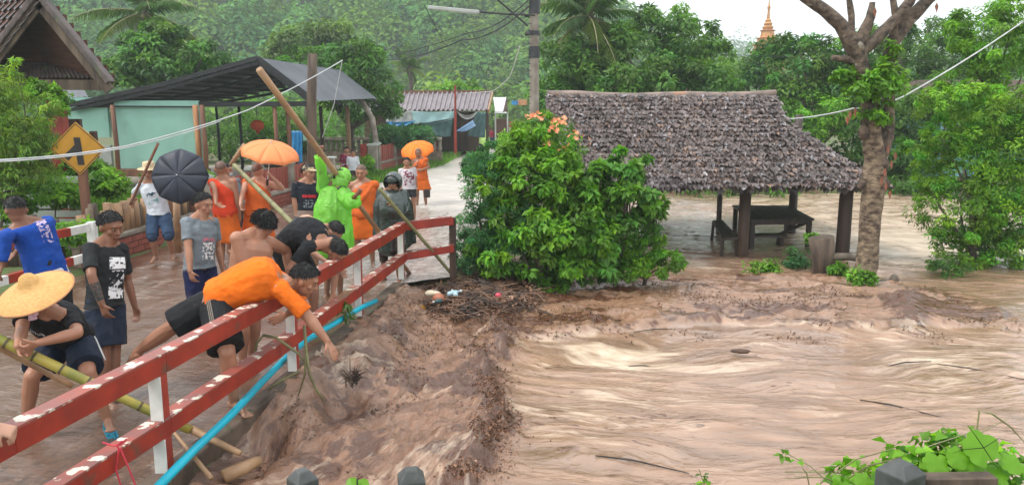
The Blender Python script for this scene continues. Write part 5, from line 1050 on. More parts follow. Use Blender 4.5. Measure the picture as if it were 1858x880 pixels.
T = thing('small_plant', 'tip of a small bright green leaf at the bottom edge between two concrete posts', 'plant', at(648, 880, 2.6)); lobed_leaf('leaf', at(640, 878, 2.6), .03, R(40), 'lime', T, 3); lobed_leaf('leaf', at(660, 880, 2.6), .026, R(50), 'lime', T, 3, 2); Geo().tube([at(648, 900, 2.6), at(648, 868, 2.6)], .003, 5).part('stem', M['metal_dark'], T)
T = thing('small_plant', 'thin creeper tendril reaching over the water at bottom centre right', 'plant', at(1280, 880, 2.8)); foliage_obj('leaves', T, pxlobes(2.8, [(1275, 872, 12, 8), (1425, 822, 8, 6), (1450, 835, 10, 6)]), 36, .03, .018, 'lime', 10, .4, .2); Geo().tube([at(1285, 900, 2.8), at(1268, 850, 2.8)], .0015, 4).tube([at(1520, 890, 2.8), at(1470, 845, 2.8), at(1420, 818, 2.8)], .0018, 4).part('stem', M['bamboo_olive'], T)
for P in ([(1785, 812), (1770, 790), (1755, 770)], [(1785, 812), (1812, 795), (1835, 800)], [(1785, 812), (1750, 815), (1728, 822)], [(1785, 812), (1800, 835), (1812, 850)]): Geo().tube([at(a, b, 2.63) for a, b in P], [.0016, .0012, .0006], 4).part('leaf_vein', LM['grass'], T)
# concrete balustrade posts in the foreground
def fpost(px, py, w, Y, label, rot=0.2):
    p = at(px, py, Y); T = thing('concrete_post', label, 'post', (p[0], Y, -.2)); h = w / 2; g = Geo(); cr, sr_ = math.cos(rot), math.sin(rot); V = []
    for z, k in ((-.25, 1), (p[2] - .035, 1), (p[2], .45)):
        for a, b in ((-1, -1), (1, -1), (1, 1), (-1, 1)): V.append((p[0] + (a * cr - b * sr_) * h * k, Y + (a * sr_ + b * cr) * h * k, z))
    g.add(V, [(0, 1, 5, 4), (1, 2, 6, 5), (2, 3, 7, 6), (3, 0, 4, 7), (4, 5, 9, 8), (5, 6, 10, 9), (6, 7, 11, 10), (7, 4, 8, 11), (8, 9, 10, 11), (3, 2, 1, 0)]); g.part('shaft', M['concrete_grey'], T, bevel=.004); return T
fpost(746, 850, .095, 2.6, 'square grey concrete post top at the bottom edge, middle of the three'); fpost(548, 852, .09, 2.75, 'grey concrete post top at the bottom edge left of the middle one', .75); fpost(1636, 838, .12, 2.6, 'dark grey post top with sloping edges under the creeper at lower right', .5)
tag(Geo().beam(at(1672, 871, 2.62), at(1752, 869, 2.62) + (0.1, 0, 0), .06, .035).part('board', M['wood_old'], None, bevel=.003), 'short brown wooden board right of the creeper covered post', 'board')

# ------------------------------------------------------------ utility pole and wires
T = thing('utility_pole', 'concrete utility pole with black bands left of the thatched roof', 'utility pole', (at(969, 300, 22.5)[0], 22.5, 0)); px0 = float(at(969, 200, 22.5)[0])
Geo().tube([(px0 + .02, 22.5, -.1), (px0, 22.5, 4), (px0 - .03, 22.5, 8.6)], [.15, .13, .1], 8).part('shaft', M['concrete'], T)
for py, h in ((95, .32), (8, .5), (60, .12)): z = float(at(968, py, 22.4)[2]); Geo().tube([(px0, 22.5, z - h / 2), (px0, 22.5, z + h / 2)], .155, 8).part('band', M['metal_dark'], T)
z = float(at(968, 28, 22.3)[2]); Geo().tube([(px0, 22.3, z), at(915, 26, 22.3), at(868, 22, 22.3)], .03, 6).part('lamp_arm', M['metal_dark'], T)
Geo().tube([at(958, 48, 22.3), at(905, 2, 22.3), at(880, -20, 22.3)], .03, 6).part('stay', M['metal_dark'], T)
l = Geo().beam(at(870, 23, 22.3), at(777, 14, 22.3), .16, .10).part('lamp_housing', M['grey_render'], T, bevel=.02); Geo().beam(at(866, 25, 22.3), at(781, 16, 22.3), .09, .05).part('diffuser', M['white_paint'], l)
for py in range(20, 205, 12): Geo().box((px0 - .14, 22.4, float(at(968, py, 22.4)[2])), (.1, .02, .02)).part('step', M['metal_dark'], T)
for z_ in (4.6, 5.1, 5.6, 6.1): Geo().tube([(px0 - .15, 22.35, z_), (px0 - .27, 22.35, z_)], .05, 6).part('insulator', M['metal_dark'], T)
Geo().box((px0, 22.4, 5.8), (.9, .08, .08)).part('crossarm', M['metal_dark'], T)
def wire(name, label, pts, r, mk, sag=0, cat='wire'):
    P = []
    for a, b in zip(pts[:-1], pts[1:]):
        a, b = np.array(a), np.array(b)
        for i in range(10): t = i / 10; P.append(a + (b - a) * t - np.array([0, 0, sag * 4 * t * (1 - t)]))
    P.append(np.array(pts[-1])); return tag(Geo().tube(P, r, 5).part(name, M[mk], None), label, cat)
wire('cable', 'thick black cable sagging from the utility pole down to the left', [at(960, 12, 22.4), at(840, 72, 30), at(690, 108, 44)], .025, 'wire', .25)
wire('cable', 'second black cable close above the thick one', [at(958, 2, 22.4), at(850, 60, 30), at(640, 110, 44)], .018, 'wire', .2)
wire('cable', 'thin wire falling steeply left of the street lamp arm', [at(770, 10, 22.5), at(806, 80, 30), at(860, 100, 40)], .012, 'wire', 0)
wire('cable', 'pale drooping wire hanging between the utility pole and the small white roof', [at(943, 85, 24), at(925, 140, 30), at(893, 166, 38), at(800, 170, 50)], .018, 'rope', .05)
wire('rope', 'long white cord running from the left edge up past the timber post', [at(-8, 291, 9.5), at(230, 265, 11.5), at(450, 200, 15), at(621, 110, 18.5)], .012, 'rope', .03, 'rope')
wire('rope', 'second white cord just under the first across the yellow sign', [at(-8, 294, 9.4), at(230, 268, 11.4), at(400, 220, 14)], .008, 'rope', .03, 'rope')
wire('rope', 'white cord dropping from the peak of the long cord to the timber post', [at(621, 110, 18.5), at(606, 190, 19), at(585, 250, 20)], .010, 'rope', 0, 'rope')
wire('rope', 'white cord from the thatched roof past the forked tree to the upper right', [at(1406, 217, 17.2), at(1550, 197, 13.5), at(1640, 175, 14.5), at(1870, 30, 17)], .014, 'rope', .05, 'rope')
wire('cable', 'horizontal wire in front of the trees at upper right', [at(1300, 98, 26), at(1720, 112, 27)], .008, 'wire', .05)

# ------------------------------------------------------------ pipe, poles, branches, flotsam
T = tag(Geo().tube([at(270, 900, 4.45), at(350, 818, 5.0), at(420, 752, 5.7), at(478, 690, 6.5), at(520, 648, 7.1), at(556, 617, 7.5), at(610, 585, 8.1), at(655, 558, 8.7), at(682, 546, 9.1)], .031, 12).part('blue_pipe', M['blue_pipe'], None, True), 'bright turquoise plastic pipe lying along the outside of the railing', 'pipe')
def bamboo(name, label, a, b, r0, r1, mk, nodes=9, cat='bamboo pole', bend=.0, tip=None):
    a, b = np.array(a), np.array(b); T = thing(name, label, cat, a); P = [a + (b - a) * t + np.array([0, 0, bend * math.sin(math.pi * t)]) for t in np.linspace(0, 1, 12)]; Geo().tube(P, list(np.linspace(r0, r1, 12)), 9, jit=.03).part('cane', M[mk], T, True)
    for k in range(1, nodes): t = k / nodes; p = a + (b - a) * t + np.array([0, 0, bend * math.sin(math.pi * t)]); d = nz(b - a); r = r0 + (r1 - r0) * t; Geo().tube([p - d * .008, p + d * .008], r * 1.1, 9).part('joint', M['node' if mk == 'bamboo_green' else mk], T)
    return T
bamboo('bamboo_pole', 'thick green and yellow bamboo pole held low by the man in the conical hat', at(-40, 598, 5.15), at(345, 780, 5.45), .038, .033, 'bamboo_green', 8)
bamboo('wooden_stake', 'brown split end of a pole poking out below the railing beside the pipe', at(325, 768, 5.5), at(436, 822, 5.35), .032, .022, 'bamboo_tan', 2, 'stake')
bamboo('thin_stick', 'thin brown stick leaning below the railing over the deck edge', at(314, 782, 5.2), at(384, 868, 4.95), .012, .018, 'bamboo_tan', 3, 'stick')
bamboo('thin_stick', 'second thinner brown pole under the green bamboo at the left edge', at(-40, 610, 5.2), at(130, 700, 5.5), .022, .02, 'bamboo_tan', 4, 'stick')
PA, PB = at(470, 126, 8.9), at(746, 500, 11.75); bamboo('bamboo_pole', 'long tan bamboo pole slanting across from the raincoat man to the railing', PA, PB, .040, .03, 'bamboo_tan', 11)
QA, QB = at(688, 342, 10.55), at(822, 500, 11.6); bamboo('bamboo_pole', 'green bamboo pole held by the man in the black poncho', QA, QB, .026, .024, 'bamboo_olive', 8)
bamboo('bamboo_pole', 'olive bamboo pole leaning behind the shirtless man towards the orange umbrella', at(425, 300, 12.1), at(535, 410, 10.2), .035, .035, 'bamboo_olive', 6)
bamboo('wooden_stick', 'tan stake leaning beside the monk in the red robe', at(444, 262, 13), at(418, 300, 13), .035, .035, 'bamboo_tan', 3, 'stick')
bamboo('wooden_stick', 'reddish walking stick held upright by the man in the straw hat', at(287, 260, 12.15), at(236, 372, 12.2), .022, .022, 'wood_brown', 3, 'stick')
T = tag(Geo().tube([at(322, 458, 13.1), at(321, 410, 13.1), at(320, 360, 13.1)], [.07, .065, .06], 8, jit=.1).part('log_post', M['bamboo_tan'], None, True), 'upright tan log post just under the black umbrella', 'post')
T = thing('bare_branch', 'pale bare forked branch snagged on the railing above the mud', 'branch', at(555, 640, 6.6))
for P in ([(478, 608), (500, 612), (540, 640), (552, 655)], [(552, 590), (556, 640), (553, 680), (541, 718)], [(556, 640), (562, 680), (573, 705), (588, 728)], [(478, 608), (466, 622), (462, 645)], [(540, 675), (510, 690), (487, 706)]): Geo().tube([at(a, b, 6.45) for a, b in P], [.013, .012, .010, .006][:len(P)], 6, jit=.2).part('twig', M['bamboo_olive'], T, True)
T = thing('leaf_tuft', 'olive tuft of leaves caught on the lower rail', 'leaves', at(628, 560, 8.3)); foliage_obj('leaves', T, pxlobes(8.25, [(628, 556, 7, 10), (630, 572, 8, 10), (624, 545, 5, 5)]), 60, .09, .03, 'olive', 10, .5, .1, down=1.5); Geo().tube([at(625, 538, 8.3), at(630, 575, 8.25)], .006, 5).part('stem', M['bamboo_olive'], T)
M['ribbon'] = mat('pink_red_ribbon', (.62, .04, .07), None, .5, 5, bump=0)
T = thing('red_string', 'bright red string tied round the lower rail in the foreground', 'string', at(218, 805, 4.4)); yy = 4.36
for P in ([(222, 800), (212, 808), (218, 818)], [(186, 802), (205, 808), (218, 806), (230, 796)], [(218, 812), (232, 845), (248, 885)], [(216, 815), (210, 850), (222, 890)]): Geo().tube([at(a, b, yy) for a, b in P], .006, 5).part('strand', M['ribbon'], T)
# debris heap
def debris(name, label, region, n, L, r):
    V_, F_, C_ = [], [], []; o_ = 0; g = Geo()
    for _ in range(n):
        x, y, z = region(); a = random.uniform(0, 6.28); l = L * random.uniform(.3, 1.3) * random.choice([.5, 1, 1]); e = random.uniform(-.25, .45); d = np.array([math.cos(a) * math.cos(e), math.sin(a) * math.cos(e), math.sin(e)]); m_ = np.array([x, y, z]) + rng.normal(size=3) * .02; g.tube([np.array([x, y, z]) - d * l / 2, m_, np.array([x, y, z]) + d * l / 2], [r, r * .8, r * .5], 4, cap=False)
    me = g.mesh(name, M['debris']); tag(link(bpy.data.objects.new(name, me)), label, 'debris', kind='stuff')
M['debris'] = mat('wet_brown_twigs', (.20, .105, .06), (.045, .026, .018), .6, 3, bump=.3, contrast=(.4, .6))
rz = lambda x, y: float(max(gz(x, y), WZ + .05))
def reg_pile():
    while True:
        px, py = random.gauss(848, 68), random.gauss(524, 21)
        if 722 < px < 985 and 478 < py < 580: p = gp(px, py, -.12 - .1 * abs(px - 862) / 100 + random.uniform(-.04, .1)); return p
debris('debris_heap', 'tangled heap of brown twigs at the end of the railing', reg_pile, 1900, .42, .009)
def reg_pile2():
    while True:
        px, py = random.gauss(845, 66), random.gauss(524, 23)
        if 725 < px < 980 and 480 < py < 575: return gp(px, py, -.14 + random.uniform(-.04, .04))
P = np.array([reg_pile2() for _ in range(2600)]); n = len(P); V, FC, CC = leaves(P, rdir(n) * .5 + np.array([0, 0, 1.]), rdir(n), rng.uniform(.04, .13, n), rng.uniform(.02, .07, n), .2, np.array([.16, .085, .05]) * rng.uniform(.3, 2.2, (n, 1)), .2)
M['litter'] = mat('dead_leaf_litter', (1, 1, 1), (.7, .7, .7), .5, 10, bump=.2, vcol=True); tag(link(bpy.data.objects.new('leaf_litter', np_mesh('leaf_litter', V, FC, M['litter'], False, CC))), 'wet brown dead leaves mixed through the debris heap', 'dead leaves', kind='stuff')
def reg_front():
    y = random.uniform(6, 11); x = float(front_x(np.array([y]))[0]) + random.gauss(.0, .05); return np.array([x, y, -.2 + random.uniform(-.02, .08)])
def reg_churn():
    while True:
        y = random.uniform(5.6, 11.5); x = random.uniform(float(Rx(y)) + .2, .0)
        if vn(np.array([x * 1.6]), np.array([y * 1.6]), 77)[0] > .55: return np.array([x, y, -.27 + random.uniform(-.03, .05)])
debris('floating_twigs', 'short dark twigs scattered over the churned mud', reg_churn, 700, .10, .0035)
def water_litter():
    P, C, Sz = [], [], []
    while len(P) < 11000:
        q = random.random(); y = random.uniform(5.4, 12.2)
        if q < .38: x = float(front_x(np.array([y]))[0]) + random.gauss(.0, .07) + .12 * (random.random() < .25) * random.gauss(0, 1)
        elif q < .72: x = random.uniform(float(Rx(y)) + .15, .1)
        else: y = random.uniform(9.2, 12.6); x = random.uniform(-.2, 6.8)
        k = float(fbm(np.array([x * 1.7]), np.array([y * 1.9]), 3, 90)[0])
        if q >= .38 and k < .53 or q < .38 and float(fbm(np.array([x * 2.5]), np.array([y * 2.2]), 2, 93)[0]) < .5: continue
        if q >= .72 and k < .58: continue
        P.append((x, y)); Sz.append(random.uniform(.5, 1.5) * (.8 if q < .72 else 1)); C.append([.25, .125, .07] if q < .38 else [.18, .105, .07])
    P = np.array(P); z = river_fields(P[:, 0], P[:, 1])[0]; n = len(P); C = np.array(C) * rng.uniform(.4, 1.7, (n, 1)); Sz = np.array(Sz)
    N0 = rdir(n) * .9 + np.array([0, 0, .9]); D = rdir(n) + np.array([-.5, -.8, .1]); V, FC, CC = leaves(np.c_[P, z + rng.uniform(-.004, .012, n)], N0, D, .034 * Sz, .018 * Sz, .35, C, .2)
    tag(link(bpy.data.objects.new('mud_clods', np_mesh('mud_clods', V, FC, M['litter'], False, CC))), 'small rusty brown clods and leaf scraps riding on the churned mud', 'mud clods', kind='stuff')
water_litter()
M['bottle'] = mat('clear_blue_plastic', (.45, .6, .66), (.35, .5, .58), .15, 5, bump=0); M['ballred'] = mat('faded_orange_plastic', (.45, .16, .09), (.33, .11, .06), .5, 6, bump=.2); M['foam'] = mat('cream_foam', (.75, .66, .5), (.6, .5, .36), .7, 9, bump=.4); M['can'] = mat('pink_red_plastic', (.7, .08, .12), None, .4, 5, bump=0); M['stone'] = mat('pale_stone', (.55, .42, .3), (.4, .28, .2), .7, 6, bump=.4)
def bottle(px, py, label, ang, mk='bottle', s=1):
    p = gp(px, py, .0); d = np.array([math.cos(ang), math.sin(ang), .1]); T = thing('plastic_bottle', label, 'bottle', p); Geo().tube([p, p + d * .02 * s, p + d * .13 * s, p + d * .17 * s, p + d * .2 * s], [.02 * s, .034 * s, .034 * s, .014 * s, .014 * s], 10).part('body', M[mk], T, True); Geo().tube([p + d * .2 * s, p + d * .222 * s], .017 * s, 8).part('bottle_cap', M['white_paint'], T)
bottle(812, 534, 'clear bluish plastic bottle right of the orange ball in the debris', .6); bottle(828, 536, 'second clear plastic bottle lying end on in the debris', 1.9); bottle(802, 545, 'small dark bottle with white cap below the orange ball', -2.2, 'tarp_dark', .8)
tag(Geo().ball(gp(796, 541, .0), (.085, .085, .07), nu=14, nv=10).part('ball', M['ballred'], None, True), 'dented faded orange ball in the debris heap', 'ball')
def rock(name, label, c, r, mk, cat, seed=0, nu=16):
    g = Geo().ball(c, r, nu=nu, nv=nu * 2 // 3); c = np.array(c); V = np.array(g.v); d = V - c; k = 1 + .35 * (fbm(d[:, 0] / max(r) * 1.3 + seed, d[:, 1] / max(r) * 1.3 + d[:, 2] / max(r), 3, 5) - .5) * 2; g.v = [tuple(c + d[i] * k[i]) for i in range(len(V))]; return tag(g.part(name, M[mk], None, True), label, cat)
rock('stone', 'smooth pale tan stone in the mud beside the debris heap', gp(728, 558, -.10), (.14, .1, .07), 'stone', 'stone'); rock('foam_block', 'broken cream coloured foam slab in the debris', gp(785, 532, .02), (.11, .06, .04), 'foam', 'foam', 3)
tag(Geo().ball(gp(904, 536, -.02), (.045, .04, .04)).part('cup', M['can'], None, True), 'small bright pink red plastic cup in the debris', 'cup')
tag(Geo().tube([gp(762, 556, -.1), gp(768, 560, -.1)], [.04, .03], 8).part('food_tub', M['sign_yellow'], None), 'small yellow and white tub on the mud below the debris', 'tub')
rock('driftwood_lump', 'brown wooden lump breaking the surface of the fast stream', gp(1345, 637, WZ + .06), (.12, .05, .03), 'wood_dark', 'driftwood', 7)
tag(Geo().tube([gp(405, 865, -.12), gp(440, 850, -.10), gp(468, 836, -.14)], [.05, .055, .04], 9, jit=.1).part('driftwood', M['bamboo_tan'], None, True), 'broken tan log end half sunk in mud at bottom left', 'driftwood')
T = thing('root_clump', 'dark spiky clump of roots at the fingertips of the reaching man', 'roots', gp(640, 695, -.2)); c = gp(641, 692, .0)
for k in range(46): a = random.uniform(0, 6.28); d = np.array([math.cos(a), math.sin(a), random.uniform(.2, 1.2)]); l = random.uniform(.08, .2); Geo().tube([c + rng.normal(size=3) * .03, c + d * l * .6 + (0, 0, .02), c + d * l + rng.normal(size=3) * .02 - (0, 0, .02)], [.007, .005, .001], 4).part('root', M['wood_old'], T)
for i, (x0, x1, lab, y0, y1) in enumerate([(1140, 1205, 'thin dark stick floating left of the driftwood lump', 664, 668), (1610, 1690, 'dark stick floating at right in the stream', 664, 655), (1700, 1858, 'long dark floating branch at the right edge', 660, 688), (1560, 1710, 'dark stick pointing down stream below the right ridge', 725, 757), (1080, 1250, 'long brown stick floating near the bottom centre', 826, 858), (1150, 1240, 'brown stick just above the cream foam', 602, 596)]):
    a, b = gp(x0, y0, WZ + .015), gp(x1, y1, WZ + .015); Geo_ = Geo().tube([a, a * .6 + b * .4 + (0, .03, .01), b], [.004, .008, .003], 6, jit=.2); tag(Geo_.part('floating_stick', M['wood_wet'], None, True), lab, 'stick')
# distant yellow black umbrella, motorbike basket
def umbrella(name, label, apex, axis, r, mk, n=8, depth=.3, shaft=.8, hand=None, group=None, tips=True):
    apex = np.array(apex, float); ax = nz(axis); T = thing(name, label, 'umbrella', apex, group); x = nz(np.cross(ax, (0, 0, 1) if abs(ax[2]) < .9 else (0, 1, 0))); y = np.cross(ax, x)
    for k in range(n):
        g = Geo(); P = []; m = 6; q = 4
        for j in range(m + 1):
            t = j / m; rad = r * math.sin(t * 1.25) / math.sin(1.25); dp = r * depth * (1 - math.cos(t * 1.25)) / (1 - math.cos(1.25))
            for i in range(q + 1):
                a = 2 * math.pi * (k + i / q) / n; inn = 1 - .06 * math.sin(math.pi * i / q) * t; P.append(apex + (x * math.cos(a) + y * math.sin(a)) * rad * inn - ax * (dp - .02 * math.sin(math.pi * i / q) * t * r * 2))
        g.sheet(P, q, m); g.part('panel', M[mk[k % len(mk)]], T, True, solid=.004)
        g = Geo(); a = 2 * math.pi * k / n; g.tube([apex + (x * math.cos(a) + y * math.sin(a)) * r * math.sin(t * 1.25) / math.sin(1.25) - ax * (.006 + r * depth * (1 - math.cos(t * 1.25)) / (1 - math.cos(1.25))) for t in np.linspace(0, 1, 6)], .003, 4); g.part('rib', M['metal_dark'], T)
    Geo().tube([apex + ax * .05, apex - ax * shaft], .009, 6).part('shaft', M['rope'], T); Geo().tube([apex - ax * shaft, apex - ax * (shaft + .1)], .018, 8).part('handle', M['sign_black'], T)
    return T
M['umb_black'] = mat('dark_slate_umbrella_cloth', (.022, .028, .048), (.014, .018, .032), .55, 5, bump=.1); M['umb_peach'] = leafmat('peach_umbrella_cloth', (.9, .40, .17), .4, .6); M['umb_orange'] = leafmat('orange_umbrella_cloth', (.9, .33, .05), .45, .6); M['umb_yellow'] = mat('yellow_umbrella_cloth', (.75, .6, .02), None, .5, 5, bump=0)
for k_ in ('umb_peach', 'umb_orange'):
    for nd in M[k_].node_tree.nodes:
        if nd.type == 'ATTRIBUTE':
            for l_ in list(nd.outputs['Color'].links): s_ = l_.to_socket; M[k_].node_tree.links.remove(l_); s_.default_value = (1, 1, 1, 1)
umbrella('umbrella', 'open dark slate umbrella turned towards the viewer beside the man in the straw hat', at(322, 318, 11.75), (.12, -.95, .22), .43, ['umb_black'], depth=.32)
umbrella('umbrella', 'open peach orange umbrella tilted above the monk seen from behind', at(492, 260, 12.3), (.22, -.25, .95), .47, ['umb_peach'], depth=.42, shaft=.62)
umbrella('umbrella', 'bright orange umbrella behind the head of the farthest monk', at(755, 262, 20.7), (-.1, -.45, .85), .46, ['umb_orange'], depth=.45, shaft=.75)
umbrella('umbrella', 'yellow and black panelled umbrella lying open on the far verge', at(843, 240, 44) + (0, 0, .1), (-.35, -.6, .7), .62, ['umb_yellow', 'umb_black'], depth=.35, shaft=.7)
# ------------------------------------------------------------ people
def skinmat(name, c, mud=.45): return mat(name, c, tuple(a * .82 for a in c), .42, 7, bump=.12, bscale=60, dist=.004, mud=mud, spec=.4, sub=.08)
SK = dict(tan=skinmat('tan_skin', (.40, .19, .115)), brown=skinmat('brown_skin', (.24, .105, .06)), light=skinmat('light_skin', (.52, .28, .19)), olive=skinmat('olive_brown_skin', (.32, .15, .085)), red=skinmat('muddy_skin', (.33, .13, .075), .9))
M['hair'] = mat('black_hair', (.012, .010, .010), (.006, .005, .005), .4, 60, (1, 1, .3), .6, dist=.006, spec=.5)
M['stubble'] = mat('shaved_scalp', (.15, .085, .06), (.11, .06, .045), .6, 60, bump=.2, dist=.002)
M['eye_white'] = mat('eye_white', (.3, .26, .22), None, .2, 5, bump=0); M['iris'] = mat('dark_iris', (.015, .008, .006), None, .15, 5, bump=0); M['lips'] = mat('lips', (.27, .09, .075), None, .45, 20, bump=.1)
def ik(P, px, py, L, s, cx=None):
    d = nz(ray(px, py)); w = P - CAM; b = d @ w; disc = L * L - (w @ w - b * b)
    if disc < 0 or s == 0:
        q = CAM + d * b; v = q - P; return P + v / max(np.linalg.norm(v), 1e-6) * L if disc < 0 else q
    return CAM + d * (b + s * math.sqrt(disc))
def remesh(o, vox, sm=3, disp=0, dsz=.06):
    m = o.modifiers.new('remesh', 'REMESH'); m.mode = 'VOXEL'; m.voxel_size = vox; m.use_smooth_shade = True
    if disp:
        t = bpy.data.textures.get('folds_%g' % dsz) or bpy.data.textures.new('folds_%g' % dsz, 'CLOUDS'); t.noise_scale = dsz; t.noise_depth = 2
        d = o.modifiers.new('folds', 'DISPLACE'); d.texture = t; d.strength = disp; d.mid_level = .5; d.texture_coords = 'GLOBAL'
    if sm: q = o.modifiers.new('smooth', 'SMOOTH'); q.factor = .5; q.iterations = sm
    return o
PEOPLE = {}
def person(label, D, f, pel, neck, head, hf=None, hp=10, RA=None, LA=None, RL=None, LL=None, H=1.68, w=1.0, skin='tan', hair='short', vox=.011, group=None, chest=None, curl=.35, ground=0.0, roll=0, hvec=None, belly=1.0, sink=.03, arms_behind=False, handn=None, noface=False, footdir=None, shtw=0):
    ground = ground - sink; k = H / 1.7; hf = f if hf is None else hf; a = R(f)
    F0 = np.array([math.sin(a), -math.cos(a), 0]); R0 = np.cross(F0, (0, 0, 1.))
    pelvis = at(*pel, D); nk = ik(pelvis, neck[0], neck[1], .50 * k, neck[2]); U = nz(nk - pelvis)
    a2 = R(f + shtw); R1 = np.cross((math.sin(a2), -math.cos(a2), 0), (0, 0, 1.)); Rs = nz(R1 - U * (R1 @ U)); Rs = nz(Rs + np.array([0, 0, math.sin(R(roll))])); Fv = np.cross(U, Rs)
    hc = ik(nk, head[0], head[1], .152 * k, head[2])
    T = thing('person', label, 'person', (pelvis[0], pelvis[1], ground), group)
    sh = {s: nk - U * .045 * k + Rs * s * .175 * k * w for s in (1, -1)}; hip = {s: pelvis - np.array([0, 0, .03]) * k - U * .01 + R0 * s * .09 * k for s in (1, -1)}
    J = dict(pel=pelvis, neck=nk, head=hc, U=U, Rs=Rs, Fv=Fv, sh=sh, hip=hip, k=k, w=w, T=T, F0=F0, R0=R0, vox=vox, kn={}, an={}, el={}, wr={}, hd={})
    B = Geo(); mid = (pelvis + nk) / 2 if chest is None else at(chest[0], chest[1], (pelvis[1] + nk[1]) / 2 + chest[2])
    def tp(t):   # curved spine
        return (1 - t) ** 2 * pelvis + 2 * t * (1 - t) * (2 * mid - (pelvis + nk) / 2) + t * t * nk
    J['tp'] = tp
    ts = [-.12, .0, .15, .35, .55, .75, .88, .97]; aw = [.10, .155, .148, .145, .165, .178, .150, .07]; ad = [.08, .105, .10 * belly, .102 * belly, .115, .11, .085, .055]
    J['sec'] = (ts, aw, ad)
    C = [tp(t) for t in ts]; B.rings(C, [Rs if t > .3 else nz(Rs * (t + .1) + R0 * (.4 - t)) for t in ts], [Fv] * 8, [x * k * w for x in aw], [x * k * (w + .15 if w > 1.05 else w) for x in ad], 16, e=.85)
    J['X'] = [Rs if t > .3 else nz(Rs * (t + .1) + R0 * (.4 - t)) for t in ts]
    B.cap(nk - U * .05 * k, hc - U * .02 * k, .062 * k * w, .054 * k, 10)
    for s in (1, -1): B.cap(nk - U * .02 * k + Rs * s * .05, sh[s], .05 * k * w, .058 * k * w); B.cap(nk + U * .045 * k + Rs * s * .022 * k, sh[s] * .7 + nk * .3, .042 * k * w, .05 * k * w)
    # head
    hz = nz(hc - nk); ah = R(hf); pp = R(hp); hF = np.array([math.sin(ah) * math.cos(pp), -math.cos(ah) * math.cos(pp), -math.sin(pp)]); hR = nz(np.cross(hF, (0, 0, 1.))); hU = np.cross(hR, hF)
    J.update(hF=hF, hR=hR, hU=hU); q = k * 1.12; ax = (hR, hF, hU)
    B.ball(hc + hU * .025 * q - hF * .012 * q, (.076 * q, .093 * q, .092 * q), ax, 16, 12); B.ball(hc - hU * .045 * q + hF * .022 * q, (.058 * q, .062 * q, .066 * q), ax, 14, 10)
    B.ball(hc - hU * .088 * q + hF * .058 * q, (.026 * q, .02 * q, .018 * q), ax); B.cap(hc + hU * .022 * q + hF * .074 * q, hc - hU * .022 * q + hF * .098 * q, .008 * q, .0135 * q, 8); B.ball(hc - hU * .024 * q + hF * .086 * q, (.019 * q, .012 * q, .010 * q), ax, 8, 6)
    B.ball(hc + hU * .034 * q + hF * .074 * q, (.050 * q, .014 * q, .011 * q), ax); B.ball(hc - hU * .055 * q + hF * .078 * q, (.026 * q, .012 * q, .013 * q), ax)
    for s in (1, -1):
        B.ball(hc + hR * s * .079 * q - hF * .008 * q - hU * .004 * q, (.011 * q, .019 * q, .032 * q), ax, 8, 6); B.ball(hc + hR * s * .042 * q + hF * .055 * q - hU * .018 * q, (.022 * q, .02 * q, .02 * q), ax, 8, 6)
    # arms
    for s, arm in ((1, RA), (-1, LA)):
        S0 = sh[s]
        if arm is None: e_ = S0 + nz(np.array([0, 0, -1.]) + Rs * s * .16 - F0 * .05) * .285 * k; w_ = e_ + nz(np.array([0, 0, -1.]) + F0 * .25) * .25 * k; h_ = w_ + nz(np.array([0, 0, -1.]) + F0 * .2) * .1
        else:
            e_ = ik(S0, *arm[0][:2], .285 * k, arm[0][2]); w_ = ik(e_, *arm[1][:2], .255 * k, arm[1][2]); h_ = ik(w_, *arm[2][:2], .10 * k, arm[2][2]) if len(arm) > 2 else w_ + nz(w_ - e_) * .1 * k
        J['el'][s], J['wr'][s], J['hd'][s] = e_, w_, h_
        B.cap(S0, S0 * .4 + e_ * .6, .056 * k * w, .047 * k * w); B.cap(S0 * .4 + e_ * .6, e_, .047 * k * w, .039 * k * w); m_ = e_ * .7 + w_ * .3; B.cap(e_, m_, .039 * k * w, .041 * k * w); B.cap(m_, w_, .041 * k * w, .027 * k)
        hd = nz(h_ - w_); n_ = np.array(handn, float) if handn is not None else nz(Rs * s + .01); n_ = nz(n_ - hd * (n_ @ hd)); sd = np.cross(hd, n_)     # palm normal away from body = back of hand
        if sd @ F0 < 0 and handn is None: sd = -sd
        B.rings([w_, w_ + hd * .03 * k, w_ + hd * .088 * k], [sd] * 3, [n_] * 3, [.027 * k, .036 * k, .042 * k], [.018 * k, .016 * k, .013 * k], 10)
        cu = curl
        for i, (o_, l_) in enumerate(((.032, .068), (.011, .077), (-.010, .073), (-.030, .056))):
            p = w_ + hd * .086 * k + sd * o_ * k; ang = cu * (1 + .12 * i); d1 = hd * math.cos(ang) - n_ * math.sin(ang) + sd * o_ * 2.0 * (1 - min(1, cu)); d1 = nz(d1); p2 = p + d1 * l_ * .5 * k; d2 = nz(hd * math.cos(ang * 2.1) - n_ * math.sin(ang * 2.1) + sd * o_ * 1.5 * (1 - min(1, cu)))
            B.cap(p, p2, .0095 * k, .0088 * k, 8); B.cap(p2, p2 + d2 * l_ * .5 * k, .0088 * k, .0072 * k, 8)
        p = w_ + hd * .025 * k + sd * .028 * k; d1 = nz(hd * .7 + sd * .75 - n_ * .3 * (cu + .3)); p2 = p + d1 * .04 * k; B.cap(p, p2, .013 * k, .0105 * k, 8); B.cap(p2, p2 + nz(hd * .9 + sd * .3 - n_ * (.3 + cu)) * .032 * k, .0105 * k, .008 * k, 8)
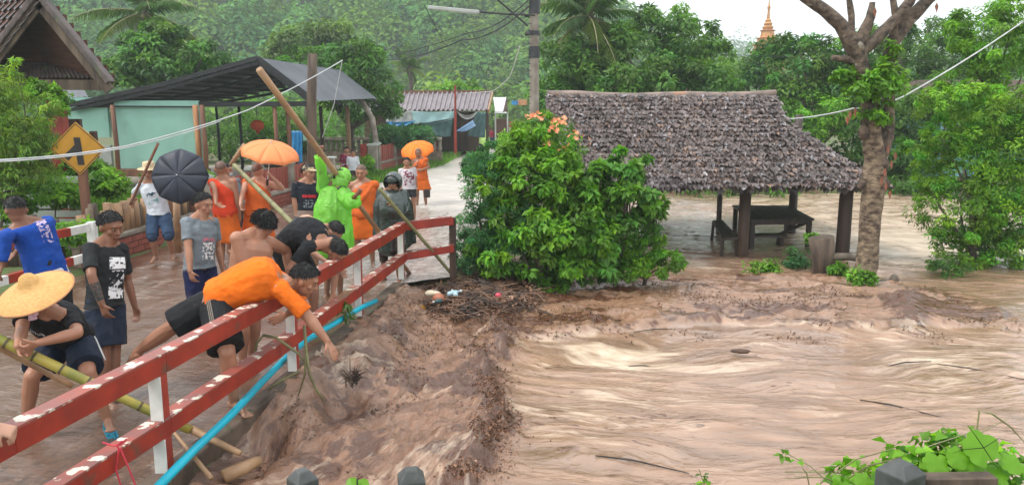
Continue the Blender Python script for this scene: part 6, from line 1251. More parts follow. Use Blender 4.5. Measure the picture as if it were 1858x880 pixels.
    # legs
    for s, leg in ((1, RL), (-1, LL)):
        h0 = hip[s]
        if leg is None:
            an = np.array([h0[0] + R0[0] * s * .03, h0[1] + R0[1] * s * .03, ground + .075]); kn = (h0 + an) / 2 + F0 * .035 + (0, 0, .01)
        else: kn = ik(h0, *leg[0][:2], .43 * k, leg[0][2]); an = ik(kn, *leg[1][:2], .41 * k, leg[1][2]); 
        if leg is not None and len(leg) < 3 and an[2] < ground + .06: an[2] = ground + .06
        J['kn'][s], J['an'][s] = kn, an
        B.cap(h0, h0 * .5 + kn * .5, .088 * k * w, .073 * k * w); B.cap(h0 * .5 + kn * .5, kn, .073 * k * w, .053 * k * w); m_ = kn * .68 + an * .32; B.cap(kn, m_, .051 * k * w, .056 * k * w); B.cap(m_, an, .056 * k * w, .034 * k); fd = nz(F0 + R0 * s * .15) if footdir is None else nz(footdir)
        if leg is not None and len(leg) > 2: fd = nz(at(*leg[2][:2], an[1] + leg[2][2]) - an)
        hl = an - (0, 0, .035) - fd * .04
        B.cap(hl, an + (0, 0, -.02) + fd * .06, .034 * k, .034 * k, 8); B.cap(an + fd * .05 - (0, 0, .03), an + fd * .15 * k - (0, 0, .05), .036 * k, .026 * k, 8)
        sdv = np.cross(fd, (0, 0, 1.))
        for i in range(5): B.cap(an + fd * .135 * k - (0, 0, .052) + sdv * (i - 2) * .0165 * k, an + fd * (.185 - .008 * abs(i - 1.5)) * k - (0, 0, .058) + sdv * (i - 2) * .0175 * k, .0105, .009, 6)
    o = B.part('body', SK[skin], T, True); remesh(o, vox, 2)
    if not noface:
        for s in (1, -1):
            p = hc + hR * s * .031 * q + hF * .0765 * q + hU * .014 * q; e1 = Geo().ball(p, (.0115 * q, .008 * q, .0042 * q), ax, 8, 6).part('eye', M['eye_white'], T, True); Geo().ball(p + hF * .0045 * q, (.006 * q, .006 * q, .006 * q), ax, 8, 6).part('iris', M['iris'], e1, True)
            Geo().cap(p + hU * .019 * q - hR * s * .013 * q + hF * .006 * q, p + hU * .018 * q + hR * s * .015 * q - hF * .002 * q, .0022 * q, .0015 * q, 6).part('eyebrow', M['hair'], T, True)
        Geo().ball(hc - hU * .054 * q + hF * .089 * q, (.023 * q, .006 * q, .0065 * q), ax, 10, 6).part('mouth', M['lips'], T, True)
    if hair != 'none':
        sc_ = hc + hU * .025 * q - hF * .012 * q; rad = np.array([.076, .093, .092]) * q * (1.012 if hair == 'shaved' else 1.05)
        lim = lambda c, sd: (dict(bowl=.14, shaved=.50).get(hair, .58) if c > 0 else -.42) * abs(c) ** 1.2 + (1 - abs(c) ** 1.2) * dict(bowl=-.15).get(hair, .16)
        def sp(th, ph, k_=1.0):
            d = np.array([math.sin(th) * math.cos(ph), math.sin(th) * math.sin(ph), math.cos(th)]); return sc_ + (hR * d[0] * rad[0] + hF * d[1] * rad[1] + hU * d[2] * rad[2]) * k_, d
        P = []; nn, mm = 28, 12
        for j in range(mm + 1):
            for i in range(nn + 1):
                ph = 2 * math.pi * i / nn; te = math.acos(max(-.9, min(.95, lim(math.sin(ph), 0)))); P.append(sp(max(.001, te * j / mm), ph, 1.0 if j < mm else .97)[0])
        o = Geo().sheet(P, nn, mm).part('hair', M['stubble'] if hair == 'shaved' else M['hair'], T, True)
        if hair != 'shaved':
            n = 2600 if vox < .0105 else 900; Pn, Nn, Dn = [], [], []
            while len(Pn) < n:
                d = rdir(1)[0]
                if d[2] < lim(d[1] / max(1e-3, math.hypot(d[0], d[1])), 0) + (.12 if d[1] > .2 and hair != 'bowl' else -.02): continue
                no = nz(hR * d[0] + hF * d[1] + hU * d[2]); p = sc_ + (hR * d[0] * rad[0] + hF * d[1] * rad[1] + hU * d[2] * rad[2]) * random.uniform(1.0, 1.05 if hair != 'bowl' else 1.1); Pn.append(p); Nn.append(no + rng.normal(size=3) * .2)
                Dn.append((-hU * .8 + hF * .45 * (d[1] > -.2) + no * (.42 if hair == 'short' else .3)) + rng.normal(size=3) * .3 + np.cross(no, hU) * .3)
            V, FC, _ = leaves(np.array(Pn) - worldloc(T), np.array(Nn) / np.linalg.norm(Nn, axis=1, keepdims=True), np.array(Dn), (.026 if hair == 'short' else .045 if hair == 'bowl' else .03) * q * rng.uniform(.6, 1.3, n), (.006 if vox < .0105 else .011) * q, .2, None, .3)
            link(bpy.data.objects.new('hair_strands', np_mesh('hair_strands', V, FC, M['hair'], False)), o)
            if hair == 'bun': Geo().ball(hc - hF * .1 * q, .045 * q).part('bun', M['hair'], T, True)
    J['q'] = q; return J
def tor(J, t0, t1, infl, n=8):
    ts, aw, ad = J['sec']; tt = np.linspace(t0, t1, n); k, w = J['k'], J['w']; C = [J['tp'](t) for t in tt]; X = [J['Rs'] if t > .3 else nz(J['Rs'] * (max(t, -.1) + .1) + J['R0'] * (.4 - t)) for t in tt]
    return C, X, [J['Fv']] * n, [np.interp(t, ts, aw) * k * w + infl for t in tt], [np.interp(t, ts, ad) * k * (w + .15 if w > 1.05 else w) + infl for t in tt]
def tee(J, m, sl=.55, hem=-.12, infl=.016, long=False, name='shirt', folds=.016, coll=.97):
    g = Geo(); C, X, Y, a, b = tor(J, 0.0, coll - .02, infl, 8); k = J['k']
    # widen the hem a little where it hangs
    C = [J['tp'](0) + (J['tp'](0) - J['tp'](.1)) * (-hem * 10) * .55] + C; X = [X[0]] + X; Y = [Y[0]] + Y; a = [a[0] + .012] + a; b = [b[0] + .015] + b
    g.rings(C, X, Y, a, b, 18, e=.85)
    for s in (1, -1):
        S0, e_, w_ = J['sh'][s], J['el'][s], J['wr'][s]; g.cap(J['neck'] - J['U'] * .035 * k + J['Rs'] * s * .05, S0, .054 * k * J['w'], .060 * k * J['w'] + infl * .2)
        if long: g.cap(S0, e_, .064 * k * J['w'], .050 * k * J['w'] + .009); d = w_ - e_; g.rings([e_, e_ + d * .4, e_ + d * .9], *perp(d, 3), [.058 * k, .054 * k, .042 * k], [.058 * k, .054 * k, .042 * k], 12)
        else: d = (e_ - S0) * sl / .55 * .9; g.rings([S0 + d * .0, S0 + d * .5, S0 + d * .78], *perp(d, 3), [.060 * k * J['w'], .058 * k * J['w'], .060 * k * J['w'] + .003], [.060 * k * J['w'], .058 * k * J['w'], .057 * k * J['w'] + .002], 12)
    o = g.part(name, m, J['T'], True); remesh(o, max(.008, J['vox'] * .9), 2, folds, .07); return o
def perp(d, n=2):
    d = nz(d); x = nz(np.cross(d, (0, 0, 1.) if abs(d[2]) < .9 else (1., 0, 0))); y = np.cross(d, x); return [x] * n, [y] * n
def shorts(J, m, ln=.9, loose=.022, name='shorts', top=.12, below=0, stripe=None):
    g = Geo(); k = J['k']; C, X, Y, a, b = tor(J, -.10, top, .012, 4); g.rings(C, X, Y, a, b, 16, e=.85)
    for s in (1, -1):
        h0, kn, an = J['hip'][s], J['kn'][s], J['an'][s]; e_ = h0 + (kn - h0) * min(ln, 1); P = [h0, h0 + (e_ - h0) * .5, e_]; r = [.098 * k * J['w'] + .004, .086 * k * J['w'] + loose, .076 * k * J['w'] + loose * 1.3]
        g.rings(P, *perp(kn - h0, 3), r, r, 14)
        if below: g.rings([kn, kn + (an - kn) * below], *perp(an - kn), [.066 * k + loose, .056 * k + loose * .8], [.066 * k + loose, .056 * k + loose * .8], 14); g.ball(kn, .062 * k + loose)
    o = g.part(name, m, J['T'], True); remesh(o, max(.009, J['vox']), 2, .014, .08)
    if stripe:
        for s in (1, -1):
            h0, kn = J['hip'][s], J['kn'][s]; d = kn - h0; side = nz(J['R0'] * s - nz(d) * (J['R0'] @ nz(d)) * s); q = Geo()
            for o_ in (-.014, .0, .014): fw = np.cross(nz(d), side) * o_; P = [h0 + d * t + side * (.104 * k * J['w'] + loose * t * .9) + fw for t in (.05, .4, .7, ln * .97)]; q.tube(P, .0045, 4)
            q.part('side_stripe', stripe, o)
    return o
def shell(J, m, t0, t1f, infl=.02, n=36, rows=14, name='robe', fold=.008, flare=0):
    """draped cloth round the torso whose upper edge varies with direction (bare right shoulder)"""
    g = Geo(); P = []; ts, aw, ad = J['sec']; k, w = J['k'], J['w']
    for j in range(rows + 1):
        for i in range(n + 1):
            th = 2 * math.pi * i / n; c, s = math.cos(th), math.sin(th); t = t0 + (t1f(c, s) - t0) * j / rows; X = J['Rs'] if t > .3 else nz(J['Rs'] * (max(t, -.1) + .1) + J['R0'] * (.4 - t))
            fl = infl + fold * math.sin(th * 7 + t * 9) * (1 - t * .5) + flare * max(0, .2 - t)
            cx = math.copysign(abs(c) ** .85, c); sy = math.copysign(abs(s) ** .85, s)
            P.append(J['tp'](t) + X * cx * (np.interp(t, ts, aw) * k * w + fl) + J['Fv'] * sy * (np.interp(t, ts, ad) * k * w + fl))
    o = g.sheet(P, n, rows).part(name, m, J['T'], True, solid=.008); return o
def skirt(J, m, zb, r0=.02, r1=.05, n=40, name='under_robe', fold=.012, top=.1):
    g = Geo(); P = []; k, w = J['k'], J['w']; rows = 12; pe = J['pel']; topc = J['tp'](top); bot = np.array([(J['an'][1][0] + J['an'][-1][0]) / 2, (J['an'][1][1] + J['an'][-1][1]) / 2, zb])
    sp = np.linalg.norm(J['an'][1] - J['an'][-1]) / 2
    for j in range(rows + 1):
        v = j / rows; c0 = topc * (1 - v) + bot * v
        for i in range(n + 1):
            th = 2 * math.pi * i / n; f = fold * v * (math.sin(th * 6 + 1) + .5 * math.sin(th * 11 + v * 3)); a = .152 * k * w + r0 + (r1 + sp * .3) * v + f; b = .11 * k * w + r0 + r1 * .8 * v + f
            P.append(c0 + J['R0'] * math.cos(th) * a + J['F0'] * math.sin(th) * b)
    return g.sheet(P, n, rows).part(name, m, J['T'], True, solid=.006)
def monk(J, robe, under, zb, sleeve=True):
    up = lambda c, s: .60 + .38 * np.clip((-c + .9) / 1.2, 0, 1) ** .7
    shell(J, robe, -.16, up, .022, flare=.1); skirt(J, under, zb); k = J['k']
    g = Geo(); S0 = J['sh'][-1]; g.cap(J['neck'] - J['U'] * .04 * k - J['Rs'] * .05, S0, .062 * k * J['w'], .072 * k * J['w'])
    P = [J['neck'] - J['U'] * (.02 + .30 * t) * k - J['Rs'] * .13 * k * math.cos(t * 2) + J['Fv'] * (.02 + .12 * math.sin(min(1, t * 1.6) * 1.5)) * k for t in np.linspace(0, 1, 6)]; g.tube(P, [.03, .04, .045, .045, .04, .03], 8)
    o = g.part('shoulder_fold', robe, J['T'], True); remesh(o, .014, 2, .01)
def cm(name, c, rough=.8, bump=.9, **kw): return mat(name, c, tuple(a * .7 for a in c), rough, 5, bump=bump, bscale=13, dist=.022, spec=.25, mud=kw.pop('mud', .55), **kw)
def pr(J, t, off, hw, hh, col, ns, th):   # a flat print on the front (or back) of a shirt
    c = J['tp'](t) + J['Fv'] * off[1] + J['Rs'] * off[0]; return (c, J['Rs'], J['U'], hw, hh, col, ns, th)
def flipflop(J, s, m, fd):
    an = J['an'][s]; fd = nz(fd); sdv = np.cross(fd, (0, 0, 1.)); c = an + fd * .055 - (0, 0, .083); T = J['T']; p = Geo().rings([c - (0, 0, .008), c + (0, 0, .008)], [fd] * 2, [sdv] * 2, [.135] * 2, [.05] * 2, 16).part('sandal', m, T)
    Geo().tube([c + sdv * .045 - fd * .02, c + fd * .02 + sdv * .03 + (0, 0, .05), c + fd * .085 + (0, 0, .025), c + fd * .02 - sdv * .03 + (0, 0, .05), c - sdv * .045 - fd * .02], .008, 6).part('strap', m, p)

# 1 man in blue, leftmost
J = person('man in bright blue long sleeved shirt with printed back, bending away at the left edge', 7.4, 232, (85, 495), (30, 372, -1), (8, 350, 0), hf=225, hp=35, LA=[(12, 430, -1), (2, 490, -1), (-5, 505, 0)], RA=[(60, 420, 1), (20, 470, 1), (5, 480, 0)], w=1.12, skin='brown', H=1.7, chest=(62, 425, 0))
tee(J, cm('blue_jersey', (.010, .07, .38), mud=.2, print_=[pr(J, .8, (.06, -.12), .05, .05, (.6, .4, .5), 34, .48), pr(J, .5, (.05, -.12), .05, .12, (.5, .4, .55), 34, .5), pr(J, -.02, (0, -.1), .2, .035, (.6, .62, .66), 14, .47)]), long=True, infl=.014); shorts(J, cm('black_trousers', (.02, .02, .022)), .95, below=.3)
# 2 conical hat man
J = person('man in wide conical straw hat bending forward with both hands on the green bamboo pole', 5.95, -18, (128, 612), (84, 562, -1), (62, 540, -1), hf=-30, hp=45, RA=[(40, 600, -1), (32, 628, -1), (42, 634, 0)], LA=[(140, 604, -1), (70, 622, -1), (50, 632, 0)], RL=[(58, 682, -1), (48, 765, 1)], LL=[(160, 676, -1), (196, 762, 1), (205, 776, -.3)], w=1.08, skin='tan', H=1.7, vox=.009, curl=1.1)
tee(J, cm('black_tee', (.012, .013, .016), print_=[pr(J, .72, (0, .12), .12, .02, (.5, .5, .52), 60, .52)]), hem=-.12, infl=.02); shorts(J, cm('navy_shorts', (.014, .022, .045)), .85, .03, stripe=M['white_paint'])
M['straw'] = mat('woven_straw', (.62, .36, .12), (.5, .27, .075), .6, 40, (1, 1, 3), .5, 120, .004); M['sandal_blue'] = mat('blue_rubber', (.02, .3, .45), None, .5, 5, bump=0)
flipflop(J, -1, M['sandal_blue'], at(205, 776, 5.6) - J['an'][-1])
hc = at(58, 522, 5.35); axh = nz([-.12, -.42, .9]); x = nz(np.cross(axh, (0, 1, 0))); y = np.cross(axh, x); T = thing('conical_hat', 'wide yellow woven straw hat worn by the bending man with the bamboo', 'hat', hc)
prof = [(.003, .125), (.045, .10), (.07, .06), (.085, .035), (.13, .02), (.20, -.01), (.255, -.045), (.262, -.052), (.25, -.052), (.10, .01)]
Geo().rings([hc + axh * h for r, h in prof], [x] * 10, [y] * 10, [r for r, h in prof], [r for r, h in prof], 40, cap=False).part('crown', M['straw'], T, True); Geo().tube([hc + x * .262 * math.cos(a) + y * .262 * math.sin(a) - axh * .05 for a in np.linspace(0, 6.283, 41)], .006, 6).part('rim', M['wood_orange'], T)
M['ribbonp'] = mat('pale_pink_cloth', (.75, .5, .6), None, .8, 9, bump=.3); Geo().tube([at(48, 548, 5.3), at(56, 566, 5.25), at(60, 580, 5.25)], [.008, .02, .03], 6).tube([at(56, 566, 5.25), at(66, 572, 5.25)], [.015, .02], 6).part('chin_ribbon', M['ribbonp'], T, True)
# 3 standing tattooed man
J = person('young man in black printed T shirt with tattooed forearm standing behind the conical hat', 6.55, 72, (190, 548), (193, 432, 0), (206, 396, 0), hf=62, hp=18, RA=[(166, 500, -1), (190, 566, -1), (203, 596, 0)], RL=[(188, 635, 0), (186, 725, 1)], LL=[(208, 632, 0), (203, 720, 1)], w=.98, skin='brown', H=1.72, vox=.009, curl=.5)
tee(J, cm('charcoal_tee', (.018, .02, .022), print_=[pr(J, .68, (-.02, .12), .09, .05, (.8, .8, .8), 32, .40), pr(J, .38, (-.02, .12), .085, .09, (.6, .6, .62), 26, .53), pr(J, .14, (-.02, .12), .09, .035, (.8, .8, .8), 34, .43)]), infl=.015, sl=.62); shorts(J, cm('navy_blue_shorts', (.02, .03, .055)), .92, .02)
M['tattoo'] = mat('tattoo_ink', (.03, .035, .035), (.13, .07, .05), .45, 40, bump=0, contrast=(.42, .5)); e_, w_ = J['el'][1], J['wr'][1]; d = w_ - e_
Geo().rings([e_ + d * .25, e_ + d * .5, e_ + d * .85], *perp(d, 3), [.0405, .037, .0295], [.0405, .037, .0295], 14, cap=False).part('tattoo', M['tattoo'], J['T'], True)
# 4 white shirt straw hat
J = person('man in white T shirt, straw hat and knee length jeans holding a stick', 12.5, 8, (288, 386), (271, 318, 0), (268, 298, 0), hf=12, hp=5, RA=[(243, 352, 1), (240, 375, -1), (242, 368, 0)], LA=[(312, 350, 1), (326, 338, -1), (330, 330, 0)], RL=[(276, 430, -1), (283, 466, 1)], LL=[(306, 428, -1), (314, 462, 1)], skin='tan', H=1.74, vox=.013)
tee(J, cm('white_tee', (.62, .66, .72), mud=.2, print_=[pr(J, .62, (-.04, .12), .12, .03, (.02, .06, .08), 22, .5), pr(J, .4, (0, .12), .08, .04, (.15, .4, .4), 30, .54)]), sl=.65, infl=.02); shorts(J, cm('dark_jeans', (.03, .06, .12)), .99, .012, below=.15)
hh = J['head'] + J['hU'] * .075; x, y, z = J['hR'], J['hF'], J['hU']; T = thing('straw_hat', 'pale straw sun hat on the man in the white shirt', 'hat', hh); M['straw_pale'] = mat('pale_straw', (.65, .52, .33), (.5, .38, .22), .7, 50, bump=.4)
Geo().rings([hh + z * h for h in (.10, .095, .05, .0, -.012, -.02)], [x] * 6, [y] * 6, [.05, .085, .095, .1, .17, .18], [.06, .095, .105, .112, .18, .19], 24).part('crown', M['straw_pale'], T, True)
# 5 grey tee
J = person('young man in grey T shirt with red white print and navy trousers looking right', 8.6, 62, (362, 480), (364, 372, 0), (374, 343, 0), hf=70, hp=12, RA=[(342, 450, -1), (345, 492, -1), (350, 508, 0)], w=1.02, skin='tan', H=1.78, vox=.010, curl=.5)
tee(J, cm('grey_tee', (.20, .23, .255), print_=[pr(J, .55, (-.02, .12), .09, .02, (.6, .15, .2), 50, .45), pr(J, .3, (-.02, .12), .085, .1, (.75, .7, .7), 32, .5)]), infl=.018); shorts(J, cm('navy_trousers', (.015, .02, .075)), .99, .015, below=.5)
# 6 monk in red robe from behind
OR1 = cm('scarlet_robe', (.72, .06, .018), .75, .5); OR2 = cm('orange_robe', (.72, .14, .012), .75, .5); OR3 = cm('deep_orange_robe', (.68, .13, .02), .75, .5)
J = person('monk in scarlet red upper robe seen from behind, between the grey shirt and the umbrella', 12.2, 172, (409, 384), (403, 313, 0), (398, 295, 0), hf=195, hp=10, LA=[(390, 345, -1), (392, 370, -1), (396, 372, 0)], skin='tan', H=1.74, hair='shaved', vox=.013); monk(J, OR1, OR2, .42)
# 7 masked person behind
J = person('person in grey shirt with dark hair half hidden behind the scarlet monk', 13.6, 60, (420, 375), (414, 310, 0), (409, 296, 0), hf=80, hp=5, skin='tan', H=1.66, vox=.014); tee(J, cm('slate_tee', (.2, .24, .27)), infl=.018); shorts(J, cm('dark_shorts', (.03, .03, .04)), .95)
M['mask'] = mat('pale_blue_mask', (.55, .72, .78), None, .8, 9, bump=0); Geo().ball(J['head'] + J['hF'] * .06 - J['hU'] * .05, (.05, .045, .045), (J['hR'], J['hF'], J['hU'])).part('face_mask', M['mask'], J['T'], True)
# 8 monk with peach umbrella
J = person('monk with bare right shoulder seen from behind, holding the peach orange umbrella', 12.5, 188, (466, 384), (470, 322, 0), (467, 303, 0), hf=160, hp=8, RA=[(512, 342, -1), (494, 322, -1), (487, 312, 0)], LA=[(440, 350, -1), (436, 372, -1), (438, 380, 0)], skin='light', H=1.7, hair='shaved', vox=.012, w=1.08, curl=1.0); monk(J, OR3, OR2, .40)
# 9 shirtless man
J = person('heavy shirtless man with thick black fringe looking down right', 7.65, 62, (446, 520), (466, 408, 0), (500, 378, -1), hf=72, hp=32, RA=[(447, 492, -1), (470, 540, -1), (480, 552, 0)], LA=[(520, 455, 1), (525, 505, 1), (530, 515, 0)], RL=[(440, 575, -1), (440, 655, 1)], LL=[(462, 575, -1), (455, 650, 1)], w=1.25, belly=1.2, skin='tan', hair='bowl', H=1.76, vox=.009); shorts(J, cm('dark_blue_shorts', (.02, .025, .05)), .8, .02)
# 10 orange tee man leaning over the rail
J = person('man in bright orange T shirt leaning over the railing, right arm reaching to the mud', 6.35, 98, (398, 540), (540, 508, -1), (574, 506, -1), hf=92, hp=28, RA=[(586, 600, -1), (614, 645, -1), (630, 678, -1)], LA=[(560, 560, 1), (520, 570, 1), (510, 575, 0)], RL=[(412, 640, -1), (425, 728, 1), (450, 742, -.1)], LL=[(310, 595, 1), (247, 640, 1), (228, 655, .1)], w=1.17, skin='tan', H=1.86, vox=.0075, curl=.18, chest=(470, 506, -.02), belly=1.1, handn=(.75, -.45, .5))
tee(J, cm('bright_orange_tee', (.86, .17, .008), .8, .3), infl=.02, sl=.72, hem=-.16, folds=.022); shorts(J, cm('black_shorts', (.012, .013, .016)), .92, .04, stripe=M['concrete'])
# 11 black tee bending
J = person('man in black T shirt stooping with head down, forearm hanging over the rail', 8.45, 62, (522, 445), (588, 442, -1), (620, 462, -1), hf=60, hp=62, RA=[(522, 495, -1), (545, 540, -1), (550, 552, 0)], LA=[(612, 520, -1), (600, 575, -1), (596, 592, 0)], RL=[(560, 540, -1), (548, 610, 1)], LL=[(585, 540, 1), (570, 600, 1)], w=1.15, skin='tan', H=1.76, vox=.009, chest=(552, 422, -.05)); tee(J, cm('faded_black_tee', (.016, .017, .02)), infl=.02); shorts(J, cm('black_shorts_loose', (.012, .012, .014)), .95, .02)
# 12 shirtless bending behind
J = person('shirtless man bending behind the stooping man, head down over the railing', 9.4, 75, (520, 450), (590, 412, -1), (622, 425, -1), hf=75, hp=58, RA=[(556, 455, -1), (600, 480, -1), (610, 490, 0)], LA=[(600, 460, 1), (625, 500, 1), (630, 510, 0)], w=1.08, skin='light', H=1.7, vox=.012, chest=(555, 410, 0), RL=[(548, 500, -1), (535, 570, 1)], LL=[(560, 500, 1), (550, 565, 1)]); shorts(J, cm('black_white_shorts', (.03, .03, .035)), .9, .02, stripe=M['white_paint'])
# 13 man with cap
J = person('man in tan cap and black T shirt with red lettering, left of the green raincoat', 11.8, 35, (556, 390), (557, 322, 0), (562, 300, 0), hf=60, hp=5, RA=[(534, 362, 0), (540, 395, -1), (542, 402, 0)], skin='tan', H=1.7, vox=.012, w=1.0)
tee(J, cm('black_v_neck_tee', (.015, .018, .028), print_=[pr(J, .58, (-.0, .12), .11, .022, (.6, .03, .04), 60, .42), pr(J, .35, (0, .12), .09, .06, (.25, .28, .3), 40, .5)]), sl=.68); shorts(J, cm('teal_shorts', (.05, .16, .2)), .9, .02)
Geo().rings([J['tp'](t) for t in (-.06, .06, .14)], [J['Rs']] * 3, [J['Fv']] * 3, [.185, .182, .178], [.145, .142, .138], 20, cap=False).part('waist_cloth', cm('checked_waist_cloth', (.28, .2, .16)), J['T'], True)
hh = J['head'] + J['hU'] * .055; T = thing('baseball_cap', 'faded tan cap on the man in the black lettered shirt', 'cap', hh); Geo().ball(hh - J['hF'] * .015, (.09, .105, .075), (J['hR'], J['hF'], J['hU']), 18, 12).part('crown', M['straw_pale'], T, True); Geo().rings([hh + J['hF'] * .11 - J['hU'] * .012, hh + J['hF'] * .11 + J['hU'] * .0], [J['hR']] * 2, [J['hF']] * 2, [.075] * 2, [.07] * 2, 16).part('peak', M['straw_pale'], T)
# 14 green raincoat
J = person('person in shiny lime green plastic raincoat with one arm raised, holding the long bamboo pole', 10.1, 150, (600, 405), (606, 338, 0), (622, 325, 0), hf=120, hp=20, LA=[(583, 312, -1), (580, 278, -1), (580, 270, 0)], RA=[(634, 372, -1), (646, 354, -1), (650, 350, 0)], skin='brown', H=1.66, vox=.011, w=1.0, curl=1.1)
RC = leafmat('lime_plastic', (.42, .80, .18), .42, .18, .8)
for nd in list(RC.node_tree.nodes):
    if nd.type == 'ATTRIBUTE':
        for l_ in list(nd.outputs['Color'].links): s_ = l_.to_socket; RC.node_tree.links.remove(l_); s_.default_value = (1, 1, 1, 1)
_N = RC.node_tree.nodes; _L = RC.node_tree.links; _out = _N['Material Output']; _src = _out.inputs[0].links[0].from_socket; _tr = _N.new('ShaderNodeBsdfTransparent'); _tr.inputs[0].default_value = (.7, 1, .45, 1); _mx = _N.new('ShaderNodeMixShader'); _mx.inputs[0].default_value = .36; _L.new(_src, _mx.inputs[1]); _L.new(_tr.outputs[0], _mx.inputs[2]); _L.new(_mx.outputs[0], _out.inputs[0])
_t = _N.new('ShaderNodeTexCoord'); _m = _N.new('ShaderNodeMapping'); _m.inputs['Scale'].default_value = (1, 1, .45); _n = _N.new('ShaderNodeTexNoise'); _n.inputs['Scale'].default_value = 11; _n.inputs['Detail'].default_value = 4; _n.inputs['Distortion'].default_value = 1.5; _b = _N.new('ShaderNodeBump'); _b.inputs['Strength'].default_value = 1; _b.inputs['Distance'].default_value = .06
_L.new(_t.outputs['Object'], _m.inputs[0]); _L.new(_m.outputs[0], _n.inputs['Vector']); _L.new(_n.outputs['Fac'], _b.inputs['Height']); _L.new(_b.outputs[0], _N['Principled BSDF'].inputs['Normal'])
def drape(J, m, name, top, z1, aw, bw, rows=26, n=90, fold=.02, power=.6, shift=(0, 0, 0), seed=0, crumple=.02):
    P = []; sv = np.array(shift, float)
    for j in range(rows + 1):
        v = j / rows; g_ = min(1, v * 2.6) ** power
        for i in range(n + 1):
            th = 2 * math.pi * (i % n) / n; c, s = math.cos(th), math.sin(th)
            f = fold * (.25 + v) * (math.sin(th * 5 + seed + v * 1.5) + .7 * abs(math.sin(th * 7 + 2 + seed)) + .5 * abs(math.sin(th * 12 + v * 3))) + crumple * (float(fbm(np.array([th * 3.0 + seed]), np.array([v * 9.0]), 3, 4)[0]) - .5)
            P.append(top + J['R0'] * c * (.06 + aw * g_ + .03 * v + f) + J['F0'] * s * (.07 + bw * g_ + .04 * v + f) + sv * v + np.array([0, 0, -.02 - z1 * v ** 1.2]))
    return Geo().sheet(P, n, rows).part(name, m, J['T'], True, solid=.004)
def loose_sleeve(J, m, a, b, c, r, name='sleeve'):
    a, b, c = map(np.array, (a, b, c)); P = []; pts = [a * (1 - t) ** 2 + 2 * t * (1 - t) * b + c * t * t for t in np.linspace(0, 1, 14)]; g = Geo(); n = 30; x = nz(np.cross(c - a, (0.2, 1, .1)))
    for j, p in enumerate(pts):
        d = nz(pts[min(j + 1, 13)] - pts[max(j - 1, 0)]); x = nz(x - d * (x @ d)); y = np.cross(d, x); rr = np.interp(j / 13, [0, .5, .85, 1], r)
        for i in range(n + 1):
            th = 2 * math.pi * (i % n) / n; k_ = 1 + .09 * math.sin(th * 4 + j * .5) + .06 * math.sin(th * 7 + j * .9) + .05 * math.sin(j * 1.4 + th); P.append(p + (x * math.cos(th) + y * math.sin(th)) * rr * k_)
    return g.sheet(P, n, 13).part(name, m, J['T'], True, solid=.004)
drape(J, RC, 'raincoat', J['neck'] + (0, 0, .03), .92, .17, .13, fold=.022, shift=(-.05, 0, 0), seed=1, crumple=.05)
tee(J, cm('dark_under_shirt', (.03, .05, .03)), infl=.01)
loose_sleeve(J, RC, J['sh'][-1] - (0, 0, .03), J['el'][-1], J['wr'][-1] - (0, 0, .03), [.09, .062, .062, .065]); loose_sleeve(J, RC, J['sh'][1] - (0, 0, .02), J['el'][1] + (0, 0, -.05), J['wr'][1] * .8 + J['el'][1] * .2, [.09, .09, .11, .045])
ax = (J['hR'], J['hF'], J['hU']); P = []
for j in range(13):
    th = (.08 + .92 * j / 12) * math.pi * .66
    for i in range(27):
        ph = 2 * math.pi * (i % 26) / 26; d = -ax[1] * math.cos(th) * .9 + (ax[0] * math.cos(ph) + ax[2] * math.sin(ph)) * math.sin(th); P.append(J['head'] + ax[2] * .01 + d * (.135 + .012 * math.sin(ph * 5 + j)) - ax[2] * .05 * max(0, -math.sin(ph)))
Geo().sheet(P, 26, 12).part('hood', RC, J['T'], True, solid=.004)
# 15 monk facing camera
J = person('monk in orange robe with bare right shoulder facing the viewer, behind the bamboo pole', 12.4, 5, (660, 388), (658, 326, 0), (654, 303, 0), hf=-5, hp=12, RA=[(641, 360, 1), (648, 385, -1), (652, 388, 0)], LA=[(685, 350, 1), (684, 380, -1), (684, 388, 0)], skin='tan', H=1.72, hair='shaved', vox=.012, w=1.08); monk(J, OR3, OR2, .45)
# 16 poncho
PC = mat('wet_black_green_plastic', (.022, .036, .032), (.012, .02, .018), .25, 4, bump=.9, bscale=14, dist=.03, spec=.7, coat=.3)
J = person('person in wet black green hooded poncho gripping the green bamboo with both hands', 11.2, -8, (708, 402), (712, 345, 0), (714, 332, 0), hf=-12, hp=14, RA=[(690, 385, -1), (694, 350, -1), (696, 346, 0)], LA=[(738, 385, -1), (714, 374, -1), (710, 370, 0)], skin='olive', H=1.62, hair='none', vox=.011, curl=1.1)
g = Geo(); P = []; n = 60; rows = 16; nk = J['neck'] + (0, 0, .03)
for j in range(rows + 1):
    v = j / rows
    for i in range(n + 1):
        th = 2 * math.pi * i / n; c, s = math.cos(th), math.sin(th); f = .022 * v * (math.sin(th * 6) + .6 * math.sin(th * 11 + 2)); a = .07 + .20 * min(1, v * 2.8) ** .6 + .03 * v + f; b = .08 + .11 * min(1, v * 2.8) ** .6 + .05 * v + f; front = max(0, s) * (.04 if .1 < v < .5 else 0)
        z = -.02 - .95 * v ** 1.25 + .16 * v * abs(c) ** 2 * (v < 2); P.append(nk + J['R0'] * c * a + J['F0'] * s * (b + front) + np.array([0, 0, z]))
g.sheet(P, n, rows).part('poncho', PC, J['T'], True, solid=.008)
ax = (J['hR'], J['hF'], J['hU']); hc = J['head']; g = Geo(); P = []; n, rows = 26, 12
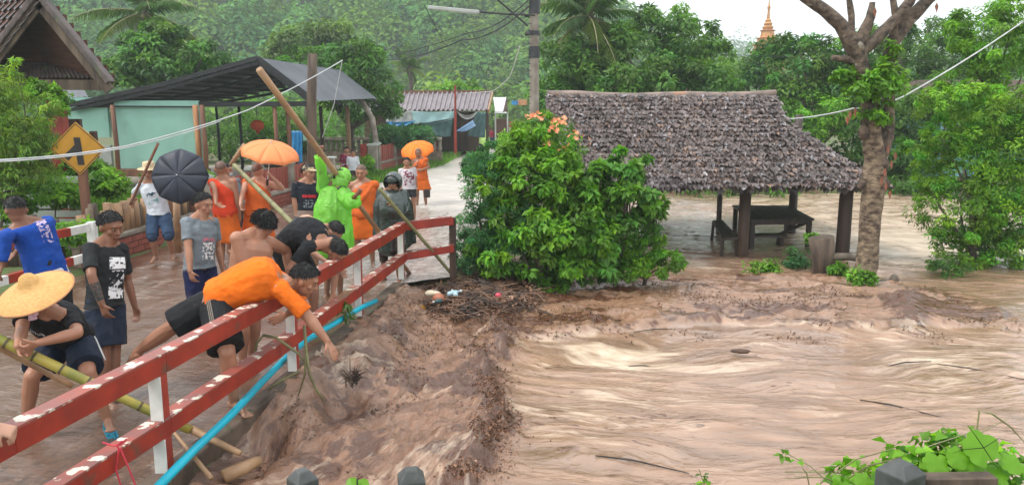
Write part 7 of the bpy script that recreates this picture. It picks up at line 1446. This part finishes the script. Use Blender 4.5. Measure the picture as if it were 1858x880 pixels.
for j in range(rows + 1):
    th = (.10 + .9 * j / rows) * math.pi * .62
    for i in range(n + 1):
        ph = 2 * math.pi * i / n; d = -ax[1] * math.cos(th) * 1.0 + (ax[0] * math.cos(ph) + ax[2] * math.sin(ph)) * math.sin(th); P.append(hc + ax[2] * .015 + d * .135 + (ax[1] * .03 * (j / rows)))
g.sheet(P, n, rows).ball(hc + ax[2] * .06 - ax[1] * .02, (.118, .125, .095), ax, 18, 12).part('hood', PC, J['T'], True, solid=.006); Geo().rings([hc + ax[2] * .062 + ax[1] * .09, hc + ax[2] * .07 + ax[1] * .09], [ax[0]] * 2, [ax[1]] * 2, [.1] * 2, [.055] * 2, 16).part('hood_peak', PC, J['T'])
for s in (1, -1): g = Geo(); e_, w_ = J['el'][s], J['wr'][s]; g.cap(J['sh'][s], e_, .075, .085); g.rings([e_, e_ + (w_ - e_) * .3], *perp(w_ - e_), [.085, .1], [.085, .1], 14); remesh(g.part('sleeve', PC, J['T'], True), .013, 2, .02)
shorts(J, cm('dark_leggings', (.025, .025, .028)), .98, .012, below=.4)
# 17 woman
J = person('young woman in white T shirt with dark pink print, in front of the farthest monk', 17.4, 22, (742, 340), (739, 306, 0), (738, 295, 0), hf=5, hp=5, skin='tan', H=1.5, hair='bun', vox=.014, w=1.0, LA=[(754, 322, 0), (757, 342, -1), (757, 346, 0)], RA=[(726, 325, 0), (728, 345, -1), (728, 350, 0)])
tee(J, cm('white_printed_tee', (.6, .56, .58), mud=.2, print_=[pr(J, .5, (.0, .12), .12, .17, (.2, .05, .08), 20, .5)]), sl=.7, infl=.03, hem=-.22); shorts(J, cm('dark_short_shorts', (.05, .05, .06)), .55, .015)
# 18 far monk
J = person('farthest monk in orange robe under the bright orange umbrella on the flooded lane', 20.4, -6, (764, 322), (761, 287, 0), (758, 275, 0), hf=5, hp=8, skin='olive', H=1.66, hair='shaved', vox=.015, RA=[(750, 306, 0), (757, 300, -1), (758, 296, 0)], LA=[(778, 304, 0), (766, 308, -1), (762, 308, 0)]); monk(J, OR3, OR2, .42)
T = tag(Geo().box((J['wr'][-1] + (.12, -.02, -.62)), (.16, .08, .22)).part('shoulder_bag', M['sign_black'], None, bevel=.02), 'small black bag carried by the farthest monk', 'bag')
# 19, 20 two young people at the gate
J = person('youth in maroon football shirt standing at the gap in the fence', 27.2, 20, (628, 305), (629, 276, 0), (629, 266, 0), skin='tan', H=1.6, vox=.02, hf=20, noface=True); tee(J, cm('maroon_shirt', (.22, .02, .06), mud=.2, print_=[pr(J, .5, (0, .12), .16, .2, (.5, .45, .5), 9, .56)]), sl=.7, hem=-.15); shorts(J, cm('black_shorts_far', (.02, .02, .02)), .9)
J = person('child in white T shirt and black shorts beside the youth in maroon', 26.9, 10, (641, 308), (640, 280, 0), (641, 271, 0), skin='tan', H=1.5, vox=.02, hf=0, noface=True); tee(J, cm('plain_white_tee', (.68, .7, .74), mud=.2), sl=.75, infl=.03, hem=-.15); shorts(J, cm('black_trousers_far', (.02, .02, .02)), .95)
# distant people
for lab, px, py, Y, c1, c2, H in (('tiny distant person in dark shirt walking on the far lane', 888, 247, 56, (.04, .04, .05), (.25, .05, .05), 1.6), ('tiny distant person in grey at the far bend of the lane', 907, 246, 57, (.3, .3, .32), (.05, .05, .06), 1.65), ('tiny distant person in red beside the dark shirted one', 893, 249, 54, (.45, .05, .08), (.1, .08, .2), 1.4)):
    J = person(lab, Y, 0, (px, py), (px, py - 12, 0), (px, py - 17, 0), skin='brown', H=H, vox=.03, noface=True); tee(J, cm('distant_shirt', c1), sl=.7); shorts(J, cm('distant_trousers', c2), .95, below=.6)
g = Geo(); c = gp(879, 259, 0); c = np.array([at(879, 250, 52)[0], 52, 0]); T = tag(Geo().tube([c, c + (0, 0, .5), c + (0, 0, 1.15), c + (0, 0, 1.2)], [.42, .36, .2, .08], 12).part('raincoat', mat('pale_lime_plastic', (.5, .75, .2), None, .4, 6, bump=.4), None, True), 'pale lime raincoat hanging at the far end of the fence', 'raincoat')
# motorbikes parked at the far end
T = thing('motorcycle', 'red and white motorcycle parked at the far end of the fence by the yellow umbrella', 'motorcycle', (at(856, 252, 46)[0], 46, 0)); c = np.array([at(854, 250, 46)[0], 46, 0.])
for s in (-.5, .5): Geo().rings([c + (s, -.04, .28), c + (s, .04, .28)], [np.array([1., 0, 0])] * 2, [np.array([0, 0, 1.])] * 2, (.28,) * 2, (.28,) * 2, 14).part('wheel', M['metal_dark'], T)
Geo().cap(c + (-.4, 0, .6), c + (.1, 0, .55), .12, .14).part('body', M['red_paint'], T, True); Geo().cap(c + (.25, 0, .7), c + (.45, 0, .35), .1, .1).part('fairing', M['white_paint'], T, True); Geo().cap(c + (-.45, 0, .78), c + (0, 0, .76), .07, .09).part('seat', M['sign_black'], T, True); Geo().tube([c + (.3, -.3, 1), c + (.28, 0, .95), c + (.3, .3, 1)], .02, 5).part('handlebar', M['metal_dark'], T)
# hand at the left edge, of somebody outside the picture
J = person('hand of a person standing outside the left edge, gripping the top rail', 3.45, 75, (-160, 830), (-150, 640, -1), (-135, 570, 0), hf=80, hp=20, RA=[(-60, 745, -1), (-8, 776, 0), (45, 790, 0)], LA=[(-130, 790, 1), (-110, 830, 1), (-100, 860, 0)], w=1.0, skin='light', H=1.7, vox=.008, curl=.95, handn=(0, -.5, .9)); tee(J, cm('plain_grey_tee', (.3, .3, .3)), infl=.016); shorts(J, cm('plain_dark_shorts', (.03, .03, .03)), .9)

# ------------------------------------------------------------ the misty air
hz = bpy.data.materials.new('mist'); hz.use_nodes = True; N = hz.node_tree.nodes; N.remove(N['Principled BSDF'])
pv = N.new('ShaderNodeVolumePrincipled'); pv.inputs['Color'].default_value = (.84, .96, .95, 1); pv.inputs['Density'].default_value = .0013; pv.inputs['Anisotropy'].default_value = .1
hz.node_tree.links.new(pv.outputs[0], N['Material Output'].inputs['Volume'])
o = link(bpy.data.objects.new('haze', Geo().box((0, 360, 38.8), (1400, 830, 82.4)).mesh('haze', hz))); tag(o, kind='stuff')

GROUPS = {'person': 'people on the flooded road and bridge', 'tree': 'trees round the village', 'shrub': 'shrubs on the banks and in the yards', 'plant': 'small plants and weeds', 'umbrella': 'umbrellas', 'palm tree': 'coconut palms', 'tarp': 'tarps on the long house', 'bamboo pole': 'bamboo poles', 'stick': 'sticks and stakes', 'post': 'posts', 'wire': 'overhead wires', 'rope': 'white cords', 'bottle': 'plastic bottles in the debris', 'hat': 'straw hats', 'bench': 'benches under the thatched shelter', 'fence': 'fences', 'wall': 'low walls', 'railing': 'bridge railings', 'pillar': 'concrete pillars at the fence gap', 'house': 'houses of the village', 'motorcycle': 'parked motorcycles'}
for o in list(COL.objects):
    if o.parent is None and o.get('category') in GROUPS and not o.get('group'): o['group'] = GROUPS[o['category']]
